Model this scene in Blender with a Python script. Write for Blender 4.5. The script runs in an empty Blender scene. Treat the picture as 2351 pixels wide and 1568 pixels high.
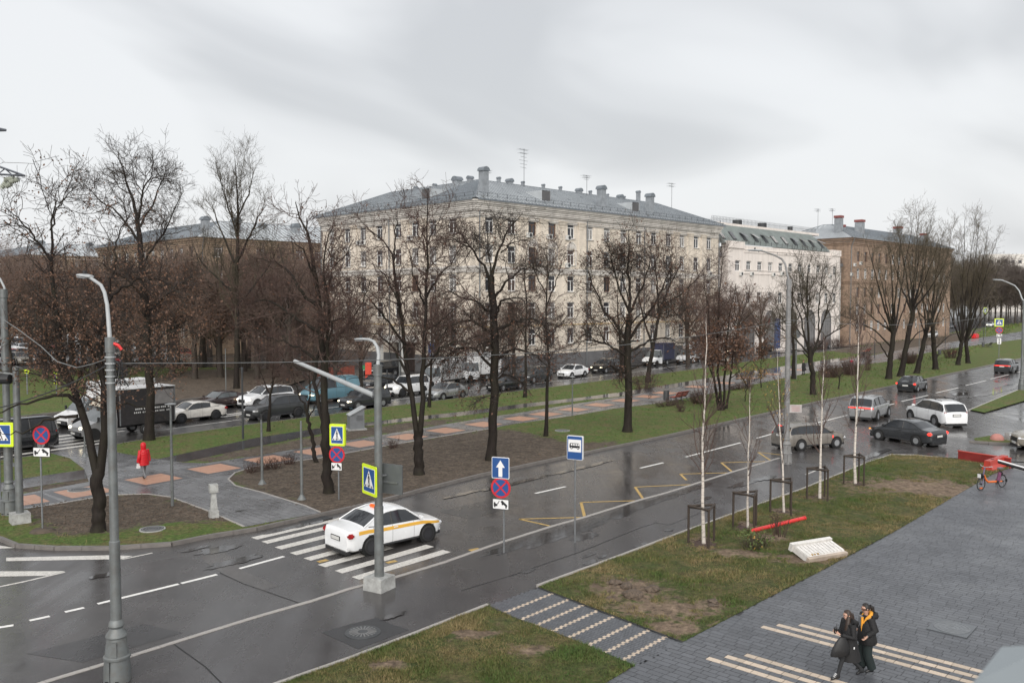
import bpy, bmesh, math, random
import numpy as np
from math import sin, cos, pi, radians, sqrt, atan2
from mathutils import Vector, Matrix
from mathutils.geometry import delaunay_2d_cdt
random.seed(7); RNG = np.random.default_rng(7)
SC = bpy.context.scene
COL = SC.collection
# ------------------------------------------------------------------ camera
CAM_H, FPX, PCX, PCY = 9.0, 1990.0, 1175.5, 784.0      # measured on the photograph (2351 px wide)
PITCH = math.atan((PCY - 687.7) / FPX)
cam_d = bpy.data.cameras.new('camera'); cam = bpy.data.objects.new('camera', cam_d); COL.objects.link(cam)
cam.location = (0, 0, CAM_H); cam.rotation_euler = (pi / 2 - PITCH, 0, 0)
cam_d.sensor_width = 36; cam_d.lens = 36 * FPX / 2351; cam_d.clip_end = 6000; cam_d.clip_start = 0.1
cam_d.dof.use_dof = True; cam_d.dof.focus_distance = 45; cam_d.dof.aperture_fstop = 5.0
SC.camera = cam
# ------------------------------------------------------------------ world: overcast sky
SUN_EL, SUN_AZ = radians(32), radians(182)             # behind the camera, hidden by cloud
wd = bpy.data.worlds.new("World"); SC.world = wd; wd.use_nodes = True
wn, wl = wd.node_tree.nodes, wd.node_tree.links
for n in list(wn): wn.remove(n)
def W_(t, **k):
    n = wn.new(t)
    for a, b in k.items(): setattr(n, a, b)
    return n
sky = W_('ShaderNodeTexSky', sky_type='NISHITA', sun_disc=False, sun_elevation=SUN_EL, sun_rotation=SUN_AZ, air_density=1.5, dust_density=4.0)
bg1 = W_('ShaderNodeBackground'); bg1.inputs['Strength'].default_value = 0.08
wl.new(sky.outputs[0], bg1.inputs['Color'])
tc = W_('ShaderNodeTexCoord'); sep = W_('ShaderNodeSeparateXYZ'); wl.new(tc.outputs['Generated'], sep.inputs[0])
zz = W_('ShaderNodeMath', operation='ADD'); zz.inputs[1].default_value = 0.32; wl.new(sep.outputs['Z'], zz.inputs[0])
zm = W_('ShaderNodeMath', operation='MAXIMUM'); zm.inputs[1].default_value = 0.1; wl.new(zz.outputs[0], zm.inputs[0])
dx = W_('ShaderNodeMath', operation='DIVIDE'); dy = W_('ShaderNodeMath', operation='DIVIDE')
wl.new(sep.outputs['X'], dx.inputs[0]); wl.new(zm.outputs[0], dx.inputs[1]); wl.new(sep.outputs['Y'], dy.inputs[0]); wl.new(zm.outputs[0], dy.inputs[1])
cmb = W_('ShaderNodeCombineXYZ'); wl.new(dx.outputs[0], cmb.inputs[0]); wl.new(dy.outputs[0], cmb.inputs[1]); cmb.inputs[2].default_value = 11.7
nz = W_('ShaderNodeTexNoise'); nz.inputs['Scale'].default_value = 1.15; nz.inputs['Detail'].default_value = 4; nz.inputs['Roughness'].default_value = 0.42; nz.inputs['Distortion'].default_value = 0.9
wl.new(cmb.outputs[0], nz.inputs['Vector'])
rp = W_('ShaderNodeValToRGB'); wl.new(nz.outputs['Fac'], rp.inputs[0])
rp.color_ramp.interpolation = 'EASE'
rp.color_ramp.elements[0].position = 0.34; rp.color_ramp.elements[0].color = (.59, .602, .625, 1)
rp.color_ramp.elements[1].position = 0.58; rp.color_ramp.elements[1].color = (.81, .822, .84, 1)
bg2 = W_('ShaderNodeBackground'); bg2.inputs["Strength"].default_value = 0.515
wl.new(rp.outputs[0], bg2.inputs['Color'])
mx = W_('ShaderNodeMixShader'); mx.inputs[0].default_value = 0.93
wl.new(bg1.outputs[0], mx.inputs[1]); wl.new(bg2.outputs[0], mx.inputs[2])
wo = W_('ShaderNodeOutputWorld'); wl.new(mx.outputs[0], wo.inputs[0])
# ------------------------------------------------------------------ sun behind cloud
sd = bpy.data.lights.new('sun', 'SUN'); so = bpy.data.objects.new('sun', sd); COL.objects.link(so)
sd.energy = 1.5; sd.angle = radians(70); sd.color = (1, .965, .92)
sdir = Vector((sin(SUN_AZ) * cos(SUN_EL), cos(SUN_AZ) * cos(SUN_EL), sin(SUN_EL)))
so.rotation_euler = sdir.to_track_quat('Z', 'Y').to_euler(); so.location = (-20, -30, 60)
vs = SC.view_settings; vs.view_transform = 'Standard'; vs.look = 'None'; vs.gamma = 1; vs.exposure = 1.1; vs.use_curve_mapping = False
SC.cycles.max_bounces = 6; SC.cycles.diffuse_bounces = 2; SC.cycles.glossy_bounces = 3; SC.cycles.transparent_max_bounces = 8
SC.cycles.use_denoising = True
# ------------------------------------------------------------------ measuring helpers: picture point -> place in the world
def ray(u, v):
    x, y = (u - PCX) / FPX, -(v - PCY) / FPX
    return Vector((x, cos(PITCH) + y * sin(PITCH), -sin(PITCH) + y * cos(PITCH)))
def G(u, v, z=0.0):
    d = ray(u, v); t = (z - CAM_H) / d.z
    return Vector((d.x * t, d.y * t, z))
def W(u, v, Y):
    d = ray(u, v); t = Y / d.y
    return Vector((d.x * t, Y, CAM_H + d.z * t))
# ------------------------------------------------------------------ materials
def _n(nt, t, **k):
    n = nt.nodes.new(t)
    for a, b in k.items(): setattr(n, a, b)
    return n
def new_mat(name):
    m = bpy.data.materials.new(name); m.use_nodes = True
    return m, m.node_tree, m.node_tree.nodes['Principled BSDF']
def noise(nt, scale, detail=4, rough=.6, co='Object', vec=None, dist=0):
    n = _n(nt, 'ShaderNodeTexNoise'); n.inputs['Scale'].default_value = scale; n.inputs['Detail'].default_value = detail
    n.inputs['Roughness'].default_value = rough; n.inputs['Distortion'].default_value = dist
    if vec is None: vec = _n(nt, 'ShaderNodeTexCoord').outputs[co]
    nt.links.new(vec, n.inputs['Vector']); return n
def ramp(nt, src, stops):
    r = _n(nt, 'ShaderNodeValToRGB'); e = r.color_ramp.elements
    while len(e) < len(stops): e.new(.5)
    for i, (p, c) in enumerate(stops):
        e[i].position = p; e[i].color = c if len(c) == 4 else (*c, 1)
    nt.links.new(src, r.inputs[0]); return r
def mixc(nt, fac, a, b, mode='MIX'):
    m = _n(nt, 'ShaderNodeMix', data_type='RGBA', blend_type=mode)
    for sock, v in ((m.inputs[0], fac), (m.inputs[6], a), (m.inputs[7], b)):
        if hasattr(v, 'is_output'): nt.links.new(v, sock)
        else: sock.default_value = v if not isinstance(v, tuple) or len(v) == 4 else (*v, 1)
    return m.outputs[2]
def mth(nt, op, a, b=0.0, clamp=False):
    m = _n(nt, 'ShaderNodeMath', operation=op); m.use_clamp = clamp
    for s, v in ((m.inputs[0], a), (m.inputs[1], b)):
        if hasattr(v, 'is_output'): nt.links.new(v, s)
        else: s.default_value = v
    return m.outputs[0]
def add_bump(nt, b, h, strength, dist=.02):
    bp = _n(nt, 'ShaderNodeBump'); bp.inputs['Strength'].default_value = strength; bp.inputs['Distance'].default_value = dist
    nt.links.new(h, bp.inputs['Height']); nt.links.new(bp.outputs[0], b.inputs['Normal'])
MATS = {}
def pm(name, c, rough=.6, metal=0., var=.18, vs=3., bump=0., bs=30., coat=0., emis=0., ecol=None, spec=.5, dirt=0.):
    """procedural paint-like material: colour varied by two noises, optional fine relief, dirt rising from below"""
    if name in MATS: return MATS[name]
    m, nt, b = new_mat(name)
    n1 = noise(nt, vs); c = tuple(c)
    lo = tuple(x * (1 - var) for x in c); hi = tuple(min(1, x * (1 + var)) for x in c)
    r = ramp(nt, n1.outputs['Fac'], [(.3, lo), (.7, hi)])
    out = r.outputs[0]
    if dirt > 0:
        n3 = noise(nt, vs * 2.3, 6, .7)
        d = ramp(nt, n3.outputs['Fac'], [(.45, (0, 0, 0)), (.75, (dirt, dirt, dirt))])
        out = mixc(nt, d.outputs[0], out, (.11, .095, .08))
    nt.links.new(out, b.inputs['Base Color'])
    rr = ramp(nt, n1.outputs['Fac'], [(.25, (rough * .85,) * 3), (.75, (min(1, rough * 1.15),) * 3)])
    nt.links.new(rr.outputs[0], b.inputs['Roughness'])
    b.inputs['Metallic'].default_value = metal; b.inputs['Specular IOR Level'].default_value = spec
    if coat: b.inputs['Coat Weight'].default_value = coat; b.inputs['Coat Roughness'].default_value = .05
    if bump:
        n2 = noise(nt, bs, 5, .65); add_bump(nt, b, n2.outputs['Fac'], bump)
    if emis:
        b.inputs['Emission Color'].default_value = (*(ecol or c), 1); b.inputs['Emission Strength'].default_value = emis
    MATS[name] = m; return m
# ------------------------------------------------------------------ mesh builder
class MB:
    def __init__(s): s.v = []; s.f = []; s.m = []; s.cur = 0
    def add(s, vs, fs, mi=None):
        o = len(s.v); s.v.extend([tuple(p) for p in vs]); s.f.extend([tuple(i + o for i in f) for f in fs])
        s.m.extend([s.cur if mi is None else mi] * len(fs)); return s
    def quad(s, a, b, c, d, mi=None): return s.add([a, b, c, d], [(0, 1, 2, 3)], mi)
    def box(s, c, d, rz=0., mat=None, mi=None, taper=1.):
        x, y, z = d[0] / 2, d[1] / 2, d[2] / 2
        pts = [(-x, -y, -z), (x, -y, -z), (x, y, -z), (-x, y, -z), (-x * taper, -y * taper, z), (x * taper, -y * taper, z), (x * taper, y * taper, z), (-x * taper, y * taper, z)]
        M = mat if mat is not None else Matrix.Translation(Vector(c)) @ Matrix.Rotation(rz, 4, 'Z')
        return s.add([M @ Vector(p) for p in pts], [(0, 3, 2, 1), (4, 5, 6, 7), (0, 1, 5, 4), (1, 2, 6, 5), (2, 3, 7, 6), (3, 0, 4, 7)], mi)
    def tube(s, pts, rad, n=6, cap=True, mi=None):
        pts = [Vector(p) for p in pts]; k = len(pts)
        rad = [rad] * k if not hasattr(rad, '__len__') else rad
        vs = []; prev = None
        for i, p in enumerate(pts):
            t = (pts[min(i + 1, k - 1)] - pts[max(i - 1, 0)]).normalized()
            if prev is None:
                a = Vector((0, 0, 1)) if abs(t.z) < .9 else Vector((1, 0, 0)); u = t.cross(a).normalized()
            else: u = (prev - t * prev.dot(t)).normalized()
            prev = u; w = t.cross(u)
            vs += [p + (u * cos(2 * pi * j / n) + w * sin(2 * pi * j / n)) * rad[i] for j in range(n)]
        fs = [(i * n + j, i * n + (j + 1) % n, (i + 1) * n + (j + 1) % n, (i + 1) * n + j) for i in range(k - 1) for j in range(n)]
        if cap: fs += [tuple(range(n - 1, -1, -1)), tuple(range((k - 1) * n, k * n))]
        return s.add(vs, fs, mi)
    def lathe(s, prof, c=(0, 0, 0), n=16, mi=None, axis='Z', cap=True):
        vs = []; c = Vector(c)
        for r, z in prof:
            for j in range(n):
                a = 2 * pi * j / n; x, y = r * cos(a), r * sin(a)
                vs.append(c + (Vector((x, y, z)) if axis == 'Z' else Vector((x, z, y)) if axis == 'Y' else Vector((z, x, y))))
        k = len(prof)
        fs = [(i * n + j, i * n + (j + 1) % n, (i + 1) * n + (j + 1) % n, (i + 1) * n + j) for i in range(k - 1) for j in range(n)]
        if cap: fs += [tuple(range(n - 1, -1, -1)), tuple(range((k - 1) * n, k * n))]
        return s.add(vs, fs, mi)
    def prism(s, poly, h, M=None, mi=None):
        """poly: 2-D outline in local XZ, thickness h along -Y..0 ; M places it"""
        M = M or Matrix(); n = len(poly)
        vs = [M @ Vector((x, 0, z)) for x, z in poly] + [M @ Vector((x, h, z)) for x, z in poly]
        return s.add(vs, [tuple(range(n)), tuple(range(2 * n - 1, n - 1, -1))] + [(i + n, (i + 1) % n + n, (i + 1) % n, i) for i in range(n)], mi)
    def mesh(s, name, mats, smooth=None):
        me = bpy.data.meshes.new(name); me.from_pydata(s.v, [], s.f)
        for m in (mats if isinstance(mats, (list, tuple)) else [mats]): me.materials.append(m)
        if any(s.m): me.polygons.foreach_set('material_index', s.m)
        if smooth is not None:
            me.polygons.foreach_set('use_smooth', [True] * len(me.polygons)); me.set_sharp_from_angle(angle=radians(smooth))
        me.update(); return me
    def obj(s, name, mats, parent=None, smooth=None, **kw):
        return link(name, s.mesh(name, mats, smooth), parent, **kw)
def link(name, data, parent=None, loc=None, rz=None, label=None, cat=None, group=None, kind=None, M=None):
    o = bpy.data.objects.new(name, data); COL.objects.link(o)
    if parent is not None: o.parent = parent
    if M is not None: o.matrix_local = M
    if loc is not None: o.location = loc
    if rz is not None: o.rotation_euler = (0, 0, rz)
    if label: o['label'] = label
    if cat: o['category'] = cat
    if group: o['group'] = group
    if kind: o['kind'] = kind
    return o
def thing(name, label, cat, loc=(0, 0, 0), rz=0., group=None): return link(name, None, None, loc, rz, label, cat, group)
def copy_tree(o, parent=None):
    c = o.copy(); COL.objects.link(c)
    if parent is not None: c.parent = parent
    for ch in o.children: copy_tree(ch, c)
    return c
def np_mesh(name, verts, faces_flat, nper, mats, smooth=False, attr=None):
    """fast mesh: verts (N,3), faces (M,nper)"""
    me = bpy.data.meshes.new(name); V = np.asarray(verts, np.float32); F = np.asarray(faces_flat, np.int32).reshape(-1, nper)
    me.vertices.add(len(V)); me.vertices.foreach_set('co', V.ravel())
    me.loops.add(F.size); me.loops.foreach_set('vertex_index', F.ravel())
    me.polygons.add(len(F)); me.polygons.foreach_set('loop_start', np.arange(0, F.size, nper, dtype=np.int32))
    me.polygons.foreach_set('use_smooth', np.full(len(F), bool(smooth)))
    for m in (mats if isinstance(mats, (list, tuple)) else [mats]): me.materials.append(m)
    if attr is not None:
        a = me.attributes.new('tint', 'FLOAT', 'POINT'); a.data.foreach_set('value', np.asarray(attr, np.float32))
    me.update(calc_edges=True); me.validate(); return me
def sheet(name, poly, z, mat, res=None, bumpy=0., tint=None, **kw):
    """flat ground sheet from a world-XY outline, optionally gridded and given a 'tint' point attribute by tint(x, y)"""
    pts = [Vector((p[0], p[1])) for p in poly]; n = len(pts)
    extra = []
    if res:
        P = np.array([(p.x, p.y) for p in pts]); x0, y0 = P.min(0); x1, y1 = P.max(0)
        gx, gy = np.meshgrid(np.arange(x0, x1, res), np.arange(y0, y1, res)); g = np.c_[gx.ravel(), gy.ravel()]
        g = g + RNG.uniform(-.25, .25, g.shape) * res; g = g[inside(P, g)]
        extra = [Vector(q) for q in g]
    vs, es, fs, *_ = delaunay_2d_cdt(pts + extra, [(i, (i + 1) % n) for i in range(n)], [], 1, 1e-4)
    fs = [f if (vs[f[1]] - vs[f[0]]).cross(vs[f[2]] - vs[f[0]]) > 0 else f[::-1] for f in fs]
    me = bpy.data.meshes.new(name)
    me.from_pydata([(p.x, p.y, z + (random.uniform(0, bumpy) if i >= n else 0)) for i, p in enumerate(vs)], [], fs)
    me.materials.append(mat)
    if tint is not None:
        a = me.attributes.new('tint', 'FLOAT', 'POINT'); a.data.foreach_set('value', np.array([tint(p.x, p.y) for p in vs], np.float32))
    me.update(); kw.setdefault('kind', 'structure')
    return link(name, me, None, **kw)
def inside(P, q):
    """points q (N,2) inside polygon P (M,2)"""
    P = np.asarray(P, float); q = np.asarray(q, float); r = np.zeros(len(q), bool); j = len(P) - 1
    for i in range(len(P)):
        xi, yi = P[i]; xj, yj = P[j]
        if yi != yj:
            c = ((yi > q[:, 1]) != (yj > q[:, 1])) & (q[:, 0] < (xj - xi) * (q[:, 1] - yi) / (yj - yi) + xi); r ^= c
        j = i
    return r
def px(pts, z=0.): return [G(u, v, z) for u, v in pts]
# ================================================================== GROUND
def vnoise(x, y, s, seed=0):
    """smooth 2-D value noise in 0..1"""
    x = np.asarray(x) / s + seed * 17.3; y = np.asarray(y) / s + seed * 9.1
    xi, yi = np.floor(x).astype(np.int64), np.floor(y).astype(np.int64); fx, fy = x - xi, y - yi
    fx, fy = fx * fx * (3 - 2 * fx), fy * fy * (3 - 2 * fy)
    h = lambda a, b: (np.sin(a * 127.1 + b * 311.7 + seed * 74.7) * 43758.5453) % 1.0
    return (h(xi, yi) * (1 - fx) + h(xi + 1, yi) * fx) * (1 - fy) + (h(xi, yi + 1) * (1 - fx) + h(xi + 1, yi + 1) * fx) * fy
def wet_asphalt(name, base, wet=.5, r0=.16, r1=.5, tone=.25):
    m, nt, b = new_mat(name)
    co = _n(nt, 'ShaderNodeTexCoord').outputs['Object']
    big = noise(nt, .11, 4, .55, vec=co, dist=.6); mid = noise(nt, .9, 5, .65, vec=co); fine = noise(nt, 45, 3, .7, vec=co)
    lo = tuple(x * (1 - tone) for x in base); hi = tuple(x * (1 + tone) for x in base)
    c1 = ramp(nt, mid.outputs['Fac'], [(.3, lo), (.7, hi)])
    sp = ramp(nt, fine.outputs['Fac'], [(.35, (.6,) * 3), (.7, (1.35,) * 3)])
    nt.links.new(mixc(nt, 1.0, c1.outputs[0], sp.outputs[0], 'MULTIPLY'), b.inputs['Base Color'])
    mp = _n(nt, 'ShaderNodeMapping'); mp.inputs['Rotation'].default_value[2] = radians(41.7); mp.inputs['Scale'].default_value = (1.1, .05, 1); nt.links.new(co, mp.inputs['Vector'])
    trk = noise(nt, 1., 4, .6, vec=mp.outputs[0])                         # worn tracks along the street
    s = mth(nt, 'ADD', mth(nt, 'ADD', mth(nt, 'MULTIPLY', big.outputs['Fac'], .5), mth(nt, 'MULTIPLY', mid.outputs['Fac'], .2)), mth(nt, 'MULTIPLY', trk.outputs['Fac'], .3))
    rr = ramp(nt, s, [(wet - .12, (r0,) * 3), (wet + .12, (r1,) * 3)])
    nt.links.new(rr.outputs[0], b.inputs['Roughness']); b.inputs['Specular IOR Level'].default_value = .75
    bs = ramp(nt, s, [(wet - .12, (.05,) * 3), (wet + .12, (.35,) * 3)])
    bp = _n(nt, 'ShaderNodeBump'); bp.inputs['Distance'].default_value = .006
    nt.links.new(bs.outputs[0], bp.inputs['Strength']); nt.links.new(fine.outputs['Fac'], bp.inputs['Height']); nt.links.new(bp.outputs[0], b.inputs['Normal'])
    return m
M_ROAD = wet_asphalt('wet asphalt', (.066, .062, .061), .52, .1, .42)
M_ROAD2 = wet_asphalt('far asphalt', (.05, .048, .048), .52, .16, .42)
M_WALK = wet_asphalt('pavement asphalt', (.054, .05, .05), .52, .13, .42, .15)
M_PATCH = wet_asphalt('asphalt patch', (.03, .03, .032), .4, .35, .6, .2)
M_PATH = wet_asphalt('path asphalt', (.07, .07, .075), .6, .07, .3, .15)
M_WATER = pm('puddle water', (.06, .057, .056), .07, var=.25, vs=1.2, bump=.02, bs=5, spec=1.)
M_WHITE = pm('white road paint', (.62, .6, .56), .45, var=.22, vs=9, dirt=.6)
M_LINE = pm('fresh white road paint', (.78, .77, .74), .45, var=.08, vs=4, dirt=.25)
M_YEL = pm('yellow road paint', (.5, .33, .1), .5, var=.25, vs=8, dirt=.75)
M_KERB = pm('wet concrete kerb', (.15, .138, .13), .45, var=.25, vs=2, bump=.15, bs=60, dirt=.35)
M_KERBW = pm('pale kerb', (.36, .34, .32), .5, var=.2, vs=2, bump=.1, bs=60, dirt=.3)
M_CONC = pm('grey concrete', (.36, .365, .355), .7, var=.25, vs=4, bump=.25, bs=40, dirt=.6)
M_SOIL = pm('bare soil', (.075, .058, .043), .95, var=.5, vs=1.6, bump=.9, bs=9, dirt=0)
def ground_mat(name, green, dry, soil, bs=22):
    """grass sheet: 'tint' 1 = turf, 0 = bare soil, with ragged borders"""
    m, nt, b = new_mat(name)
    at = _n(nt, 'ShaderNodeAttribute', attribute_name='tint'); co = _n(nt, 'ShaderNodeTexCoord').outputs['Object']
    n1 = noise(nt, .55, 6, .7, vec=co); n2 = noise(nt, 7, 6, .7, vec=co); n3 = noise(nt, 2.2, 5, .65, vec=co)
    e = mth(nt, 'ADD', at.outputs['Fac'], mth(nt, 'MULTIPLY', mth(nt, 'SUBTRACT', n3.outputs['Fac'], .5), 2.0))
    k = ramp(nt, e, [(.36, (0, 0, 0)), (.66, (1, 1, 1))])
    g = ramp(nt, mth(nt, 'ADD', mth(nt, 'MULTIPLY', n1.outputs['Fac'], .6), mth(nt, 'MULTIPLY', n3.outputs['Fac'], .4)), [(.38, dry), (.56, green)])
    s = ramp(nt, n3.outputs['Fac'], [(.3, tuple(x * .6 for x in soil)), (.72, tuple(x * 1.5 for x in soil))])
    c = mixc(nt, k.outputs[0], s.outputs[0], g.outputs[0])
    sp = ramp(nt, n2.outputs['Fac'], [(.3, (.35,) * 3), (.7, (1.55,) * 3)])
    nt.links.new(mixc(nt, 1., c, sp.outputs[0], 'MULTIPLY'), b.inputs['Base Color']); b.inputs['Roughness'].default_value = .92
    b.inputs['Specular IOR Level'].default_value = .25
    nb = noise(nt, bs, 6, .75, vec=co); add_bump(nt, b, nb.outputs['Fac'], .9, .05); return m
M_PARK = ground_mat('park turf and soil', (.08, .125, .028), (.135, .115, .05), (.105, .083, .064))
M_LAWN = ground_mat('dull lawn', (.06, .075, .024), (.12, .098, .046), (.19, .14, .1))
# --- base and carriageways
sheet('ground', [(-1500, -60), (1500, -60), (1500, 2600), (-1500, 2600)], -.03, M_ROAD2)
KERB_N = [(-420, 1120), (-300, 1170), (-120, 1216), (0, 1233), (39, 1249), (127, 1254.7), (253, 1254.7), (394, 1245), (478, 1228), (588, 1211), (650, 1197), (734, 1179), (860, 1151), (975, 1120), (1100, 1089), (1250, 1057), (1400, 1026), (1530, 999), (1700, 961), (1866, 924), (2036, 888), (2150, 864), (2281, 836), (2351, 821), (2480, 796), (2700, 760)]
FLUSH = [(-350, 1735), (-100, 1640), (104, 1566), (301, 1506.6), (430, 1466), (588, 1417), (717, 1380), (810, 1350), (884, 1333), (1021, 1291), (1137, 1250), (1266, 1209), (1343, 1187.5), (1466, 1149), (1531, 1131.5), (1681, 1084), (1789, 1052)]
LAWN1 = [(500, 1626), (658, 1567), (802, 1516.5), (945, 1461.6), (1120, 1392.6), (1176, 1419), (1300, 1466), (1457, 1532), (1300, 1625), (1000, 1800), (500, 1800)]
LAWN2 = [(1233.5, 1349), (1314, 1319.4), (1426, 1278.6), (1570, 1223.7), (1764, 1153), (1839, 1126.5), (1936, 1087), (1989, 1065), (2047, 1046), (2100, 1047), (2154, 1052), (2201, 1056), (2330, 1068), (2315, 1077), (2278, 1091), (2238, 1114.6), (2199, 1137), (2059, 1219.5), (1876, 1318), (1764, 1375), (1567, 1477)]
FAR_N = [(-420, 1123), (0, 1056), (117, 1040), (267, 1019), (357, 1003.5), (588, 972), (758, 951), (898, 932), (1263, 888.5), (1426, 868.5), (1600, 847), (1763, 823), (1903, 806), (2097, 777), (2163, 767), (2260, 753), (2351, 742), (2600, 722)]
road_w = px(KERB_N) + [G(2900, 800), G(2900, 1000), G(2351, 1060)] + [G(2100, 1046), G(1950, 1060), G(1860, 1030)] + px(FLUSH[::-1])
sheet('road', road_w, 0, M_ROAD)
far_far = [(-420, 1010), (52, 956), (410, 920), (640, 893), (850, 862), (1100, 838), (1300, 818), (1500, 795), (1700, 775), (1900, 757), (2100, 741), (2351, 724), (2600, 712)]
sheet('far_road', px(FAR_N) + px(far_far[::-1]), 0, M_ROAD2)
pav = px(FLUSH, .004) + px([(1860, 1030), (1950, 1060), (2047, 1046), (1989, 1065), (1936, 1087), (1839, 1126.5), (1764, 1153), (1570, 1223.7), (1426, 1278.6), (1233.5, 1349), (1120, 1392.6), (945, 1461.6), (802, 1516.5), (658, 1567), (420, 1655)], .004)
sheet('pavement', pav, .012, M_WALK)
# --- the park strip between the two roads
PZ = .12
park = px(KERB_N, PZ) + px(FAR_N[::-1], PZ)
def near_poly(poly, soft):
    P = np.array([(q.x, q.y) for q in poly])
    def f(x, y):
        if inside(P, [(x, y)])[0]: return 1.
        A, B = P, np.roll(P, -1, 0); d = B - A; t = np.clip(((np.array([x, y]) - A) * d).sum(1) / np.maximum((d * d).sum(1), 1e-9), 0, 1)
        return max(0., 1 - np.sqrt((((A + d * t[:, None]) - (x, y)) ** 2).sum(1)).min() / soft)
    return f
SOIL_PX = [[(60, 1160), (250, 1136), (390, 1141), (480, 1172), (540, 1200), (460, 1192), (330, 1200), (255, 1218), (165, 1226), (120, 1210), (80, 1180)],
           [(524, 1100), (600, 1070), (800, 1040), (1000, 1006), (1140, 985), (1230, 1000), (1290, 1020), (1420, 1015), (1300, 1044), (1100, 1089), (860, 1151), (734, 1178), (600, 1132)],
           [(430, 1061), (590, 1030), (740, 1002), (950, 970), (1050, 962), (1010, 972), (800, 1008), (590, 1044)],
           [(40, 1130), (205, 1100), (205, 1106), (40, 1135)], [(1905, 806), (2100, 778), (2260, 755), (2200, 785), (1990, 815)]]
soil_f = [near_poly(px(p, PZ), .8) for p in SOIL_PX]
park_tint = lambda x, y: 1 - max(f(x, y) for f in soil_f)
sheet('park_ground', park, PZ, M_PARK, res=1.3, bumpy=.0, tint=park_tint)
# --- walkways on the strip
def slab_mat(name, c, w, h, joint, mort=.012, rot=0., rough=.3):
    m, nt, b = new_mat(name)
    mp = _n(nt, 'ShaderNodeMapping'); mp.inputs['Rotation'].default_value[2] = rot
    nt.links.new(_n(nt, 'ShaderNodeTexCoord').outputs['Object'], mp.inputs['Vector'])
    br = _n(nt, 'ShaderNodeTexBrick'); nt.links.new(mp.outputs[0], br.inputs['Vector']); br.inputs['Scale'].default_value = 1
    br.inputs['Brick Width'].default_value = w; br.inputs['Row Height'].default_value = h; br.inputs['Mortar Size'].default_value = mort
    br.inputs['Color1'].default_value = (*[x * .86 for x in c], 1); br.inputs['Color2'].default_value = (*[x * 1.14 for x in c], 1); br.inputs['Mortar'].default_value = (*joint, 1)
    n1 = noise(nt, .5, 5, .6); sp = ramp(nt, n1.outputs['Fac'], [(.3, (.7,) * 3), (.7, (1.25,) * 3)])
    nt.links.new(mixc(nt, 1., br.outputs['Color'], sp.outputs[0], 'MULTIPLY'), b.inputs['Base Color'])
    rr = ramp(nt, n1.outputs['Fac'], [(.35, (rough * .45,) * 3), (.65, (rough * 1.3,) * 3)]); nt.links.new(rr.outputs[0], b.inputs['Roughness'])
    iv = mth(nt, 'SUBTRACT', 1., br.outputs['Fac']); add_bump(nt, b, iv, .5, .01); return m
AZ = radians(41.7); ALONG = Vector((sin(AZ), cos(AZ), 0)); ACROSS = Vector((cos(AZ), -sin(AZ), 0))   # along / across the street
M_SLAB = slab_mat('grey paving slabs', (.15, .15, .155), .5, .3, (.05, .05, .05), rot=AZ)
UP = [(0, 1142), (56, 1133), (204, 1106), (350, 1082), (588, 1046), (795, 1012), (950, 986), (1125, 957), (1176, 950), (1371, 919), (1463, 905), (1551, 889), (1764, 858), (1913, 832), (1996, 817), (2100, 797), (2188, 785), (2351, 760), (2600, 735)]
LO = [(0, 1177), (112, 1160), (253, 1136), (400, 1108), (588, 1072), (738, 1051), (880, 1025), (975, 1008.6), (1138, 982), (1176, 974), (1313, 955), (1408, 938.5), (1518, 925), (1640, 902), (1808, 866), (1903, 847), (2033, 831), (2113, 813), (2188, 800), (2351, 778), (2600, 750)]
walkway = sheet('walkway', px([(-350, 1205)] + UP, PZ) + px(LO[::-1] + [(-350, 1240)], PZ), PZ + .008, M_SLAB)
CROSS = [(117, 1041), (267, 1020), (266, 1038), (350, 1053), (425, 1062), (590, 1068), (540, 1085), (524, 1100), (540, 1115), (600, 1130), (700, 1162), (735, 1177), (560, 1210), (478, 1173), (391, 1141), (338, 1134), (253, 1136), (204, 1106), (194, 1078), (160, 1052)]
sheet('cross_path', px(CROSS, PZ), PZ + .012, M_SLAB)
sheet('narrow_path', px([(-300, 1155), (0, 1108), (54, 1098), (194, 1078)], PZ) + px([(201, 1098), (0, 1129), (-300, 1177)], PZ), PZ + .004, M_PATH)
sheet('narrow_path', px([(350, 1056), (382, 1049.8), (588, 1005), (738, 982), (833, 971), (948, 957), (1058, 945.5), (1200, 927), (1338, 912), (1413, 902), (1501, 888.5), (1600, 872), (1764, 846), (1900, 826), (1996, 813)], PZ) + px([(1996, 818), (1764, 859), (1551, 893), (1413, 911), (1338, 919), (1200, 936), (1058, 954.8), (948, 966), (833, 978.6), (738, 996), (588, 1025), (425, 1060)], PZ), PZ + .004, M_PATH)
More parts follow.
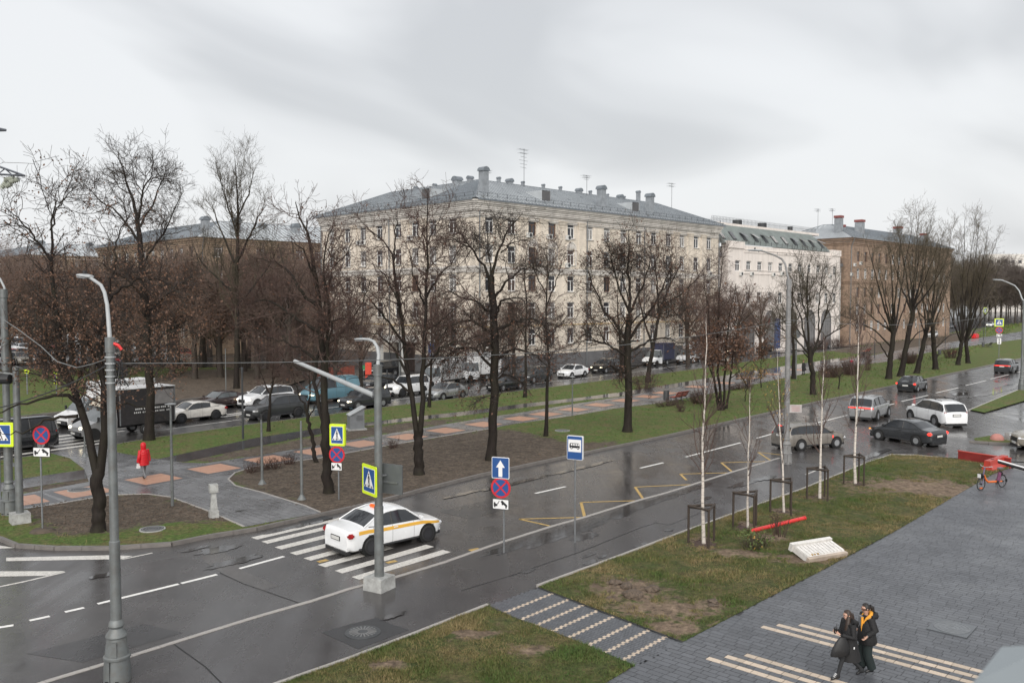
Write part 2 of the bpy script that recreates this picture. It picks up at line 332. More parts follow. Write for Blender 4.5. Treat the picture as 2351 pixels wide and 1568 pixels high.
# orange panels of small tiles, each in a dark border
M_TILE = pm('salmon paving tile', (.46, .25, .165), .4, var=.16, vs=1.3, bump=.08, bs=50, dirt=.12)
M_BORD = pm('dark paving border', (.075, .075, .08), .35, var=.2, vs=2)
tile_me = MB().box((0, 0, 0), (.385, .385, .03), taper=.97).mesh('tile', M_TILE)
panels = [(42, 1151), (194, 1128), (353, 1099.5), (492, 1075.5), (617, 1054.5), (728, 1036), (830, 1018.5), (935, 1002.5), (1023, 988), (1110, 974), (1196, 961), (1253, 950.5), (1318, 940), (1376, 929.5), (1436, 919.5), (1488, 910.5), (1528, 902), (1600, 888), (1660, 879), (1715, 868), (1770, 859), (1830, 849)]
n_t = 0; rest = MB(); bord = MB()
for i, (u, v) in enumerate(panels):
    c = G(u, v, PZ + .012); nx = panels[min(i + 1, len(panels) - 1)]; pv = panels[max(i - 1, 0)]
    d = (G(*nx) - G(*pv)).normalized(); rz = atan2(d.y, d.x); e = Vector((-d.y, d.x, 0)); d = Vector((d.x, d.y, 0))
    bord.box((c.x, c.y, PZ + .008), (2.55, 2.55, .012), rz)
    for a in range(5):
        for b_ in range(5):
            p = c + d * (a - 2) * .39 + e * (b_ - 2) * .39
            if n_t < 300:
                o = link('tile', tile_me, walkway, (p.x, p.y, PZ + .006), rz); n_t += 1
            else: rest.box((p.x, p.y, PZ + .006), (.385, .385, .03), rz)
bord.obj('tile_border', M_BORD, walkway, kind='stuff'); rest.obj('far_tiles', M_TILE, walkway, kind='stuff')
# --- kerbs, stone by stone
stone_me = MB().box((0, 0, 0), (1, 1, 1), taper=1.).mesh('kerb_stone', M_KERB)
stone_w = MB().box((0, 0, 0), (1, 1, 1)).mesh('pale_kerb_stone', M_KERBW)
def kerb(name, pts, z, wid, hgt, me, step=1., limit=170, closed=False, side=0.):
    root = None; P = [Vector((p.x, p.y, 0)) for p in pts]
    seg = [(P[i], P[i + 1]) for i in range(len(P) - 1)]; out = []; far = MB(); n = 0
    for a, b in seg:
        L = (b - a).length; k = max(1, round(L / step)); d = (b - a) / k
        for j in range(k): out.append((a + d * (j + .5), d))
    root = link(name, None, kind='structure')
    out.sort(key=lambda q: q[0].length)
    for c, d in out:
        rz = atan2(d.y, d.x); nrm = Vector((-d.y, d.x, 0)).normalized() * side; c = c + nrm; h = hgt + random.uniform(-.006, .006)
        if n < limit and c.y > 5 and abs(c.x / c.y) < .72:
            o = link('kerb_stone', me, root); o.location = (c.x, c.y, z - h / 2 + .0); o.rotation_euler = (0, 0, rz); o.scale = (d.length - .012, wid, h); n += 1
        else: far.box((c.x, c.y, z - h / 2), (d.length - .012, wid, h), rz)
    if far.v: far.obj('far_kerb_stones', me.materials[0], root, kind='stuff')
    return root
kerb('kerb', px(KERB_N, PZ), PZ + .02, .16, .24, stone_me, 1.)
kerb('kerb', px(FAR_N, PZ), PZ + .012, .16, .24, stone_me, 1.5, 60)
kerb('kerb', px(FLUSH), .03, .15, .12, stone_w, 1.)
kerb('kerb', px(LAWN1[:5]), .1, .09, .16, stone_w, 1.)
kerb('kerb', px(LAWN2[:11]), .1, .09, .16, stone_w, 1.)
ISL = [(204, 1106), (253, 1136), (338, 1134), (391, 1141), (478, 1173), (560, 1209)]
kerb('kerb', px([(112, 1160), (253, 1136.5), (338, 1134), (391, 1141), (478, 1173), (560, 1209)], PZ), PZ + .03, .08, .1, stone_w, 1.)
kerb('kerb', px([(735, 1176), (700, 1161), (600, 1130), (540, 1115), (524, 1100), (540, 1085), (590, 1070), (738, 1051), (880, 1025), (975, 1008.6), (1138, 982)], PZ), PZ + .03, .08, .1, stone_w, 1.)
# --- lawns beside the pavement
L1w, L2w = px(LAWN1), px(LAWN2)
bare = [(1445, 1357, 1.35, .9), (1530, 1405, 2.0, .55), (1555, 1447, 1.1, .4), (1690, 1275, 1.3, .4), (1630, 1392, .7, .35), (2110, 1120, 4.2, 1.4), (2180, 1135, 2.6, .7), (1850, 1287, 1.2, .5), (1615, 1252, .65, .65), (1718, 1213, .6, .6), (1800, 1178, .6, .6), (1882, 1146, .6, .6), (1964, 1112, .6, .6), (1775, 1238, .8, .35), (1250, 1420, .6, .25), (1080, 1460, .8, .3), (1220, 1500, .9, .25), (900, 1530, .7, .25)]
bare_w = [(G(u, v), a, b) for u, v, a, b in bare]
def lawn_tint(x, y):
    k = 1.
    for c, a, b in bare_w: k = min(k, sqrt(((x - c.x) / a) ** 2 + ((y - c.y) / (b * 1.6)) ** 2) * .62)
    return max(0., min(1., k))
sheet('lawn', L1w, .05, M_LAWN, res=.45, bumpy=.05, tint=lawn_tint)
sheet('lawn', L2w, .05, M_LAWN, res=.45, bumpy=.05, tint=lawn_tint)
# --- verge across the road on the right, soil and grass beyond the far road, pavement in front of the houses
sheet('verge', px([(2225, 940), (2351, 888), (2500, 850), (2700, 850), (2500, 890), (2351, 920), (2260, 947)], .1), .1, M_PARK, res=1., tint=lambda x, y: 1.)
kerb('kerb', px([(2225, 941), (2351, 889), (2500, 851)], .1), .12, .12, .2, stone_w, 1.5, 20)
sheet('traffic_island', px([(2235, 1006), (2270, 1000), (2330, 1006), (2345, 1012), (2330, 1018), (2240, 1013)], .1), .1, M_PARK, res=.6, tint=lambda x, y: .75)
kerb('kerb', px([(2225, 1012), (2270, 1015), (2340, 1019)], .1), .13, .12, .16, stone_me, 1.2, 12)
FARG = px([(-420, 1005), (52, 954), (410, 918), (640, 891), (700, 872), (690, 850), (430, 842), (0, 848), (-420, 870)], .1)
fg = [near_poly(px([(300, 935), (410, 918), (640, 892), (700, 872), (690, 850), (470, 852), (330, 890)], .1), 6)]
sheet('far_verge', FARG, .1, M_PARK, res=2., tint=lambda x, y: 1 - fg[0](x, y))
kerb('kerb', FARG[:4], .12, .15, .22, stone_me, 2.5, 50)
# --- grass blades
def blade_mat(name, stops):
    m, nt, b = new_mat(name)
    at = _n(nt, 'ShaderNodeAttribute', attribute_name='tint'); r = ramp(nt, at.outputs['Fac'], stops)
    n1 = noise(nt, 3., 3); sp = ramp(nt, n1.outputs['Fac'], [(.3, (.75,) * 3), (.7, (1.25,) * 3)])
    nt.links.new(mixc(nt, 1., r.outputs[0], sp.outputs[0], 'MULTIPLY'), b.inputs['Base Color'])
    b.inputs['Roughness'].default_value = .7; b.inputs['Specular IOR Level'].default_value = .3; return m
M_BL = blade_mat('lawn grass', [(0., (.26, .2, .1)), (.3, (.17, .145, .06)), (.52, (.1, .115, .035)), (1., (.06, .115, .025))])
M_BP = blade_mat('park grass', [(0., (.16, .135, .06)), (.28, (.105, .12, .04)), (.58, (.08, .135, .028)), (1., (.11, .175, .034))])
def grass(name, poly, z, n, h, mat, keep, seed, wid=.02, dry=0.):
    P = np.array([(p.x, p.y) for p in poly]); x0, y0 = P.min(0); x1, y1 = P.max(0)
    q = RNG.uniform((x0, y0), (x1, y1), (n * 3, 2))
    wgt = np.clip((30 / np.maximum(q[:, 1], 12)) ** 1.2, .1, 1.2)            # thinner where farther away
    vis = (np.abs(q[:, 0] / q[:, 1]) < .66) & (q[:, 1] > 15) & (RNG.random(len(q)) < wgt)
    q = q[vis]; q = q[inside(P, q)]
    k = keep(q) * .8 + vnoise(q[:, 0], q[:, 1], .35, seed + 5) * .4; q = q[k > .55][:n]; m = len(q)
    t = .45 * vnoise(q[:, 0], q[:, 1], 1.7, seed) + .25 * vnoise(q[:, 0], q[:, 1], .5, seed + 1) + .3 * vnoise(q[:, 0], q[:, 1], 6., seed + 2); t = (t - .5) * 1.7 + .5 + RNG.uniform(-.25, .25, m) - dry
    hh = h * RNG.uniform(.5, 1.25, m) * (.55 + 1.1 * vnoise(q[:, 0], q[:, 1], .8, seed + 9)) * np.maximum(1, q[:, 1] / 45); a = RNG.uniform(0, 2 * pi, m); ww = wid * np.maximum(1, q[:, 1] / 40); ln = RNG.uniform(.2, 1.1, m) * hh; a2 = RNG.uniform(0, 2 * pi, m)
    V = np.zeros((m, 3, 3)); V[:, :, 0] = q[:, :1]; V[:, :, 1] = q[:, 1:]; V[:, :, 2] = z - .01
    V[:, 0, 0] += np.cos(a) * ww; V[:, 0, 1] += np.sin(a) * ww; V[:, 1, 0] -= np.cos(a) * ww; V[:, 1, 1] -= np.sin(a) * ww
    V[:, 2, 0] += np.cos(a2) * ln; V[:, 2, 1] += np.sin(a2) * ln; V[:, 2, 2] += hh
    me = np_mesh(name, V.reshape(-1, 3), np.arange(m * 3), 3, mat, attr=np.repeat(np.clip(t, 0, 1), 3))
    return link(name, me, kind='stuff')
lawn_keep = lambda q: np.array([lawn_tint(x, y) for x, y in q]) if len(q) else np.zeros(0)
def fast_keep(q):
    k = np.ones(len(q))
    for c, a, b in bare_w: k = np.minimum(k, np.sqrt(((q[:, 0] - c.x) / a) ** 2 + ((q[:, 1] - c.y) / (b * 1.6)) ** 2) * .62)
    return np.clip(k, 0, 1)
grass('grass', L1w, .05, 80000, .075, M_BL, fast_keep, 3, .013, .02)
grass('grass', L2w, .05, 190000, .08, M_BL, fast_keep, 4, .015, .02)
soil_P = [np.array([(p.x, p.y) for p in px(s, PZ)]) for s in SOIL_PX + [[(-350, 1205)] + UP + LO[::-1] + [(-350, 1240)], CROSS,
          [(-300, 1155), (0, 1108), (54, 1098), (194, 1078), (201, 1098), (0, 1129), (-300, 1177)],
          [(350, 1056), (382, 1049.8), (588, 1005), (738, 982), (833, 971), (948, 957), (1058, 945.5), (1200, 927), (1338, 912), (1413, 902), (1501, 888.5), (1600, 872), (1764, 846), (1900, 826), (1996, 818), (1764, 859), (1551, 893), (1413, 911), (1338, 919), (1200, 936), (1058, 954.8), (948, 966), (833, 978.6), (738, 996), (588, 1025), (425, 1060)]]]
def park_keep(q):
    k = np.ones(len(q))
    for P in soil_P: k[inside(P, q)] = 0
    return k
park_vis = px([(-100, 1230), (0, 1233)] + KERB_N[4:22], PZ) + px(FAR_N[1:17][::-1], PZ)
grass('grass', park_vis, PZ, 170000, .08, M_BP, park_keep, 8, .022, .06)
# clods and small litter of soil on the bare strip
M_CLOD = pm('soil clod', (.1, .075, .056), .95, var=.5, vs=14, bump=.9, bs=30)
def scatter_clods(name, poly, n, s0, s1, z, mat, kf=None):
    P = np.array([(p.x, p.y) for p in poly]); q = RNG.uniform(P.min(0), P.max(0), (n * 2, 2)); q = q[inside(P, q)][:n]; b = MB()
    for x, y in q:
        s = random.uniform(s0, s1); M = Matrix.Translation((x, y, z)) @ Matrix.Rotation(random.uniform(0, 6), 4, 'Z') @ Matrix.Rotation(random.uniform(-.5, .5), 4, 'X') @ Matrix.Diagonal((s, s * .7, s * .5, 1))
        vs = [M @ (Vector((sin(t) * r, cos(t) * r, h)) * random.uniform(.8, 1.15)) for h, r in ((-.4, .8), (.5, .6)) for t in (0, 1.26, 2.5, 3.8, 5.0)]
        b.add(vs, [(j, (j + 1) % 5, 5 + (j + 1) % 5, 5 + j) for j in range(5)] + [(5, 6, 7, 8, 9)])
    return b.obj(name, mat, kind='stuff', label='loose soil crumbs lying on the bare ground')
for s in SOIL_PX[:3]: scatter_clods('soil_crumbs', px(s, PZ), 700, .03, .1, PZ + .01, M_CLOD)
M_LEAF = pm('fallen leaf', (.14, .075, .035), .8, var=.4, vs=30)
def fallen(name, poly, n, z, s, mat):
    P = np.array([(p.x, p.y) for p in poly]); q = RNG.uniform(P.min(0), P.max(0), (n * 2, 2)); q = q[inside(P, q)][:n]; b = MB()
    for x, y in q:
        a = random.uniform(0, 6.3); d = s * random.uniform(.6, 1.3); c, sn = cos(a) * d, sin(a) * d; t = random.uniform(-.4, .4) * d
        b.add([(x + c, y + sn, z + .012), (x - sn * .5, y + c * .5, z + .016 + abs(t)), (x - c, y - sn, z + .012), (x + sn * .5, y - c * .5, z + .012)], [(0, 1, 2, 3)])
    return b.obj(name, mat, kind='stuff')
fallen('fallen_leaves', park_vis, 6000, PZ, .06, M_LEAF); fallen('fallen_leaves', L2w, 260, .06, .035, M_LEAF)
# big turned clods on the lawn
for k, (u, v, s) in enumerate([(1413, 1341, .2), (1437, 1349, .21), (1450, 1371, .27), (1499, 1357, .22), (1635, 1385, .17), (1636, 1394, .13)]):
    c = G(u, v, .05); bm = bmesh.new(); bmesh.ops.create_icosphere(bm, subdivisions=3, radius=s * .85)
    for vt in bm.verts: vt.co = Vector((vt.co.x * 1.3, vt.co.y, vt.co.z * .55)) * (1 + .6 * (vnoise(vt.co.x + k, vt.co.y + vt.co.z, s * .55, k) - .5) + .25 * (vnoise(vt.co.x * 1.3 + k, vt.co.y - vt.co.z, s * .2, k) - .5))
    me = bpy.data.meshes.new('soil_clod'); bm.to_mesh(me); bm.free(); me.materials.append(M_CLOD)
    link('soil_clod', me, None, (c.x, c.y, .05 + s * .35), k * 1.3, ['brown clod at the far left edge of the dug bare patch', 'mossy brown clod in the middle of the dug bare patch', 'largest dark clod at the near side of the dug patch', 'dark clod at the right edge of the dug bare patch', 'dark upper clod on the small bare spot near the pavers', 'pale lower clod on the small bare spot near the pavers'][k], 'clod', 'clods of earth on the lawn')
scatter_clods('soil_crumbs', px([(1360, 1340), (1450, 1325), (1530, 1360), (1480, 1385), (1380, 1375)]), 160, .03, .1, .06, M_CLOD)
# mulch rings round the young birches
M_MULCH = pm('bark mulch', (.065, .04, .032), .9, var=.5, vs=14, bump=.9, bs=30)
# --- road markings (raised a hair above the asphalt)
def strip(pts, wid, z, mat, name='road_marking', label=None):
    b = MB(); pts = [Vector((p.x, p.y, 0)) for p in pts]
    for i in range(len(pts) - 1):
        d = (pts[i + 1] - pts[i]).normalized(); n = Vector((-d.y, d.x, 0)) * wid / 2
        b.add([q + Vector((0, 0, z)) for q in (pts[i] + n, pts[i] - n, pts[i + 1] - n, pts[i + 1] + n)], [(0, 1, 2, 3)])
    return b.obj(name, mat, kind='structure')
for a, b_ in [((-40, 1446), (31, 1435)), ((67.6, 1424.4), (114, 1414.3)), ((149, 1404.7), (193, 1394.6)), ((224, 1386), (410, 1340.5)), ((416, 1339), (498, 1318.6)), ((550, 1305), (652, 1277)), ((1229, 1132.5), (1298, 1117)), ((1470, 1074.5), (1523, 1062)), ((1574, 1049), (1701, 1016)), ((1737, 1006), (1771, 996.5)), ((1870, 972), (1946, 953)), ((2035, 931), (2053, 926.7)), ((2070, 921.5), (2131, 907.5)), ((2149, 902), (2201, 890)), ((2217, 885), (2264, 873.7)), ((2274, 870), (2316, 860)), ((2335, 855), (2385, 844))]:
    strip([G(*a), G(*b_)], .16, .006, M_LINE)
zeb = [((583, 1236), (780, 1188)), ((607, 1245.5), (768, 1203)), ((638, 1258.5), (800, 1216)), ((673, 1271.5), (830, 1229)), ((705, 1284), (850, 1246)), ((738, 1299), (900, 1257)), ((777, 1313), (993, 1254)), ((816, 1327.5), (1031, 1266))]
for a, b_ in zeb:
    A = G(*a); B = G(*b_)
    d = ALONG; L = (B - A).dot(d)
    strip([A, A + d * L], .42, .006, M_WHITE)
tri = lambda pts: MB().add([G(u, v, .006) for u, v in pts], [tuple(range(len(pts)))]).obj('road_marking', M_WHITE, kind='structure')
tri([(14, 1287), (14, 1279.5), (250, 1274), (305, 1275.5), (279, 1283), (14, 1287.5)][::-1]); tri([(-60, 1324), (-60, 1311), (150, 1310.5), (107, 1321)][::-1]); tri([(-60, 1260), (-60, 1251), (0, 1252), (35, 1257), (0, 1259)][::-1])
strip([G(281, 1284), G(350, 1269)], .1, .006, M_WHITE); strip([G(-40, 1357), G(0, 1346.5), G(60, 1334), G(149, 1313)], .12, .006, M_WHITE)
for pts in [[(1266.4, 1208), (1192, 1191.4), (1337.5, 1187.5)], [(1342, 1185.5), (1334, 1153), (1466, 1149)], [(1476, 1144.5), (1458, 1118), (1590, 1112)], [(1576, 1102), (1562, 1088), (1683, 1085)], [(1681, 1083), (1656, 1062), (1770, 1059)], [(1768, 1056), (1740, 1038), (1791, 1044)]]:
    strip(px(pts), .13, .006, M_YEL)
for u, v in [(742, 1288), (1090, 1262), (900, 1290)]: strip([G(u - 12, v + 2), G(u + 10, v - 3)], .22, .007, M_YEL)
strip(px([(300, 996), (407, 982.5), (565, 961.5), (740, 938), (880, 921), (1100, 893), (1344, 868), (1480, 851), (1640, 829), (1764, 811), (1903, 795), (2097, 768)]), .13, .006, M_LINE)
for i in range(5): strip([G(-20 + i * 12, 1052 - i * 9), G(255 + i * 10, 1014.5 - i * 8.5)], .45, .006, M_WHITE)
for a, b_ in [((505, 958), (560, 950)), ((520, 952), (575, 944)), ((1000, 905), (1040, 900))]: strip([G(*a), G(*b_)], .4, .006, M_WHITE)
for a, b_ in [((1850, 1090), (1896, 1071)), ((2270, 938), (2310, 925)), ((2262, 948), (2340, 951))]: strip([G(*a), G(*b_)], .1, .018, M_WHITE)
# cracks and joints of the pavement
M_TAR = pm('tar joint', (.012, .012, .012), .5)
strip(px([(1060, 1356), (1180, 1320), (1230, 1302), (1330, 1268), (1440, 1224), (1470, 1212)]), .05, .016, M_TAR, 'asphalt_joint')
strip(px([(1470, 1212), (1508, 1200), (1535, 1206), (1640, 1166)]), .03, .016, M_TAR, 'asphalt_joint')
strip(px([(400, 1480), (470, 1530), (510, 1570)]), .04, .016, M_TAR, 'asphalt_joint'); strip(px([(505, 1315), (560, 1340), (690, 1385)]), .035, .007, M_TAR, 'asphalt_joint')
M_OLD = wet_asphalt('old asphalt repair', (.085, .078, .074), .55, .16, .5); M_NEW = wet_asphalt('new asphalt repair', (.042, .041, .042), .5, .12, .4)
for pts, m_ in (([(455, 1262), (520, 1268), (560, 1310), (640, 1345), (600, 1356), (520, 1322), (470, 1290)], M_OLD), ([(60, 1500), (330, 1432), (420, 1452), (190, 1520)], M_NEW), ([(1010, 1175), (1130, 1145), (1190, 1160), (1080, 1192)], M_NEW), ([(1560, 1010), (1700, 978), (1725, 985), (1590, 1019)], M_OLD)):
    sheet('asphalt_repair', px(pts), .004, m_)
MB().add([G(u, v, .016) for u, v in [(738, 1451), (800, 1433), (866, 1417), (900, 1433), (939, 1445), (880, 1467), (822, 1489), (780, 1470)]][::-1], [tuple(range(8))]).obj('asphalt_patch', M_PATCH, kind='structure')
# --- puddles
def puddle(u, v, a, b, z, seed, rot=None):
    c = G(u, v); rot = AZ if rot is None else rot; pts = []
    for k in range(40):
        t = 2 * pi * k / 40; r = 1 + .55 * (vnoise(cos(t) * 2 + seed, sin(t) * 2, .7, seed) - .5) + .5 * (vnoise(cos(t) * 5, sin(t) * 5 + seed, .8, seed + 3) - .5)
        x, y = cos(t) * a * r, sin(t) * b * r; pts.append((c.x + x * sin(rot) + y * cos(rot), c.y + x * cos(rot) - y * sin(rot)))
    return sheet('puddle', pts, z, M_WATER)
for i, (u, v, a, b, z) in enumerate([(1215, 1243, 2.4, .36, .016), (1268, 1231, 2., .62, .016), (1330, 1212, 1.6, .55, .016), (1345, 1232, .8, .3, .016), (1380, 1192, 1.1, .28, .016), (1420, 1183, .9, .3, .016), (1465, 1163, 2.0, .4, .016), (1530, 1143, 2.5, .3, .016), (1600, 1120, 1.6, .22, .016), (1300, 1222, 1.9, .25, .016),
        (1212, 1311, .3, .14, .016), (1352, 1275, .4, .12, .016), (1383, 1278, .26, .1, .016), (1357, 1291, .38, .17, .016), (1538, 1217, .3, .12, .016), (1470, 1252, .4, .12, .016), (1610, 1147, .7, .2, .016), (1710, 1110, 1.6, .25, .016), (500, 1262, .9, .35, .006), (535, 1290, 1.1, .3, .006), (690, 1207, 1.5, .2, .006), (450, 1260, .5, .15, .006), (240, 1320, .5, .2, .006),
        (545, 1181, .4, .1, .122), (2300, 894, 9., .8, .006), (2206, 905, 1.6, .5, .006), (2345, 913, 1.4, .5, .006), (1850, 1005, 2., .4, .006), (1180, 1110, 2.2, .25, .006), (1060, 1135, 1.2, .2, .006), (1330, 1075, 3., .25, .006), (2010, 1043, 2.5, .25, .006), (1760, 1098, 1., .25, .016), (905, 1414, .4, .12, .016)]):
    puddle(u, v, a, b, z + .0006 * i, i + 1)
# --- plaza pavers: the 300 that show largest one by one, the rest joined
M_PAVBED = pm('paver bed', (.035, .035, .037), .7)
def paver_mat(name, c, use_obj, rough=.42):
    m, nt, b = new_mat(name)
    if use_obj: t = _n(nt, 'ShaderNodeObjectInfo').outputs['Random']
    else: t = _n(nt, 'ShaderNodeAttribute', attribute_name='tint').outputs['Fac']
    r = ramp(nt, t, [(0, tuple(x * .86 for x in c)), (1, tuple(x * 1.16 for x in c))])
    co = _n(nt, 'ShaderNodeNewGeometry').outputs['Position']
    n1 = noise(nt, .35, 4, .6, vec=co); n2 = noise(nt, 40, 4, .7, vec=co)
    sp = ramp(nt, n2.outputs['Fac'], [(.3, (.8,) * 3), (.7, (1.2,) * 3)])
    nt.links.new(mixc(nt, 1., r.outputs[0], sp.outputs[0], 'MULTIPLY'), b.inputs['Base Color'])
    rr = ramp(nt, n1.outputs['Fac'], [(.35, (rough * .7,) * 3), (.65, (rough * 1.35,) * 3)]); nt.links.new(rr.outputs[0], b.inputs['Roughness'])
    return m
C_GREY, C_CREAM = (.09, .095, .105), (.5, .41, .32)
MP1, MP2 = paver_mat('grey paver', C_GREY, True), paver_mat('grey pavers', C_GREY, False)
MC1, MC2 = paver_mat('cream paver', C_CREAM, True), paver_mat('cream pavers', C_CREAM, False)
def unit_paver(mat):
    e = .012; return MB().add([(-.5, -.5, -.5), (.5, -.5, -.5), (.5, .5, -.5), (-.5, .5, -.5), (-.485, -.47, .5), (.485, -.47, .5), (.485, .47, .5), (-.485, .47, .5)], [(4, 5, 6, 7), (0, 1, 5, 4), (1, 2, 6, 5), (2, 3, 7, 6), (3, 0, 4, 7)]).mesh('paver', mat)
def in_view(x, y, z=0.):
    """within the photograph's frame (with a small margin)"""
    yc = cos(PITCH) * y - sin(PITCH) * (z - CAM_H); zc = sin(PITCH) * y + cos(PITCH) * (z - CAM_H)
    if yc < 1: return False
    u = PCX + FPX * x / yc; v = PCY - FPX * zc / yc
    return -15 < u < 2366 and -15 < v < 1583
def lay(name, poly, z, origin, e1, e2, rows, cols_fn, cream, label=None, thick=.05):
    root = sheet(name, [(p.x, p.y) for p in poly], z - .008, M_PAVBED)
    P = np.array([(p.x, p.y) for p in poly]); up, uc = unit_paver(MP1), unit_paver(MC1); allp = []
    q = np.array([((p - origin).dot(e1), (p - origin).dot(e2)) for p in poly]); (s0, t0), (s1, t1) = q.min(0), q.max(0)
    rh = rows
    for r in range(int(math.floor(t0 / rh)), int(math.ceil(t1 / rh)) + 1):
        s = math.floor(s0) - 1 - cols_fn(r, True)
        while s < s1:
            L = cols_fn(r, False); c = origin + e1 * (s + L / 2) + e2 * ((r + .5) * rh); allp.append((c.x, c.y, L, r, s + L / 2)); s += L
    A = np.array([(a[0], a[1]) for a in allp]); ok = inside(P, A); allp = [a for a, k in zip(allp, ok) if k]
    allp.sort(key=lambda a: a[0] ** 2 + a[1] ** 2); rz = atan2(e1.y, e1.x); n = 0
    big = {0: ([], []), 1: ([], [])}
    for x, y, L, r, s in allp:
        cr = cream(r, s); zc = z - thick / 2 + random.uniform(-.0008, .0008)
        if n < 300 and in_view(x, y):
            o = link('paver', uc if cr else up, root); o.location = (x, y, zc); o.rotation_euler = (0, 0, rz); o.scale = (L - .006, rh - .009, thick); n += 1
        else:
            hx, hy = (L - .006) / 2, (rh - .009) / 2; c_, s_ = cos(rz), sin(rz); V = []
            for (a, b, zz_) in ((-1, -1, -1), (1, -1, -1), (1, 1, -1), (-1, 1, -1), (-.985, -.97, 1), (.985, -.97, 1), (.985, .97, 1), (-.985, .97, 1)):
                V.append((x + a * hx * c_ - b * hy * s_, y + a * hx * s_ + b * hy * c_, zc + zz_ * thick / 2))
            big[cr][0].append(V); big[cr][1].append(random.random())
    for k, mt in ((0, MP2), (1, MC2)):
        if big[k][0]:
            m = len(big[k][0]); F = (np.array([(4, 5, 6, 7), (0, 1, 5, 4), (1, 2, 6, 5), (2, 3, 7, 6), (3, 0, 4, 7)])[None] + 8 * np.arange(m)[:, None, None]).reshape(-1)
            link('pavers', np_mesh('pavers', np.array(big[k][0]).reshape(-1, 3), F, 4, mt, attr=np.repeat(big[k][1], 8)), root, kind='stuff')
    return root
PLAZA = [(1180, 1660), (1275, 1610), (1452, 1527), (1560, 1472), (1757, 1370), (1868, 1313), (2052, 1214), (2193, 1133), (2232, 1111), (2273, 1088), (2315, 1075), (2420, 1095), (2560, 1200), (2560, 1680)]
o0 = G(1816, 1430.5, .05); s1r = int(math.floor((G(1703, 1503) - o0).dot(ALONG) / .205)); s1s = (G(1703, 1503) - o0).dot(ACROSS)
def plaza_cream(r, s):
    if r in (0, -2, -4) and s > .0 + (-r) * -.1: return 1
    if r in (s1r, s1r - 2, s1r - 4) and s > s1s + (s1r - r) * -.1: return 1
    return 0
_rr = random.Random(3)
def plaza_cols(r, start): return _rr.uniform(0, .5) if start else _rr.choice((.4, .4, .4, .3, .2))
lay('plaza_paving', px(PLAZA, .05), .042, o0, ACROSS, ALONG, .205, plaza_cols, plaza_cream)
PATHP = [(1116, 1390.6), (1238, 1347), (1567, 1473), (1452, 1532), (1300, 1466), (1176, 1419)]
pA = G(1262, 1364.5, .05); pB = G(1529, 1461.6, .05); sp_ = (pB - pA).dot(ACROSS) / 7
def path_cream(r, s):
    """s runs across the path rows; every second column of small stones is shifted half a stone, which makes the zigzag bands"""
    k = round(s / sp_); d = s - k * sp_; return int(0 <= k <= 7 and -.051 < d - (.025 if r % 2 else -.025) <= .049)
def path_cols(r, start): return (.05 if r % 2 else 0.) if start else .1
_path0 = G(1262, 1364.5, .05)
lay('paved_path', px(PATHP, .05), .042, _path0, ACROSS, ALONG, .1, path_cols, path_cream)
M_STEEL = pm('cast iron', (.11, .115, .12), .5, metal=.6, var=.25, vs=12, bump=.3, bs=30)
strip(px([(1120, 1394), (1176, 1420), (1300, 1467), (1457, 1533)]), .06, .062, M_TAR, 'edging'); strip(px([(1235, 1352), (1567, 1478)]), .06, .062, M_TAR, 'edging')
# ================================================================== BUILDINGS
def wall_mat(name, c, bw, bh, mort, var=.1, stain=.35):
    m, nt, b = new_mat(name)
    co = _n(nt, 'ShaderNodeTexCoord').outputs['Object']; sp = _n(nt, 'ShaderNodeSeparateXYZ'); nt.links.new(co, sp.inputs[0])
    cb = _n(nt, 'ShaderNodeCombineXYZ'); nt.links.new(sp.outputs['X'], cb.inputs[0]); nt.links.new(sp.outputs['Z'], cb.inputs[1])
    br = _n(nt, 'ShaderNodeTexBrick'); nt.links.new(cb.outputs[0], br.inputs['Vector']); br.inputs['Scale'].default_value = 1
    br.inputs['Brick Width'].default_value = bw; br.inputs['Row Height'].default_value = bh; br.inputs['Mortar Size'].default_value = .014; br.inputs['Bias'].default_value = -.2
    br.inputs['Color1'].default_value = (*[x * (1 - var) for x in c], 1); br.inputs['Color2'].default_value = (*[min(1, x * (1 + var)) for x in c], 1); br.inputs['Mortar'].default_value = (*mort, 1)
    n1 = noise(nt, .25, 6, .65, vec=co); mp = _n(nt, 'ShaderNodeMapping'); mp.inputs['Scale'].default_value = (1.2, 1, .12); nt.links.new(co, mp.inputs['Vector'])
    n2 = noise(nt, 1., 5, .65, vec=mp.outputs[0])
    s1 = ramp(nt, n1.outputs['Fac'], [(.3, (1 - stain * .6,) * 3), (.6, (1.06,) * 3)]); s2 = ramp(nt, n2.outputs['Fac'], [(.32, (1 - stain,) * 3), (.55, (1.03,) * 3)])
    c1 = mixc(nt, 1., br.outputs['Color'], s1.outputs[0], 'MULTIPLY'); c2 = mixc(nt, 1., c1, s2.outputs[0], 'MULTIPLY')
    nt.links.new(c2, b.inputs['Base Color']); b.inputs['Roughness'].default_value = .8
    add_bump(nt, b, mth(nt, 'SUBTRACT', 1., br.outputs['Fac']), .4, .02); return m
M_CREAM = wall_mat('cream block wall', (.71, .635, .54), .62, .26, (.56, .49, .41), .06, .22)
M_BROWN = wall_mat('brown brick wall', (.36, .255, .185), .5, .16, (.25, .175, .13), .2)
M_TAN = wall_mat('tan brick wall', (.38, .28, .195), .5, .16, (.26, .19, .135), .16)
M_STUC = wall_mat('white stucco', (.72, .66, .615), 40, 40, (.6, .56, .52), .02, .14)
M_MOUL = pm('pale moulding', (.62, .59, .55), .8, var=.18, vs=.6, dirt=.4)
M_PLINTH = pm('grey plinth', (.13, .13, .135), .75, var=.2, vs=.8, dirt=.3)
M_ROOF = pm('zinc sheet roof', (.52, .545, .56), .3, metal=.35, var=.16, vs=.5, dirt=.12)
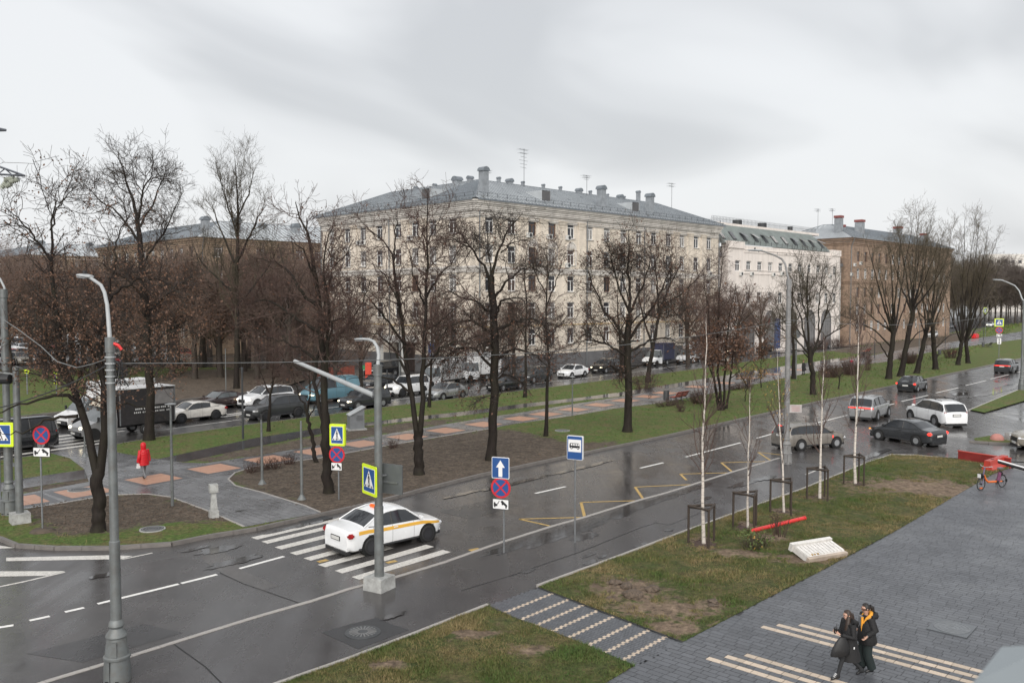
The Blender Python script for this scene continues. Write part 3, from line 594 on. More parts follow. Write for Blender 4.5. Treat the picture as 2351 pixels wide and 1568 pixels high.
M_VENT = pm('grey sheet vent', (.27, .29, .31), .45, metal=.3, var=.2, vs=2, dirt=.2)
M_SEAM = pm('roof seam', (.17, .19, .21), .45, metal=.3, var=.15)
M_GREEN = pm('green mansard sheet', (.2, .228, .22), .42, metal=.2, var=.18, vs=.7, dirt=.15)
M_FRAME = pm('white window frame', (.72, .72, .71), .5, var=.08, vs=6)
M_FRAMEB = pm('brown window frame', (.16, .09, .06), .6, var=.2, vs=6)
M_SILL = pm('window sill sheet', (.42, .43, .44), .5, metal=.2, var=.15)
M_GLASS = [pm('window glass dark', (.035, .038, .045), .06, var=.5, vs=1.2, spec=.6), pm('window glass grey', (.075, .075, .08), .08, var=.5, vs=1.6, spec=.6), pm('window glass curtain', (.28, .27, .26), .15, var=.35, vs=3.5, spec=.5), pm('window glass brown', (.07, .05, .045), .08, var=.4, vs=2, spec=.55)]
M_IRON = pm('dark iron', (.055, .058, .062), .5, metal=.5, var=.2)
M_GALV = pm('galvanised pipe', (.2, .21, .22), .45, metal=.5, var=.2, vs=5)
M_AC = pm('air conditioner casing', (.62, .62, .6), .5, var=.08, vs=6, dirt=.2)
M_DOOR = pm('dark entrance', (.05, .035, .03), .5, var=.3)
M_RED = pm('red cap paint', (.2, .055, .05), .6, var=.25, vs=6)
M_YPIPE = pm('yellow gas pipe', (.55, .36, .1), .5, var=.15)
def fmat(o, d):
    """frame of a facade: x along it, y inward, z up"""
    return Matrix.Translation(o) @ Matrix.Rotation(atan2(d.y, d.x), 4, 'Z')
def t_on(O, d, u, v):
    r = ray(u, v); k = r.x / r.y
    return (k * O.y - O.x) / (d.x - k * d.y)
def z_on(O, d, u, v):
    t = t_on(O, d, u, v); return W(u, v, O.y + t * d.y).z
def wall(name, L, z0, z1, ops, mat, parent, M, rev=.28, fill=None):
    xs = sorted({0., L, *[o[0] for o in ops], *[o[1] for o in ops]}); zs = sorted({z0, z1, *[o[2] for o in ops], *[o[3] for o in ops]}); b = MB()
    for i in range(len(xs) - 1):
        for j in range(len(zs) - 1):
            cx, cz = (xs[i] + xs[i + 1]) / 2, (zs[j] + zs[j + 1]) / 2
            if any(o[0] < cx < o[1] and o[2] < cz < o[3] for o in ops): continue
            b.quad((xs[i], 0, zs[j]), (xs[i + 1], 0, zs[j]), (xs[i + 1], 0, zs[j + 1]), (xs[i], 0, zs[j + 1]))
    for x0, x1, a, c in ops:
        b.quad((x0, 0, a), (x0, 0, c), (x0, rev, c), (x0, rev, a)); b.quad((x1, 0, c), (x1, 0, a), (x1, rev, a), (x1, rev, c))
        b.quad((x0, 0, c), (x1, 0, c), (x1, rev, c), (x0, rev, c)); b.quad((x1, 0, a), (x0, 0, a), (x0, rev, a), (x1, rev, a))
    return b.obj(name, mat, parent, M=M)
WIN_ME = {}
def win_meshes(w, h, brown):
    key = (round(w, 2), round(h, 2), brown)
    if key not in WIN_ME:
        f = MB(); t = .1
        for x in (-w / 2 + t / 2, w / 2 - t / 2): f.box((x, 0, h / 2), (t, .07, h))
        for z in (t / 2, h - t / 2): f.box((0, 0, z), (w - 2 * t, .07, t))
        zt = h * .68; f.box((0, 0, zt), (w - 2 * t, .068, .1)); f.box((w * .06, 0, (zt + t) / 2 - .0), (.11, .066, zt - t - .04))
        g = MB().quad((-w / 2 + .02, .02, .02), (w / 2 - .02, .02, .02), (w / 2 - .02, .02, h - .02), (-w / 2 + .02, .02, h - .02))
        s = MB().box((0, -.2, -.03), (w + .12, .34, .03))
        WIN_ME[key] = (f.mesh('window', M_FRAMEB if brown else M_FRAME), [g.mesh('pane', m) for m in M_GLASS], s.mesh('sill', M_SILL))
    return WIN_ME[key]
def window(parent, M, x, z, w, h, rev=.2, brown=None, sill=True, glass=None):
    brown = (random.random() < .12) if brown is None else brown
    f, gs, s = win_meshes(w, h, brown)
    o = link('window', f, parent, M=M @ Matrix.Translation((x, rev, z)))
    link('pane', gs[glass if glass is not None else random.choices((0, 1, 2, 3), (4, 4, 3, 2))[0]], o)
    if sill: link('sill', s, o)
    return o
ac_body = MB().box((0, -.2, 0), (.85, .3, .6)).mesh('air_conditioner', M_AC)
ac_fan = MB().lathe([(.24, 0), (.24, .02), (.08, .03)], (.1, 0, 0), 14, axis='Y')
ac_fan.v = [(x, -.353 - y, z) for x, y, z in ac_fan.v]; ac_fan = ac_fan.mesh('fan_grille', M_IRON)
def aircon(parent, M, x, z):
    o = link('air_conditioner', ac_body, parent, M=M @ Matrix.Translation((x, 0, z))); link('fan_grille', ac_fan, o); return o
def downpipe(parent, M, x, z1, top_out=.75):
    b = MB(); b.tube([(x, -top_out, z1 + .9), (x, -top_out * .8, z1 + .4), (x + .02, -.18, z1 - .6), (x + .02, -.16, z1 - 1.2), (x + .02, -.16, .3)], .075, 8)
    b.lathe([(.1, 0), (.19, .25), (.19, .3)], (x, -top_out, z1 + .85), 10); return b.obj('downpipe', M_GALV, parent, M=M, smooth=40)
def cornice(parent, M, L, z, prof, name, mat, e0=0., e1=0.):
    """stacked string courses: prof = (z offset, height, projection); e0/e1 lengthen the ends round a corner"""
    b = MB()
    for dz, h, p in prof: b.box(((L + e1 * p - e0 * p) / 2, -p / 2 + .01, z + dz + h / 2), (L + e0 * p + e1 * p, p + .02, h - .004))
    return b.obj(name, mat, parent, M=M)
CAP_M = {}
def vent(parent, M, p, w, h, cap=.35, red=False):
    b = MB(); b.box((p[0], p[1], p[2] + h / 2), (w, w, h)); o = b.obj('roof_vent', M_VENT, parent, M=M)
    c = MB()
    if red: c.box((p[0], p[1], p[2] + h + .3), (w * 1.15, w * 1.15, .45)); c.box((p[0], p[1], p[2] + h + .05), (w * .7, w * .7, .12))
    else:
        n = 7; pr = [(w * .68 * cos(pi * i / (n - 1)), h + w * .62 * sin(pi * i / (n - 1))) for i in range(n)]
        c.prism([(p[0] + a, p[2] + z) for a, z in pr], w * 1.25, Matrix.Translation((0, p[1] - w * .62, 0)))
    c.obj('vent_cap', M_RED if red else M_SEAM, o); return o
def hip_roof(parent, M, L, D, z, rise, o=.7, seams=.62, name='roof', hip0=True, hip1=True, mat=None):
    """hipped roof over a bar L x D in facade coordinates"""
    R = D / 2; x0 = R if hip0 else 0; x1 = L - R if hip1 else L; b = MB(); k = (rise) / (R + o)
    A, B, C_, E = (-o, -o, z), (L + o, -o, z), (L + o, D + o, z), (-o, D + o, z); p, q = (x0, R, z + rise), (x1, R, z + rise)
    b.add([A, B, C_, E, p, q], [(0, 1, 5, 4), (1, 2, 5), (2, 3, 4, 5), (3, 0, 4), (0, 3, 2, 1)])
    rf = b.obj(name, mat or M_ROOF, parent, M=M)
    s = MB(); n = Vector((0, -rise, R + o)).normalized()
    def rib(a, c): s.tube([Vector(a) + Vector((0, 0, .03)), Vector(c) + Vector((0, 0, .03))], .045, 4, False)
    x = -o + .3
    while x < L + o:
        m = min(1, (x + o) / (x0 + o) if hip0 else 1, (L + o - x) / (L + o - x1) if hip1 else 1)
        rib((x, -o, z), (x, -o + m * (R + o), z + m * rise)); x += seams
    if hip0:
        y = -o + .3
        while y < D + o:
            m = min((y + o) / (R + o), (D + o - y) / (R + o)); rib((-o, y, z), (-o + m * (x0 + o), y, z + m * rise)); y += seams
    rib(A, p); rib(p, q); rib(B, q)
    s.obj('standing_seams', M_SEAM, parent, M=M, kind='stuff'); return rf
def railing(parent, M, L, z, y=-.3, h=.75, step=1.6, x0=0.):
    b = MB(); n = int(L / step)
    for i in range(n + 1): x = x0 + i * L / n; b.box((x, y, z + h / 2), (.035, .035, h)); b.tube([(x, y, z + h * .8), (x, y + .5, z + .1)], .012, 3, False)
    for hh in (h, h * .55): b.box((x0 + L / 2, y, z + hh), (L, .025, .025))
    return b.obj('roof_railing', M_IRON, parent, M=M)
def aerial(parent, M, p, h, k):
    b = MB(); b.tube([p, (p[0], p[1], p[2] + h)], .03, 5)
    for i in range(k):
        z = p[2] + h * (.97 - .09 * i); w = .9 - .12 * (i % 3); b.tube([(p[0] - w, p[1], z), (p[0] + w, p[1] + .2, z)], .018, 4)
        if i < 2: [b.tube([(p[0] - w + j * w * .4, p[1] - .4, z), (p[0] - w + j * w * .4, p[1] + .5, z)], .012, 3) for j in range(5)]
    return b.obj('aerial', M_IRON, parent, M=M)
# ---------------------------------------------------------------- cream corner block
D45 = Vector((sin(radians(45)), cos(radians(45)), 0)); D45L = Vector((D45.x, -D45.y, 0))
O1 = G(1093, 864.5); ROWS = [3.3, 6.6, 10.0, 13.4, 16.86]; WH = 2.05
L1 = t_on(O1, D45, 1650, 530); L1b = -t_on(O1, -D45L * -1, 738.7, 600)
L1b = abs(t_on(O1, D45L, 738.7, 600)); OL = O1 - D45L * L1b
b1 = thing('apartment_building', 'long cream five storey corner apartment block under a pale zinc hipped roof', 'building', O1)
Rm = fmat(Vector((0, 0, 0)), D45); Lm = fmat(-D45L * L1b, D45L)
xr = [t_on(O1, D45, (1750 + x / 2.351) / 1.6333, 520) for x in (203, 400, 580, 755, 922, 1087, 1240, 1385, 1522, 1653, 1783, 1903, 2027, 2140)]
xl = [L1b + t_on(O1, D45L, (1150 + x / 3.3586) / 1.6333, 540) for x in (310, 508, 705, 912, 1145, 1360, 1583, 1830)]
WW = 1.42
def ops_of(xs, rows=ROWS, skip=()): return [(x - WW / 2, x + WW / 2, z, z + WH) for j, z in enumerate(rows) for i, x in enumerate(xs) if (i, j) not in skip]
ZW, ZC = 19.55, 20.55
wall('wall', L1, 2.1, ZW, ops_of(xr, skip={(7, 0), (12, 0)}), M_CREAM, b1, Rm); wall('wall', L1b, 2.1, ZW, ops_of(xl, skip={(4, 0), (5, 0)}), M_CREAM, b1, Lm)
wall('plinth', L1, 0, 2.1, [], M_PLINTH, b1, Rm @ Matrix.Translation((0, -.06, 0))); wall('plinth', L1b, 0, 2.1, [], M_PLINTH, b1, Lm @ Matrix.Translation((0, -.06, 0)))
bk = MB(); Dp = 14.
for M in (Rm, Lm):
    LL = L1 if M is Rm else L1b
    bk.add([M @ Vector(q) for q in ((0, Dp, 0), (LL, Dp, 0), (LL, Dp, ZW), (0, Dp, ZW))], [(3, 2, 1, 0)])
    x = L1 if M is Rm else 0
    bk.add([M @ Vector(q) for q in ((x, 0, 0), (x, Dp, 0), (x, Dp, ZW), (x, 0, ZW))], [(0, 1, 2, 3), ])
bk.obj('rear_wall', M_CREAM, b1)
inr = MB()
for M, LL in ((Rm, L1), (Lm, L1b)): inr.add([M @ Vector(q) for q in ((.3, .6, .1), (LL - .3, .6, .1), (LL - .3, .6, ZW), (.3, .6, ZW))], [(0, 1, 2, 3)])
inr.obj('room_partition', M_PLINTH, b1)
for M, xs, sk in ((Rm, xr, {(7, 0), (12, 0)}), (Lm, xl, {(4, 0), (5, 0)})):
    for j, z in enumerate(ROWS):
        for i, x in enumerate(xs):
            if (i, j) in sk: continue
            window(b1, M, x, z, WW, WH, brown=True if (M is Rm and j == 4 and i in (2, 3)) else None)
PROF = [(-.95, .1, .1), (-.8, .16, .18), (-.55, .28, .1), (-.22, .14, .3), (-.06, .2, .42), (.16, .22, .5), (.4, .18, .62), (.6, .16, .8), (.78, .2, .9)]
BAND = [(0, .12, .14), (.16, .3, .06), (.5, .14, .18), (.66, .1, .1)]
for M, LL, e0, e1 in ((Rm, L1, 1, 0), (Lm, L1b, 0, 0)):
    cornice(b1, M, LL, ZW, PROF, 'cornice', M_MOUL, e0, e1); cornice(b1, M, LL, 12.2, BAND, 'string_course', M_MOUL, e0, e1)
    g = MB(); g.box((LL / 2, -.98, ZC + .02), (LL + (1. if M is Rm else .9), .1, .2)); g.obj('gutter', M_SEAM, b1, M=M)
    p = MB(); p.tube([(.5, -.12, 5.75), (LL - .5, -.12, 5.75)], .045, 6); p.obj('gas_pipe', M_YPIPE, b1, M=M)
    railing(b1, M, LL, ZC + .15)
# capitals between the top windows, arched lunettes over the fourth floor
for M, xs, idx in ((Rm, xr, (1.5, 2.5, 3.5, 4.5, 9.5, 10.5, 11.5, 12.5)), (Lm, xl, (.5, 1.5, 4.5, 5.5))):
    for q in idx:
        i = int(q); x = (xs[i] + xs[i + 1]) / 2; c = MB()
        for dz, h, w, pr in ((0, .28, 1.05, .14), (.3, .12, 1.2, .2), (.44, .16, 1.35, .26), (.62, .12, 1.6, .32), (.76, .1, 1.75, .38)): c.box((x, -pr / 2, 18.15 + dz + h / 2), (w, pr, h - .004))
        c.box((x, -.035, 15.6), (1.0, .07, 5.1)); c.obj('pilaster', M_CREAM, b1, M=M)
for M, xs, idx in ((Rm, xr, (2, 3, 4)), (Lm, xl, (0, 1))):
    for i in idx:
        x = xs[i]; c = MB(); n = 12; r0, r1 = .78, .92
        ar = [(x + r1 * cos(pi * k / n), 15.55 + r1 * sin(pi * k / n)) for k in range(n + 1)] + [(x + r0 * cos(pi * k / n), 15.55 + r0 * sin(pi * k / n)) for k in range(n, -1, -1)]
        for k in range(n): c.prism([ar[k], ar[k + 1], ar[2 * n - k], ar[2 * n + 1 - k]], .12, Matrix.Translation((0, -.11, 0)))
        c.box((x - .85, -.05, 14.5), (.14, .11, 2.1)); c.box((x + .85, -.05, 14.5), (.14, .11, 2.1)); c.obj('arch_surround', M_MOUL, b1, M=M)
        lu = MB(); lu.prism([(x + r0 * cos(pi * k / n), 15.56 + r0 * sin(pi * k / n)) for k in range(n + 1)], .02, Matrix.Translation((0, -.03, 0))); lu.obj('lunette', M_MOUL, b1, M=M)
for x, z in ((xr[2] - .75, 16.9), (xr[3] - .75, 16.9), (xr[4] - .8, 16.95), (xr[4] - .85, 13.4), (xr[2] + 1., 13.6), (xr[9] - .9, 13.4), (xr[13] - .1, 13.0), (xr[10] + .2, 12.6), (xr[7], 4.2)): aircon(b1, Rm, x, z)
for x, z in ((xl[2] - .6, 16.6), (xl[2] + .4, 16.6), (xl[5] - .7, 16.7), (xl[6] + 1., 4.2)): aircon(b1, Lm, x, z)
for x in (.45, t_on(O1, D45, 1346, 560), t_on(O1, D45, 1478, 560), L1 - .1): downpipe(b1, Rm, x, ZW + .3)
for x in (.1, t_on(O1, D45L, 895, 560) + L1b): downpipe(b1, Lm, x, ZW + .3)
hip_roof(b1, Rm, L1, Dp, ZC + .12, 3.5, o=.95, hip0=True); hip_roof(b1, Lm @ Matrix.Translation((0, .02, 0)), L1b, Dp, ZC + .125, 3.5, o=.95)
rz = lambda y: ZC + .12 + 3.5 * (y + .95) / (7.95)
vent(b1, Rm, (2.3, 1.1, rz(1.1) - .3), .85, 2.9); vent(b1, Rm, (t_on(O1, D45, 1411, 480) - 1.5, 1.1, rz(1.1) - .3), .9, 2.7); vent(b1, Rm, (t_on(O1, D45, 1521, 495) - 1.6, 1.1, rz(1.1) - .3), .9, 2.6)
for x, w, h in ((10.5, .4, .7), (15, .35, .6), (19, .35, .6), (22.5, .35, .6), (29, .35, .6), (33, .3, .5), (40.5, .5, 1.5), (37, .3, .5), (12.5, .7, .5), (26.5, .7, .5), (36, .7, .4)): vent(b1, Rm, (x, 7, ZC + 3.4), w, h)
for x, w, h in ((L1b - 10.5, .9, .7), (L1b - 8, .6, .7), (L1b - 19, .4, .5), (L1b - 15, .4, .5)): vent(b1, Lm, (x, 6.4, ZC + 3.1), w, h)
for M, x in ((Rm, 13.), (Rm, t_on(O1, D45, 1500, 490) - 3), (Lm, t_on(O1, D45L, 970, 460) + L1b - .5)):      # dormer hoods with louvres
    d = MB(); z = rz(1.6); zb = z - .3; d.add([(x - .8, .9, zb), (x + .8, .9, zb), (x + .8, .9, z + 1.), (x - .8, .9, z + 1.), (x - .8, 4.2, z + 1.), (x + .8, 4.2, z + 1.)], [(3, 2, 5, 4), (0, 3, 4), (1, 5, 2)])
    o = d.obj('dormer', M_ROOF, b1, M=M); lv = MB(); [lv.box((x, .93, zb + .2 + k * .16), (1.35, .05, .08)) for k in range(7)]; lv.quad((x - .78, .96, zb), (x + .78, .96, zb), (x + .78, .96, z + .95), (x - .78, .96, z + .95)); lv.obj('louvre', M_PLINTH, o)
aerial(b1, Rm, (14.6, 6.4, ZC + 3.2), 5.2, 6); aerial(b1, Rm, (27.5, 6.4, ZC + 3.2), 3., 3); aerial(b1, Rm, (2.9, 1.2, rz(1.2)), 2.8, 2); aerial(b1, Rm, (48, 6, ZC + 2.5), 4.5, 2)
# porch on the short side, doors and small canopies on the long side
pc_ = MB(); xa = (xl[4] + xl[5]) / 2
pc_.box((xa, -1.3, 4.05), (5.2, 2.6, .75)); [pc_.box((xa + s * 2.3, -2.3, 1.85), (.4, .4, 3.65)) for s in (-1, 1)]; pc_.obj('porch', M_AC, b1, M=Lm)
MB().box((xa, -.1, 1.75), (3.4, .2, 3.5)).obj('entrance_door', M_DOOR, b1, M=Lm)
for x in (xr[7], xr[12]):
    MB().box((x, -.12, 1.5), (1.8, .2, 3.)).obj('entrance_door', M_DOOR, b1, M=Rm); MB().box((x, -.9, 3.25), (2.8, 1.8, .2)).obj('door_canopy', M_IRON, b1, M=Rm)
# ---------------------------------------------------------------- white office block with green mansard
t2a, t2b = t_on(O1, D45, 1672, 560), t_on(O1, D45, 1929.5, 576); L2 = t2b - t2a; O2 = O1 + D45 * t2a
b2 = thing('office_building', 'white rendered office building with a green mansard roof and tilted skylights', 'building', O2); M2 = fmat(Vector((0, 0, 0)), D45)
f2 = lambda x, y: t_on(O2, D45, (2640 + x / 3.1367) / 1.6333, (800 + y / 3.1367) / 1.6333); h2 = lambda x, y: z_on(O2, D45, (2640 + x / 3.1367) / 1.6333, (800 + y / 3.1367) / 1.6333)
zp = h2(700, 395); zb_ = h2(380, 330); zr1 = h2(550, 620); x2 = [f2(x, 620) for x in (398, 528, 657, 782, 905, 1020, 1132, 1242, 1347, 1448, 1543)]
xL, xR = f2(470, 400), f2(1495, 440)
zA0, zA1 = h2(525, 683), h2(525, 562); zB0, zB1 = h2(525, 1060), h2(525, 925); w2 = 1.65
ops = [(x - w2 / 2, x + w2 / 2, a, c) for x in x2 for a, c in ((zA0, zA1), (zB0, zB1))]
xarc = [f2(x, 1250) for x in (515, 775, 1025, 1240, 1432)]; za = h2(515, 1165)
wall('wall', L2, 0, zp - .02, ops, M_STUC, b2, M2, .3)
for x in x2:
    for a, c in ((zA0, zA1), (zB0, zB1)): window(b2, M2, x, a, w2, c - a, .22, brown=False, sill=False)
inr = MB().quad((.3, .7, .1), (L2 - .3, .7, .1), (L2 - .3, .7, zp), (.3, .7, zp)); inr.obj('room_partition', M_PLINTH, b2, M=M2)
o_ = MB(); o_.box((xL / 2, .55, zb_ / 2 + zp / 2 - .3), (xL, 1.5, zb_ - zp + .6)); o_.box(((xR + L2) / 2, .55, zb_ / 2 + zp / 2 - .3), (L2 - xR, 1.5, zb_ - zp + .6))
o_.obj('parapet', M_STUC, b2, M=M2)
for dz in (-.75, -1.15, -4.1, -4.7): cornice(b2, M2 @ Matrix.Translation((xL, 0, 0)), xR - xL, zp + dz, [(0, .14, .1)], 'string_course', M_MOUL if dz == 9 else M_STUC)
hl = MB(); [hl.box((xL + (xR - xL) * (i + .5) / 10, -.02, zp - .95), (.16, .06, .16)) for i in range(10)]; hl.obj('vent_hole', M_IRON, b2, M=M2, kind='stuff')
mz = zp + .1; mh = h2(800, 190) - mz + .3; mb = MB(); mb.add([(-1.2, .25, mz), (xR + .8, .25, mz), (xR - 2.2, 3.0, mz + mh), (-.2, 3.0, mz + mh), (-1.2, 12, mz), (xR + .8, 12, mz), (-.2, 12, mz + mh), (xR - 2.2, 12, mz + mh)], [(0, 1, 2, 3), (3, 2, 7, 6), (4, 0, 3, 6), (1, 5, 7, 2)]); mb.obj('mansard_roof', M_GREEN, b2, M=M2)
sm = MB(); k = -1.; 
while k < xR + .6:
    kt = min(k, xR - 2.2 + (0)); m_ = 1 if k < xR - 2.2 else (xR + .8 - k) / 3.0; sm.tube([(k, .22, mz + .05), (k, .22 + 2.75 * m_, mz + mh * m_ + .04)], .03, 4, False); k += .55
sm.obj('standing_seams', M_GREEN, b2, M=M2, kind='stuff')
bk2 = MB(); bk2.box((L2 / 2 - 1, 8., mz + mh + .22), (L2 - 3, 9.6, .44)); bk2.obj('upper_parapet', M_STUC, b2, M=M2); railing(b2, M2, L2 - 4, mz + mh + .44, y=3.4, h=.95, step=.45, x0=.5)
for x in (10.5, 19., 29.5): MB().lathe([(.8 if x < 25 else .5, 0), (.8 if x < 25 else .5, .9)], (x, 4.6, mz + mh + .44), 14).obj('roof_drum', M_IRON, b2, M=M2, smooth=40)
nv = Vector((0, -mh, 2.75)).normalized()
for i, x in enumerate((290, 420, 550, 680, 795, 910, 1030, 1140, 1245, 1350, 1450)):
    xs_ = f2(x, 300); k = .42; c = Vector((xs_, .25 + 2.75 * k, mz + mh * k)); tl = atan2(mh, 2.75)
    Mx = Matrix.Translation(c) @ Matrix.Rotation(tl, 4, 'X')
    fr = MB(); fr.box((0, 0, 0), (1.05, 1.75, .16), mat=Mx @ Matrix.Translation((0, 0, .04))); s = fr.obj('skylight', M_IRON, b2, M=M2)
    op = 0 if i == 0 else random.choice((.0, .35, .5)); Mg = Mx @ Matrix.Translation((0, .85, .13)) @ Matrix.Rotation(-op, 4, 'X')
    gl = MB(); gl.box((0, 0, 0), (.85, 1.5, .04), mat=Mg @ Matrix.Translation((0, -.85, .02))); gl.obj('pane', M_GLASS[2] if i in (0, 3, 5, 6, 8, 9, 10) else M_GLASS[1], s)
rb = MB()
for x in np.arange(xL, xR, 1.9): rb.box((x, .2, mz + .45), (.05, .05, .7))
rb.box(((xL + xR) / 2, .2, mz + .5), (xR - xL, .03, .03)); rb.obj('snow_guard', M_IRON, b2, M=M2)
for i, x in enumerate(xarc):
    n = 14; r = 1.75; a = MB(); rr = [(r * cos(pi * q / n), r * sin(pi * q / n)) for q in range(n + 1)]; zc = za - r
    a.prism([(x + p, zc + q) for p, q in rr] + [(x - r, .2), (x + r, .2)], .02, Matrix.Translation((0, -.03, 0))); o = a.obj('arched_window', pm('arched glazing', (.17, .165, .165), .22, var=.3, vs=.8), b2, M=M2)
    s = MB(); R2 = r + .28
    for q in range(n): s.prism([(x + p * cos(pi * t / n), zc + p * sin(pi * t / n)) for p, t in ((r, q), (R2, q), (R2, q + 1), (r, q + 1))], .14, Matrix.Translation((0, -.15, 0)))
    for q in (-1, 1): s.box((x + q * (r + .14), -.08, zc / 2), (.28, .14, zc))
    [s.box((x + q * .9, -.05, zc / 2 + .4), (.07, .05, zc + .8)) for q in (-1, 0, 1)]; s.box((x, -.05, zc), (2 * r, .05, .09)); s.obj('frame', M_PLINTH, o)
for x, y in ((425, 712), (550, 712), (805, 720), (905, 712), (1145, 725), (1470, 740), (525, 1085), (690, 1075), (1030, 1075)): aircon(b2, M2, f2(x, y), h2(x, y))
bn = f2(858, 1390); MB().box((bn, -.12, 3.1), (1.9, .06, 5.2)).obj('blue_banner', pm('blue banner', (.045, .075, .18), .6), b2, M=M2)
for x, c in ((655, (.32, .05, .06)), (715, (.32, .045, .045))):
    fx, fz = f2(x, 1240), h2(x, 1270); f = MB(); f.tube([(fx, -.1, fz - 2), (fx + .2, -1., fz + 1.2)], .03, 5); o = f.obj('flag_pole', M_FRAME, b2, M=M2)
    g = MB(); g.add([(fx + .2, -1., fz + 1.2), (fx - .25, -1.05, fz - .1), (fx - .05, -.9, fz - .6), (fx + .15, -.6, fz - .5), (fx + .1, -.55, fz - .2)], [(0, 1, 2, 3, 4)]); g.obj('flag', pm('red flag' + str(x), c, .8), o)
sd_ = MB(); sd_.box((L2 - .02, 6, zp / 2 - .2), (.04, 12, zp - .4)); sd_.box((.02, 6, zp / 2 - .2), (.04, 12, zp - .4)); sd_.obj('side_wall', M_STUC, b2, M=M2)
# glazed stair links
def link_tower(u0, v0, u1, ztop, label):
    ta, tb = t_on(O1, D45, u0, v0), t_on(O1, D45, u1, v0); L = tb - ta; o = thing('glazed_link', label, 'stair link', O1 + D45 * ta); M = M2
    MB().box((L / 2, 1.6, ztop / 2), (L, .1, ztop)).obj('glazing', M_GLASS[3], o, M=M)
    f = MB(); n = max(3, round(L / 1.3))
    for i in range(n + 1): f.box((L * i / n, 1.5, ztop / 2), (.1, .12, ztop))
    for z in np.arange(1.2, ztop, 1.45): f.box((L / 2, 1.5, z), (L, .1, .1))
    f.obj('mullions', M_FRAME, o, M=M); MB().box((L / 2, 1.4, ztop + .3), (L + .2, .7, .6)).obj('fascia', M_PLINTH, o, M=M)
    g = MB(); [g.box((L * i / 12, 1.2, ztop + 1.1), (.04, .04, 1.)) for i in range(13)]; g.box((L / 2, 1.2, ztop + 1.6), (L, .04, .04)); g.obj('balustrade', M_IRON, o, M=M)
link_tower(1650.5, 600, 1671.5, h2(200, 500), 'narrow glass stair link between cream block and white office building')
link_tower(1930, 620, 1947, 15.5, 'narrow glass stair link between white office and brown brick block')
# ---------------------------------------------------------------- brown and tan brick blocks
def brick_block(name, label, O, LR, LLf, mat, rows, z_e, ww, sp, red_caps=False, roofm=None, cap=()):
    b = thing(name, label, 'building', O); R = fmat(Vector((0, 0, 0)), D45); Lf = fmat(-D45L * LLf, D45L); zc = z_e - 1.
    for M, L in ((R, LR), (Lf, LLf)):
        n = max(1, int((L - 1.5) / sp)); x0 = (L - (n - 1) * sp) / 2; xs = [x0 + i * sp for i in range(n)]
        wall('wall', L, 0, zc, [(x - ww / 2, x + ww / 2, z, z + 2.05) for x in xs for z in rows], mat, b, M)
        MB().quad((.2, .6, 0), (L - .2, .6, 0), (L - .2, .6, zc), (.2, .6, zc)).obj('room_partition', M_PLINTH, b, M=M)
        for x in xs:
            for z in rows: window(b, M, x, z, ww, 2.05, brown=random.random() < .3, sill=False)
        cornice(b, M, L, zc, [(-.4, .16, .12), (-.1, .3, .2), (.25, .3, .35), (.6, .25, .6), (.88, .14, .75)], 'cornice', mat, 1 if M is R else 0, 0)
        cornice(b, M, L, rows[3] - 1., [(0, .14, .14), (.3, .14, .18)], 'string_course', mat, 1 if M is R else 0, 0)
    MB().quad((LR, 0, 0), (LR, 14, 0), (LR, 14, zc), (LR, 0, zc)).obj('end_wall', mat, b, M=R)
    hip_roof(b, R, LR, 14, z_e + .03, 3.4, o=.9, seams=.8); hip_roof(b, Lf @ Matrix.Translation((0, .02, 0)), LLf, 14, z_e + .035, 3.4, o=.9, seams=.8)
    downpipe(b, R, .4, zc)
    for x, y, w, h in cap: vent(b, R, (x, y, z_e + 1.2), w, h, red=red_caps)
    return b, R, Lf
t3 = t_on(O1, D45, 1951.5, 560); O3 = O1 + D45 * t3; z3 = z_on(O1, D45, 1951.5, 546); L3 = t_on(O1, D45, 2184, 580) - t3
b3, R3, _ = brick_block('brick_building', 'brown brick apartment block with red capped roof vents beyond the white office', O3, L3, 16, M_BROWN, [2.6, 6., 9.4, 13.2, 16.6], z3, 1.45, 3.5, True, cap=((2.5, 3.5, 1.3, 3.), (12.5, 3.5, 1.5, 2.8), (33, 3.5, 1.5, 2.6), (8, 5, .7, 1.6), (50, 4, 1.2, 2.)))
for x, z in ((1.2, 15.9), (-.2, 14.), (4., 16.3)): aircon(b3, R3, x + .8, z)
aerial(b3, R3, (5, 6, z3 + 3), 3.5, 3); aerial(b3, R3, (-1.5, 6, z3 + 2), 4, 2)
O4 = G(462, 815.4); z4 = W(462, 545, O4.y).z
brick_block('brick_building', 'tan brick apartment block behind the bare trees left of the cream building', O4, 52, 44, M_TAN, [2.6, 6., 9.3, 12.6, 15.9], z4, 1.5, 3.8, False, cap=((2.5, 3., 1.1, 1.9), (8, 3, 1.2, 2.), (14, 5, 1., 1.6), (20, 4, 1.2, 1.8)))
O5 = G(70, 768); z5 = W(70, 585, O5.y).z
brick_block('brick_building', 'distant tan block behind the parking lot at the far left edge', O5, 60, 60, M_TAN, [3., 6.6, 10.2, 13.8, 17.4], z5, 1.6, 4.5, False, cap=((4, 3., 1.3, 2), (16, 3, 1.3, 2), (28, 3, 1.3, 2), (40, 3, 1.3, 2)))
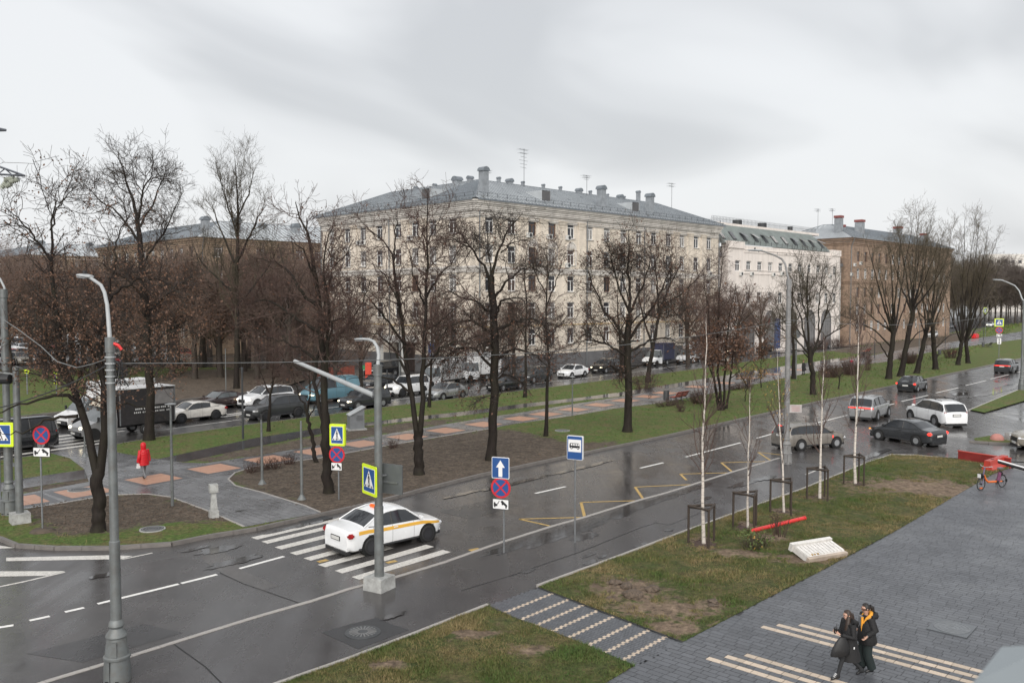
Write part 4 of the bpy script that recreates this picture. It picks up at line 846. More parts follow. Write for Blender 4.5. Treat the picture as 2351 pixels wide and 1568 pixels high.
# low white shop and pale towers, far away
b6 = thing('tower_block', 'pale tower block far away above the bare wood at right', 'building', (362, 640, 0)); 
wb = MB(); wb.box((0, 0, 21), (30, 14, 42)); wb.obj('wall', M_MOUL, b6); 
for k in range(5):
    for j in range(6): MB().box((-13 + j * 5.2, -7.02, 18 + k * 4.6), (2.4, .1, 2.2)).obj('window', M_GLASS[1], b6)
b7 = thing('tower_block', 'second pale slab far away, half hidden by the wood at right', 'building', (408, 700, 0)); MB().box((0, 0, 19), (20, 14, 38)).obj('wall', M_MOUL, b7)
for k in range(6):
    for j in range(3): MB().box((-6 + j * 6, -7.02, 10 + k * 4.6), (2.4, .1, 2.2)).obj('window', M_GLASS[1], b7)
# pavement in front of the houses
sheet('house_pavement', [((O1 + D45 * (-1) + Vector((.707, -.707, 0)) * a + D45 * q)[:2]) for a, q in ((0.1, 0), (3.4, 0), (3.4, 170), (0.1, 170))], .1, M_WALK)
# ================================================================== TREES
def bark_mat(name, c, moss, tw=False):
    m, nt, b = new_mat(name); co = _n(nt, 'ShaderNodeTexCoord').outputs['Object']
    mp = _n(nt, 'ShaderNodeMapping'); mp.inputs['Scale'].default_value = (1, 1, .25); nt.links.new(co, mp.inputs['Vector'])
    n1 = noise(nt, 9, 6, .7, vec=mp.outputs[0]); n2 = noise(nt, .8, 4, .6, vec=co)
    r = ramp(nt, n1.outputs['Fac'], [(.3, tuple(x * .5 for x in c)), (.7, tuple(x * 1.5 for x in c))]); k = ramp(nt, n2.outputs['Fac'], [(.45, (0, 0, 0)), (.7, (.8, .8, .8))])
    nt.links.new(mixc(nt, k.outputs[0], r.outputs[0], moss), b.inputs['Base Color']); b.inputs['Roughness'].default_value = .75
    if not tw: add_bump(nt, b, n1.outputs['Fac'], .8, .03); b.inputs['Specular IOR Level'].default_value = .25
    return m
M_BARK = bark_mat('wet dark bark', (.018, .0135, .0112), (.024, .023, .012))
M_TWIG = bark_mat('dark twig bark', (.032, .022, .018), (.04, .033, .02), True)
M_TWIGR = bark_mat('reddish twig bark', (.07, .04, .032), (.06, .042, .03), True)
M_TWIGO = bark_mat('olive twig bark', (.055, .043, .027), (.062, .054, .03), True)
M_TWIGF = bark_mat('pale olive limb bark', (.085, .066, .042), (.09, .075, .045), True)
def leafm(name, a, b_):
    m, nt, b = new_mat(name); g = _n(nt, 'ShaderNodeTexCoord').outputs['Object']; n1 = noise(nt, 2.1, 3, .6, vec=g); n2 = noise(nt, 30, 2, .6, vec=g)
    r = ramp(nt, mth(nt, 'ADD', mth(nt, 'MULTIPLY', n1.outputs['Fac'], .4), mth(nt, 'MULTIPLY', n2.outputs['Fac'], .6)), [(.35, a), (.65, b_)]); nt.links.new(r.outputs[0], b.inputs['Base Color']); b.inputs['Roughness'].default_value = .7; return m
M_LBROWN = leafm('withered rust leaf', (.08, .042, .028), (.18, .095, .055)); M_LDARK = leafm('withered dark leaf', (.07, .035, .024), (.15, .075, .045)); M_LYEL = leafm('yellow autumn leaf', (.3, .17, .04), (.45, .28, .06))
def unit(a): return a / np.maximum(np.linalg.norm(a, axis=-1, keepdims=True), 1e-9)
def tubes(P, R, n):
    """P (N,K,3) centre lines, R (N,K) radii -> verts, quads"""
    N, K, _ = P.shape; T = np.empty_like(P); T[:, 1:-1] = P[:, 2:] - P[:, :-2]; T[:, 0] = P[:, 1] - P[:, 0]; T[:, -1] = P[:, -1] - P[:, -2]; T = unit(T)
    ax = np.where(np.abs(T[:, :1, 2:3]) < .9, np.array([[[0., 0, 1]]]), np.array([[[1., 0, 0]]])); U = unit(np.cross(T, np.broadcast_to(ax, T.shape))); V = np.cross(T, U)
    a = 2 * pi * np.arange(n) / n; ring = P[:, :, None] + R[:, :, None, None] * (U[:, :, None] * np.cos(a)[:, None] + V[:, :, None] * np.sin(a)[:, None])
    verts = ring.reshape(-1, 3); i = np.arange(N)[:, None, None] * K * n; k = np.arange(K - 1)[None, :, None] * n; j = np.arange(n)[None, None, :]; j2 = (j + 1) % n
    F = np.stack([i + k + j, i + k + j2, i + k + n + j2, i + k + n + j], -1).reshape(-1, 4); return verts, F
def resample(P, R, K):
    P = np.asarray(P, float); R = np.asarray(R, float); d = np.r_[0, np.cumsum(np.linalg.norm(np.diff(P, axis=0), axis=1))]; t = np.linspace(0, d[-1], K)
    return np.stack([np.interp(t, d, P[:, i]) for i in range(3)], -1), np.interp(t, d, R)
def spawn(P, R, rng, dens, ang, lmean, K, t0=.2, up=.1, wob=.25, droop=0., rmax=.55, rk=.011, taper=.6, tip=.006, lvar=.5, flat=0.):
    N, Kp, _ = P.shape; L = np.linalg.norm(np.diff(P, axis=1), axis=2).sum(1)
    cnt = np.maximum(1, rng.poisson(np.maximum(L * dens, .8))); idx = np.repeat(np.arange(N), cnt); M = len(idx)
    t = t0 + (1 - t0) * rng.random(M) ** .85; f = t * (Kp - 1); i0 = np.minimum(f.astype(int), Kp - 2); fr = (f - i0)[:, None]
    a = P[idx, i0]; b = P[idx, i0 + 1]; base = a * (1 - fr) + b * fr; tan = unit(b - a); pr = R[idx, i0] * (1 - fr[:, 0]) + R[idx, i0 + 1] * fr[:, 0]
    rnd = rng.normal(size=(M, 3)); rnd[:, 2] *= 1 - flat; perp = unit(rnd - tan * (rnd * tan).sum(1, keepdims=True)); A = np.radians(rng.normal(ang, 11, M))[:, None]
    d = unit(tan * np.cos(A) + perp * np.sin(A) + np.array([0, 0, up])); ln = lmean * (1 - taper * t) * rng.uniform(1 - lvar, 1 + lvar, M)
    Q = np.empty((M, K, 3)); Q[:, 0] = base; step = (ln / (K - 1))[:, None]
    for k in range(1, K):
        d = unit(d + rng.normal(0, wob, (M, 3)) + np.array([0, 0, up * .6 - droop * k / K])); Q[:, k] = Q[:, k - 1] + d * step
    r0 = np.minimum(pr * rmax, ln * rk + .004); RR = r0[:, None] * (1 - np.linspace(0, 1, K) ** 1.2) + tip * np.linspace(0, 1, K); return Q, np.maximum(RR, tip * .8)
def leaves_np(Q, rng, n, s):
    tips = Q[:, 1:].reshape(-1, 3); c = tips[rng.integers(0, len(tips), n)] + rng.normal(0, .06, (n, 3)); d1 = unit(rng.normal(size=(n, 3)) - np.array([0, 0, .6])); d2 = unit(np.cross(d1, rng.normal(size=(n, 3)))); ss = s * rng.uniform(.6, 1.4, (n, 1))
    V = np.stack([c, c + d1 * ss * .5 + d2 * ss * .32, c + d1 * ss * 1.1, c + d1 * ss * .5 - d2 * ss * .32], 1).reshape(-1, 3); return V, np.arange(n * 4).reshape(-1, 4)
def cat(parts):
    V, F, o = [], [], 0
    for v, f in parts: V.append(v); F.append(f + o); o += len(v)
    return np.concatenate(V), np.concatenate(F)
def grow(stems, seed, cfg):
    """stems [(points, radii)] in tree coordinates -> trunk mesh, crown mesh, leaf mesh"""
    rng = np.random.default_rng(seed); S = [resample(p, r, 14) for p, r in stems]; hi = np.array([max(q[2] for q in p) > 5.5 for p, r in stems]); hi = hi if hi.any() else ~hi; P = np.stack([s[0] for s in S]); R = np.stack([s[1] for s in S])
    P[:, 2:] += rng.normal(0, .035, P[:, 2:].shape); tv = tubes(P, R, 9); t0 = cfg.get('t0', .3)
    l1 = spawn(P[hi], R[hi], rng, cfg.get('d1', 1.6) * 1.45, cfg.get('a1', 52), cfg.get('l1', 3.) * 1.3, 7, t0, cfg.get('up', .1), cfg.get('wob', .27), cfg.get('droop', 0.), .5, .013, cfg.get('tp', .74), .012)
    l2 = spawn(*l1, rng, cfg.get('d2', 2.6) * 1.45, 48, cfg.get('l2', 1.35) * 1.1, 5, .15, cfg.get('up', .1) * .5, .3, cfg.get('droop', 0.) * 1.3, .6, .011, .45, .008)
    l3 = spawn(*l2, rng, cfg.get('d3', 4.2) * 1.25, 45, cfg.get('l3', .62), 3, .1, cfg.get('up2', .08), .3, cfg.get('droop', 0.) * 1.6, .7, .011, .3, cfg.get('tip', .0065))
    parts = [tubes(*l1, 5), tubes(*l2, 3), tubes(*l3, 3)]
    if cfg.get('d4'): l4 = spawn(*l3, rng, cfg['d4'], 40, cfg.get('l4', .35), 3, .2, .05, .3, cfg.get('droop', 0.), .8, .012, .3, .006); parts.append(tubes(*l4, 3)); l3 = l4
    cv = cat(parts); nl = cfg.get('leaves', 0); lv = None
    if nl:
        Q = l3[0]
        if 'lz' in cfg: k = Q[:, 0, 2] < cfg['lz'] * (1 + .25 * rng.normal(size=len(Q))); Q = Q[k] if k.sum() > 20 else Q
        lv = leaves_np(Q, rng, nl, cfg.get('ls', .11))
    bm_, tm = cfg.get('bark', M_BARK), cfg.get('twig', M_TWIG)
    return np_mesh('trunk', *tv, 4, bm_, True), np_mesh('crown', *cv, 4, tm, True), (np_mesh('leaves', *lv, 4, cfg.get('leaf', M_LBROWN)) if lv is not None else None)
RADK = .67
def put_tree(name, label, loc, meshes, rz=0., sc=1., group=None, cat_='tree'):
    o = thing(name, label, cat_, loc, rz, group); o.scale = (sc, sc, sc)
    link('trunk', meshes[0], o); c = link('crown', meshes[1], o)
    if meshes[2] is not None: link('leaves', meshes[2], o, kind='stuff')
    return o
def traced(name, label, base, stems, seed, z0=PZ, group='bare trees on the park strip', **cfg):
    """a tree measured on the photograph: every stem is a limb whose points are turned into places at the tree's own distance"""
    B = G(*base, z0); out = []; rng = random.Random(seed)
    for st in stems:
        pts, r0, r1 = st[0], st[1] * RADK, st[2] * RADK; lean = st[3] if len(st) > 3 else rng.uniform(-.35, .35); Q = []
        zb = W(*pts[0], B.y).z
        for u, v in pts:
            p = W(u, v, B.y); k = (p.z - zb) * lean + (st[4] if len(st) > 4 else 0); p = W(u, v, B.y + k); Q.append(p - B)
        if pts[0] == base: Q[0].z = -.15; Q.insert(1, Q[0] * .75 + Q[1] * .25); R = [r0 * 1.45, r0 * 1.05] + [r0 + (r1 - r0) * i / (len(Q) - 2) for i in range(1, len(Q) - 1)]
        else: R = [r0 + (r1 - r0) * i / (len(Q) - 1) for i in range(len(Q))]
        out.append(([tuple(q) for q in Q], R))
    return put_tree(name, label, B, grow(out, seed, cfg), group=group)
traced('bare_tree', 'big forked tree with rust leaves on the soil island behind the nearest lamp post', (225, 1219), [
    ([(225, 1219), (228, 1150), (224, 1075)], .36, .34, 0), ([(222, 1085), (205, 1010), (185, 930), (164, 880), (143, 825), (133, 773), (130, 715), (122, 656), (117, 598), (121, 551), (116, 507), (130, 462)], .24, .03, .05),
    ([(230, 1085), (240, 1000), (238, 930), (238, 870), (226, 805), (234, 762), (246, 703), (256, 640)], .25, .07, -.06), ([(244, 700), (270, 668), (316, 642), (352, 640), (390, 652)], .09, .025, .3), ([(256, 640), (268, 600), (262, 572), (280, 520), (300, 490)], .07, .02, .1),
    ([(117, 598), (95, 565), (72, 535), (45, 505), (12, 478)], .08, .02, -.3), ([(116, 530), (128, 490), (148, 455), (168, 430)], .06, .015, .1), ([(185, 930), (150, 905), (95, 912), (40, 930), (-10, 950)], .13, .03, -.5), ([(164, 890), (120, 830), (80, 780), (60, 740)], .1, .025, .5),
    ([(143, 825), (170, 760), (190, 700), (205, 650)], .09, .02, .6), ([(238, 900), (270, 850), (310, 830), (350, 850)], .1, .02, .4), ([(240, 860), (205, 800), (190, 740)], .08, .02, -.5), ([(178, 955), (110, 960), (60, 990), (10, 1000)], .1, .02, .6), ([(240, 960), (290, 925), (330, 935), (385, 960)], .08, .02, .5)],
    11, d1=2.2, l1=2.0, l2=1.1, l3=.5, d3=3.6, leaves=7500, ls=.085, lz=10.5, twig=M_TWIG, t0=.22)
traced('bare_tree', 'tallest left tree with bare top and straight trunk rising behind the red coated walker', (342, 1010), [
    ([(342, 1010), (345, 900), (340, 800), (335, 700), (326, 600), (320, 545), (316, 500)], .42, .2, 0), ([(316, 500), (305, 465), (298, 440), (284, 405), (276, 370), (268, 338)], .17, .02, .1), ([(318, 500), (325, 465), (328, 430), (350, 400), (352, 372)], .13, .02, -.2),
    ([(322, 560), (290, 515), (265, 482), (231, 463), (206, 436)], .13, .025, .3), ([(322, 520), (350, 470), (368, 425), (384, 385)], .12, .02, .25), ([(328, 610), (350, 570), (380, 530), (405, 470), (420, 440)], .12, .02, -.3), ([(333, 690), (300, 650), (260, 620), (225, 600)], .12, .03, -.5), ([(335, 720), (380, 680), (420, 650), (455, 640)], .12, .03, .4), ([(338, 780), (290, 740), (262, 720)], .1, .03, .7), ([(338, 800), (385, 760), (430, 760)], .1, .03, -.6)],
    12, d1=1.9, l1=2.6, l2=1.3, l3=.6, leaves=5000, ls=.1, lz=10., t0=.25)
traced('poplar_tree', 'tall slim poplar with upswept bare branches across the far road at left', (543, 894), [
    ([(543, 894), (543, 700), (544, 600), (545, 530), (546, 478), (542, 420), (540, 366)], .36, .04, 0), ([(545, 620), (520, 560), (500, 515), (488, 470)], .2, .03, .2), ([(545, 600), (570, 550), (592, 500), (612, 470)], .2, .03, -.2), ([(545, 540), (525, 480), (510, 430), (504, 395)], .15, .02, .3), ([(546, 500), (566, 455), (578, 420), (582, 390)], .14, .02, .1), ([(544, 680), (500, 640), (462, 600), (440, 560)], .2, .03, .3), ([(544, 700), (590, 650), (625, 600), (640, 560)], .2, .03, .2)],
    13, group='trees beyond the far road', z0=0., d1=1.1, l1=4.2, l2=1.9, l3=.8, a1=38, up=.4, up2=.3, d2=1.9, d3=3., twig=M_TWIGO, t0=.25)
traced('bare_tree', 'dark many limbed tree beside the crosswalk and no stopping signs', (755, 1131), [
    ([(755, 1131), (752, 1080), (748, 1000), (746, 950)], .36, .3, 0), ([(746, 955), (742, 850), (736, 763), (730, 672), (722, 605), (712, 545), (692, 510), (677, 463)], .25, .03, 0), ([(744, 975), (730, 925), (721, 875), (730, 820), (744, 760)], .16, .08, .3), ([(744, 760), (748, 690), (760, 620), (800, 580), (812, 550)], .09, .02, .2),
    ([(727, 700), (700, 680), (669, 631), (638, 603), (588, 591)], .14, .03, .15), ([(748, 900), (752, 800), (760, 740), (781, 733), (821, 735)], .12, .02, -.4), ([(748, 860), (756, 700), (742, 640), (748, 570), (762, 520)], .12, .02, -.2), ([(736, 763), (690, 740), (640, 700), (600, 690), (560, 700)], .13, .03, .4), ([(730, 830), (690, 800), (640, 780), (596, 772)], .11, .02, -.4), ([(724, 640), (700, 580), (660, 540)], .08, .02, -.4), ([(746, 800), (790, 760), (830, 700), (850, 640)], .1, .02, .5), ([(742, 850), (700, 850), (660, 830), (625, 850)], .09, .02, .6)],
    14, d1=1.9, l1=2.1, l2=1.1, l3=.52, d3=4.2, leaves=500, leaf=M_LDARK, twig=M_TWIGR)
traced('bare_tree', 'thin leaning young tree with a low fork just left of the crosswalk signs', (727, 1061), [
    ([(727, 1061), (718, 1020), (711, 980), (704, 945)], .17, .13, 0), ([(704, 950), (697, 925), (682, 900), (672, 860), (668, 800)], .09, .02, .2), ([(706, 945), (712, 900), (706, 850), (700, 790)], .09, .02, -.2), ([(672, 870), (650, 820), (630, 790)], .05, .015, .3), ([(708, 960), (730, 925), (745, 905)], .06, .02, 0)], 15, d1=2.2, l1=1.7, l2=.9, l3=.45, twig=M_TWIGR)
traced('bare_tree', 'twin stemmed bare tree with green moss at its foot on the soil strip', (962, 1089), [
    ([(962, 1089), (961, 1040), (960, 985)], .38, .34, 0), ([(957, 1000), (948, 930), (938, 880), (930, 820), (925, 763), (915, 690), (907, 631), (900, 590), (890, 560), (862, 542), (816, 494)], .22, .02, .08), ([(964, 1000), (970, 930), (970, 880), (974, 800), (976, 748), (976, 685), (980, 621), (981, 545), (984, 482), (980, 433)], .22, .02, -.05),
    ([(903, 610), (906, 560), (910, 510), (914, 480)], .08, .015, .2), ([(976, 690), (990, 660), (1007, 636), (1032, 608), (1068, 558)], .1, .02, .2), ([(974, 700), (965, 670), (943, 616), (940, 570)], .09, .02, -.2), ([(935, 860), (905, 800), (870, 770), (835, 760)], .11, .02, .3), ([(972, 850), (1010, 800), (1050, 780), (1080, 790)], .1, .02, -.3), ([(928, 790), (880, 720), (850, 690), (826, 660)], .1, .02, -.4), ([(976, 760), (1020, 730), (1055, 700)], .09, .02, .4), ([(940, 900), (900, 870), (850, 860), (800, 870)], .1, .02, -.2), ([(981, 560), (1000, 520), (1020, 480)], .06, .015, 0), ([(918, 700), (890, 640), (850, 600)], .07, .015, .3)],
    16, d1=1.9, l1=2.2, l2=1.1, l3=.55, leaves=300, leaf=M_LDARK, twig=M_TWIGR)
traced('bare_tree', 'broad dark tree hung with drooping twigs between the one way and bus stop signs', (1127, 1056), [
    ([(1127, 1056), (1130, 1000), (1137, 900), (1136, 800), (1131, 700), (1128, 635)], .4, .28, 0), ([(1128, 640), (1136, 602), (1148, 566), (1171, 521), (1198, 492)], .15, .02, .1), ([(1150, 580), (1175, 558), (1212, 552)], .07, .02, .3), ([(1128, 660), (1115, 615), (1093, 584), (1067, 550), (1041, 511)], .14, .02, .1), ([(1130, 690), (1160, 650), (1195, 620), (1230, 610)], .13, .02, -.2),
    ([(1132, 760), (1180, 740), (1220, 730), (1260, 745)], .15, .03, .3), ([(1134, 770), (1085, 735), (1050, 740), (1020, 760)], .15, .03, -.3), ([(1135, 830), (1180, 800), (1225, 810), (1255, 840)], .13, .03, .4), ([(1136, 850), (1090, 800), (1045, 800), (1015, 830)], .13, .03, .35), ([(1131, 720), (1090, 690), (1050, 680), (1020, 660)], .12, .03, .4), ([(1138, 870), (1170, 860), (1200, 880), (1225, 910)], .1, .02, -.4), ([(1133, 740), (1150, 690), (1180, 680), (1220, 690)], .11, .02, -.6), ([(1135, 800), (1110, 770), (1080, 775), (1060, 800)], .1, .02, -.7), ([(1128, 640), (1125, 600), (1118, 560), (1122, 520)], .08, .015, 0)],
    17, d1=2.5, l1=2.1, l2=1.2, l3=.65, d3=4.6, droop=.22, up=.05, leaves=2600, ls=.11, leaf=M_LDARK, lz=9.5)
traced('bare_tree', 'slim straight young tree with a thin trunk left of the bus stop sign', (1253, 1001), [
    ([(1253, 1001), (1256, 940), (1258, 880), (1257, 800), (1253, 753), (1256, 641), (1258, 600), (1252, 560)], .19, .02, 0), ([(1256, 700), (1275, 650), (1290, 600), (1300, 580)], .07, .02, .3), ([(1256, 680), (1235, 640), (1222, 600), (1215, 570)], .07, .02, -.2), ([(1256, 780), (1290, 740), (1310, 715)], .07, .02, .2), ([(1254, 790), (1225, 760), (1205, 720)], .07, .02, -.3), ([(1258, 640), (1270, 600), (1285, 560)], .05, .015, .1), ([(1257, 820), (1280, 800), (1300, 790)], .05, .02, .5)], 18, d1=2.2, l1=1.6, l2=.9, l3=.45, leaves=500, ls=.1, leaf=M_LDARK, twig=M_TWIGR)
traced('bare_tree', 'wide round crowned dark tree standing on the green lawn right of the bus stop sign', (1440, 991), [
    ([(1440, 991), (1443, 950), (1443, 880), (1440, 820), (1442, 760), (1446, 720)], .42, .3, 0), ([(1445, 730), (1448, 680), (1442, 620), (1444, 560), (1442, 534)], .18, .02, 0), ([(1443, 790), (1410, 740), (1380, 700), (1360, 650), (1345, 610)], .16, .025, .2), ([(1444, 780), (1480, 730), (1510, 690), (1530, 640), (1545, 600)], .16, .025, -.1), ([(1441, 820), (1395, 790), (1350, 780), (1315, 790)], .14, .025, -.3), ([(1442, 810), (1490, 780), (1530, 775), (1570, 790)], .14, .025, .3), ([(1446, 720), (1420, 660), (1405, 600), (1395, 560)], .13, .02, -.3), ([(1446, 720), (1475, 660), (1490, 610), (1500, 570)], .13, .02, .3), ([(1442, 850), (1490, 830), (1530, 840), (1555, 860)], .11, .02, .4), ([(1441, 860), (1400, 840), (1360, 850), (1330, 870)], .11, .02, .2), ([(1443, 770), (1430, 720), (1380, 740), (1335, 720)], .1, .02, .6), ([(1444, 750), (1470, 720), (1520, 730), (1560, 720)], .1, .02, -.6), ([(1444, 690), (1430, 640), (1420, 590)], .08, .015, .5)],
    19, d1=2.3, l1=2.2, l2=1.15, l3=.6, d3=4.4, leaves=4200, ls=.11, leaf=M_LDARK)
traced('bare_tree', 'clump of five dark stems keeping brown leaves near the young birches', (1657, 942), [
    ([(1650, 942), (1641, 880), (1633, 810), (1628, 740), (1622, 690), (1615, 620)], .16, .02, .0), ([(1657, 942), (1650, 860), (1648, 780), (1650, 700), (1655, 620), (1665, 560)], .17, .02, .1), ([(1662, 940), (1664, 870), (1668, 790), (1676, 720), (1690, 650)], .17, .02, -.1), ([(1668, 938), (1676, 870), (1683, 800), (1700, 730), (1720, 680)], .15, .02, .15), ([(1655, 940), (1640, 870), (1615, 800), (1590, 750), (1575, 700)], .14, .02, -.2), ([(1676, 870), (1720, 830), (1745, 830)], .06, .02, .3)], 20, d1=2.2, l1=2.2, l2=1.1, l3=.55, d3=3.6, leaves=2600, ls=.2, lz=6.2, leaf=M_LBROWN, twig=M_TWIGR)
traced('bare_tree', 'leaning tree with a second trunk behind the wide crowned dark tree', (1487, 878), [
    ([(1487, 878), (1492, 830), (1505, 770), (1516, 710), (1540, 650), (1565, 600)], .38, .06, 0), ([(1500, 800), (1480, 740), (1465, 680), (1470, 620)], .2, .03, .2), ([(1512, 730), (1510, 670), (1505, 610), (1515, 560)], .18, .03, -.2), ([(1520, 700), (1560, 680), (1600, 640), (1625, 600)], .17, .03, .2), ([(1540, 650), (1540, 600), (1535, 560)], .12, .02, .1)], 21, d1=1.2, l1=3.6, l2=1.8, l3=.85, d2=2., d3=3., twig=M_TWIGR)
traced('bare_tree', 'round fan crowned bare tree in front of the white office building', (1867, 906), [
    ([(1867, 906), (1866, 860), (1861, 825), (1856, 798)], .38, .3, 0), ([(1856, 800), (1846, 770), (1838, 730), (1825, 690), (1810, 650)], .17, .02, .2), ([(1857, 798), (1855, 740), (1852, 680), (1856, 620), (1862, 590)], .17, .02, -.1), ([(1862, 825), (1876, 780), (1890, 740), (1905, 690), (1920, 640)], .18, .02, .1), ([(1858, 815), (1830, 780), (1795, 755), (1765, 740)], .14, .02, -.2), ([(1866, 810), (1900, 770), (1935, 750), (1965, 735)], .14, .02, -.2), ([(1856, 740), (1840, 690), (1835, 640), (1838, 605)], .1, .02, .3), ([(1880, 770), (1880, 710), (1885, 650), (1893, 610)], .12, .02, -.3), ([(1846, 775), (1810, 730), (1790, 690)], .09, .02, .4), ([(1864, 830), (1840, 805), (1800, 800), (1775, 790)], .09, .02, .3)],
    22, d1=1.5, l1=2.8, l2=1.4, l3=.65, d2=2.2, d3=3.2, up=.3, up2=.2, twig=M_TWIGO)
def fan(label, base, head, tops, r, seed, side=()):
    st = [([base, ((base[0] * 2 + head[0]) / 3 , (base[1] * 2 + head[1]) / 3), head], r, r * .75, 0)]
    rg = random.Random(seed)
    for u, v in tops:
        m = ((head[0] * .55 + u * .45) + rg.uniform(-4, 4), head[1] * .6 + v * .4); st.append(([(head[0] + rg.uniform(-4, 4), head[1] + rg.uniform(-2, 12)), m, (u, v)], r * rg.uniform(.22, .42), .02, rg.uniform(-.45, .45)))
    st += list(side)
    return traced('bare_tree', label, base, st, seed, d1=.85, l1=2.5, l2=1.5, l3=.85, d2=1.9, d3=2.8, a1=38, up=.25, up2=.15, twig=M_TWIGF, wob=.16, t0=.35, tip=.008)
fan('first leaning trunk of the right tree row with a wide fan of branches', (2040, 870), (2052, 760), [(1960, 690), (1980, 640), (2010, 590), (2040, 560), (2070, 540), (2095, 515), (1990, 560), (2120, 560), (2030, 640)], .5, 31, [([(2050, 800), (2010, 760), (1965, 735), (1930, 725)], .16, .02, .2), ([(2046, 830), (2020, 790), (1990, 760)], .15, .03, -.2)])
fan('second trunk of the right tree row, tall and straight headed', (2067, 864), (2096, 715), [(2040, 560), (2060, 520), (2090, 490), (2110, 483), (2130, 520), (2155, 560), (2175, 600), (2080, 560), (2110, 560), (2140, 490)], .5, 32, [([(2080, 800), (2105, 765), (2140, 745), (2180, 730)], .14, .02, .1)])
fan('third trunk of the right tree row, leaning to the right', (2104, 857), (2124, 770), [(2090, 640), (2110, 600), (2140, 560), (2165, 530), (2190, 515), (2210, 540), (2180, 620), (2130, 620)], .48, 33)
fan('fourth trunk of the right tree row, dark and upright by a bench', (2148, 848), (2140, 745), [(2100, 620), (2120, 580), (2150, 560), (2170, 545), (2190, 600), (2080, 680), (2160, 620)], .5, 34, [([(2148, 800), (2180, 770), (2215, 760)], .12, .02, .2)])
fan('fifth tree of the right row, forked low with an arching crown', (2199, 838), (2208, 785), [(2180, 620), (2200, 580), (2210, 540), (2215, 505), (2240, 500), (2160, 640), (2265, 560)], .46, 35)
fan('last tree of the right row, with long limbs reaching toward the lamp', (2223, 834), (2217, 780), [(2225, 680), (2240, 620), (2255, 560), (2270, 520), (2290, 545), (2300, 600), (2250, 500), (2185, 620)], .46, 36, [([(2217, 790), (2250, 740), (2290, 690), (2320, 670)], .16, .02, 0), ([(2217, 785), (2240, 720), (2262, 640), (2290, 600)], .18, .02, -.2)])
# smaller trees on the strip and along the far road
traced('bare_tree', 'slim dark tree in the verge in front of the matte black car', (616, 990), [([(616, 990), (620, 930), (624, 880), (628, 820), (625, 770)], .17, .03, 0), ([(622, 910), (600, 860), (590, 800)], .07, .02, .2), ([(624, 880), (650, 830), (665, 790)], .07, .02, -.2)], 41, d1=2.2, l1=1.9, l2=1., l3=.5, twig=M_TWIGR)
traced('bare_tree', 'slim tree just behind the twin stemmed tree by the far road', (985, 935), [([(985, 935), (988, 880), (992, 800), (990, 720), (1000, 640)], .2, .03, 0), ([(990, 840), (1020, 790), (1040, 740)], .08, .02, .2), ([(990, 800), (965, 750), (955, 700)], .08, .02, .1)], 42, d1=1.8, l1=2.1, l2=1.1, l3=.55, twig=M_TWIGR)
traced('bare_tree', 'thin stemmed tree behind the drooping tree at the far verge', (1205, 912), [([(1205, 912), (1208, 850), (1206, 780), (1210, 700), (1204, 620), (1210, 560)], .22, .03, 0), ([(1208, 800), (1240, 750), (1255, 700)], .09, .02, .2), ([(1207, 780), (1180, 730), (1170, 680)], .09, .02, -.1)], 43, d1=1.8, l1=2.2, l2=1.1, l3=.55, leaves=600, leaf=M_LDARK, twig=M_TWIGR)
traced('bare_tree', 'dark trunk in the far verge left of the crowned lawn tree', (1425, 862), [([(1425, 862), (1426, 800), (1420, 740), (1418, 680)], .3, .08, 0), ([(1422, 770), (1390, 720), (1370, 680)], .12, .02, .2), ([(1424, 760), (1450, 710), (1470, 680)], .12, .02, 0)], 44, d1=1.3, l1=2.8, l2=1.4, l3=.7, twig=M_TWIGR)
traced('bare_tree', 'small leaning shrubby tree between hedges on the right lawn', (1925, 893), [([(1925, 893), (1927, 875), (1930, 860), (1945, 845)], .1, .05, 0), ([(1928, 868), (1912, 850), (1905, 838)], .05, .02, .2)], 45, d1=3, l1=1.2, l2=.6, l3=.4, twig=M_TWIGR)
traced('bare_tree', 'straight dark trunk beside the concrete lamp post near the zebra bollards', (1822, 870), [([(1822, 870), (1822, 800), (1818, 720), (1822, 650)], .3, .05, 0), ([(1820, 770), (1790, 720), (1775, 670)], .1, .02, .2), ([(1820, 750), (1850, 700), (1860, 650)], .1, .02, -.1)], 46, d1=1.2, l1=2.6, l2=1.3, l3=.7, twig=M_TWIGR)
traced('bare_tree', 'thin dark sapling in front of the fan crowned right tree row', (2130, 808), [([(2130, 850), (2128, 800), (2130, 740)], .07, .02, 0)], 47, d1=1.5, l1=1.1, l2=.7, l3=.4)
traced('bare_tree', 'young tree behind the birch trunks by the path to the bench', (1748, 890), [([(1748, 890), (1746, 850), (1750, 800), (1760, 760)], .08, .02, 0), ([(1746, 860), (1730, 830), (1722, 800)], .05, .02, .2)], 48, d1=3, l1=1.2, l2=.8, l3=.4, leaves=900, ls=.16, leaf=M_LBROWN)
traced('bare_tree', 'small forked tree with a few yellow leaves on the lawn right of the five stems', (1709, 922), [([(1709, 930), (1713, 905), (1716, 880), (1730, 850)], .08, .03, 0), ([(1716, 890), (1700, 860), (1690, 830)], .05, .02, .2), ([(1718, 880), (1740, 870), (1752, 855)], .04, .015, .1)], 49, d1=3, l1=1.1, l2=.7, l3=.4, leaves=350, ls=.1, leaf=M_LYEL)
M_BARKW = bark_mat('brown thicket bark', (.05, .04, .034), (.045, .042, .028))
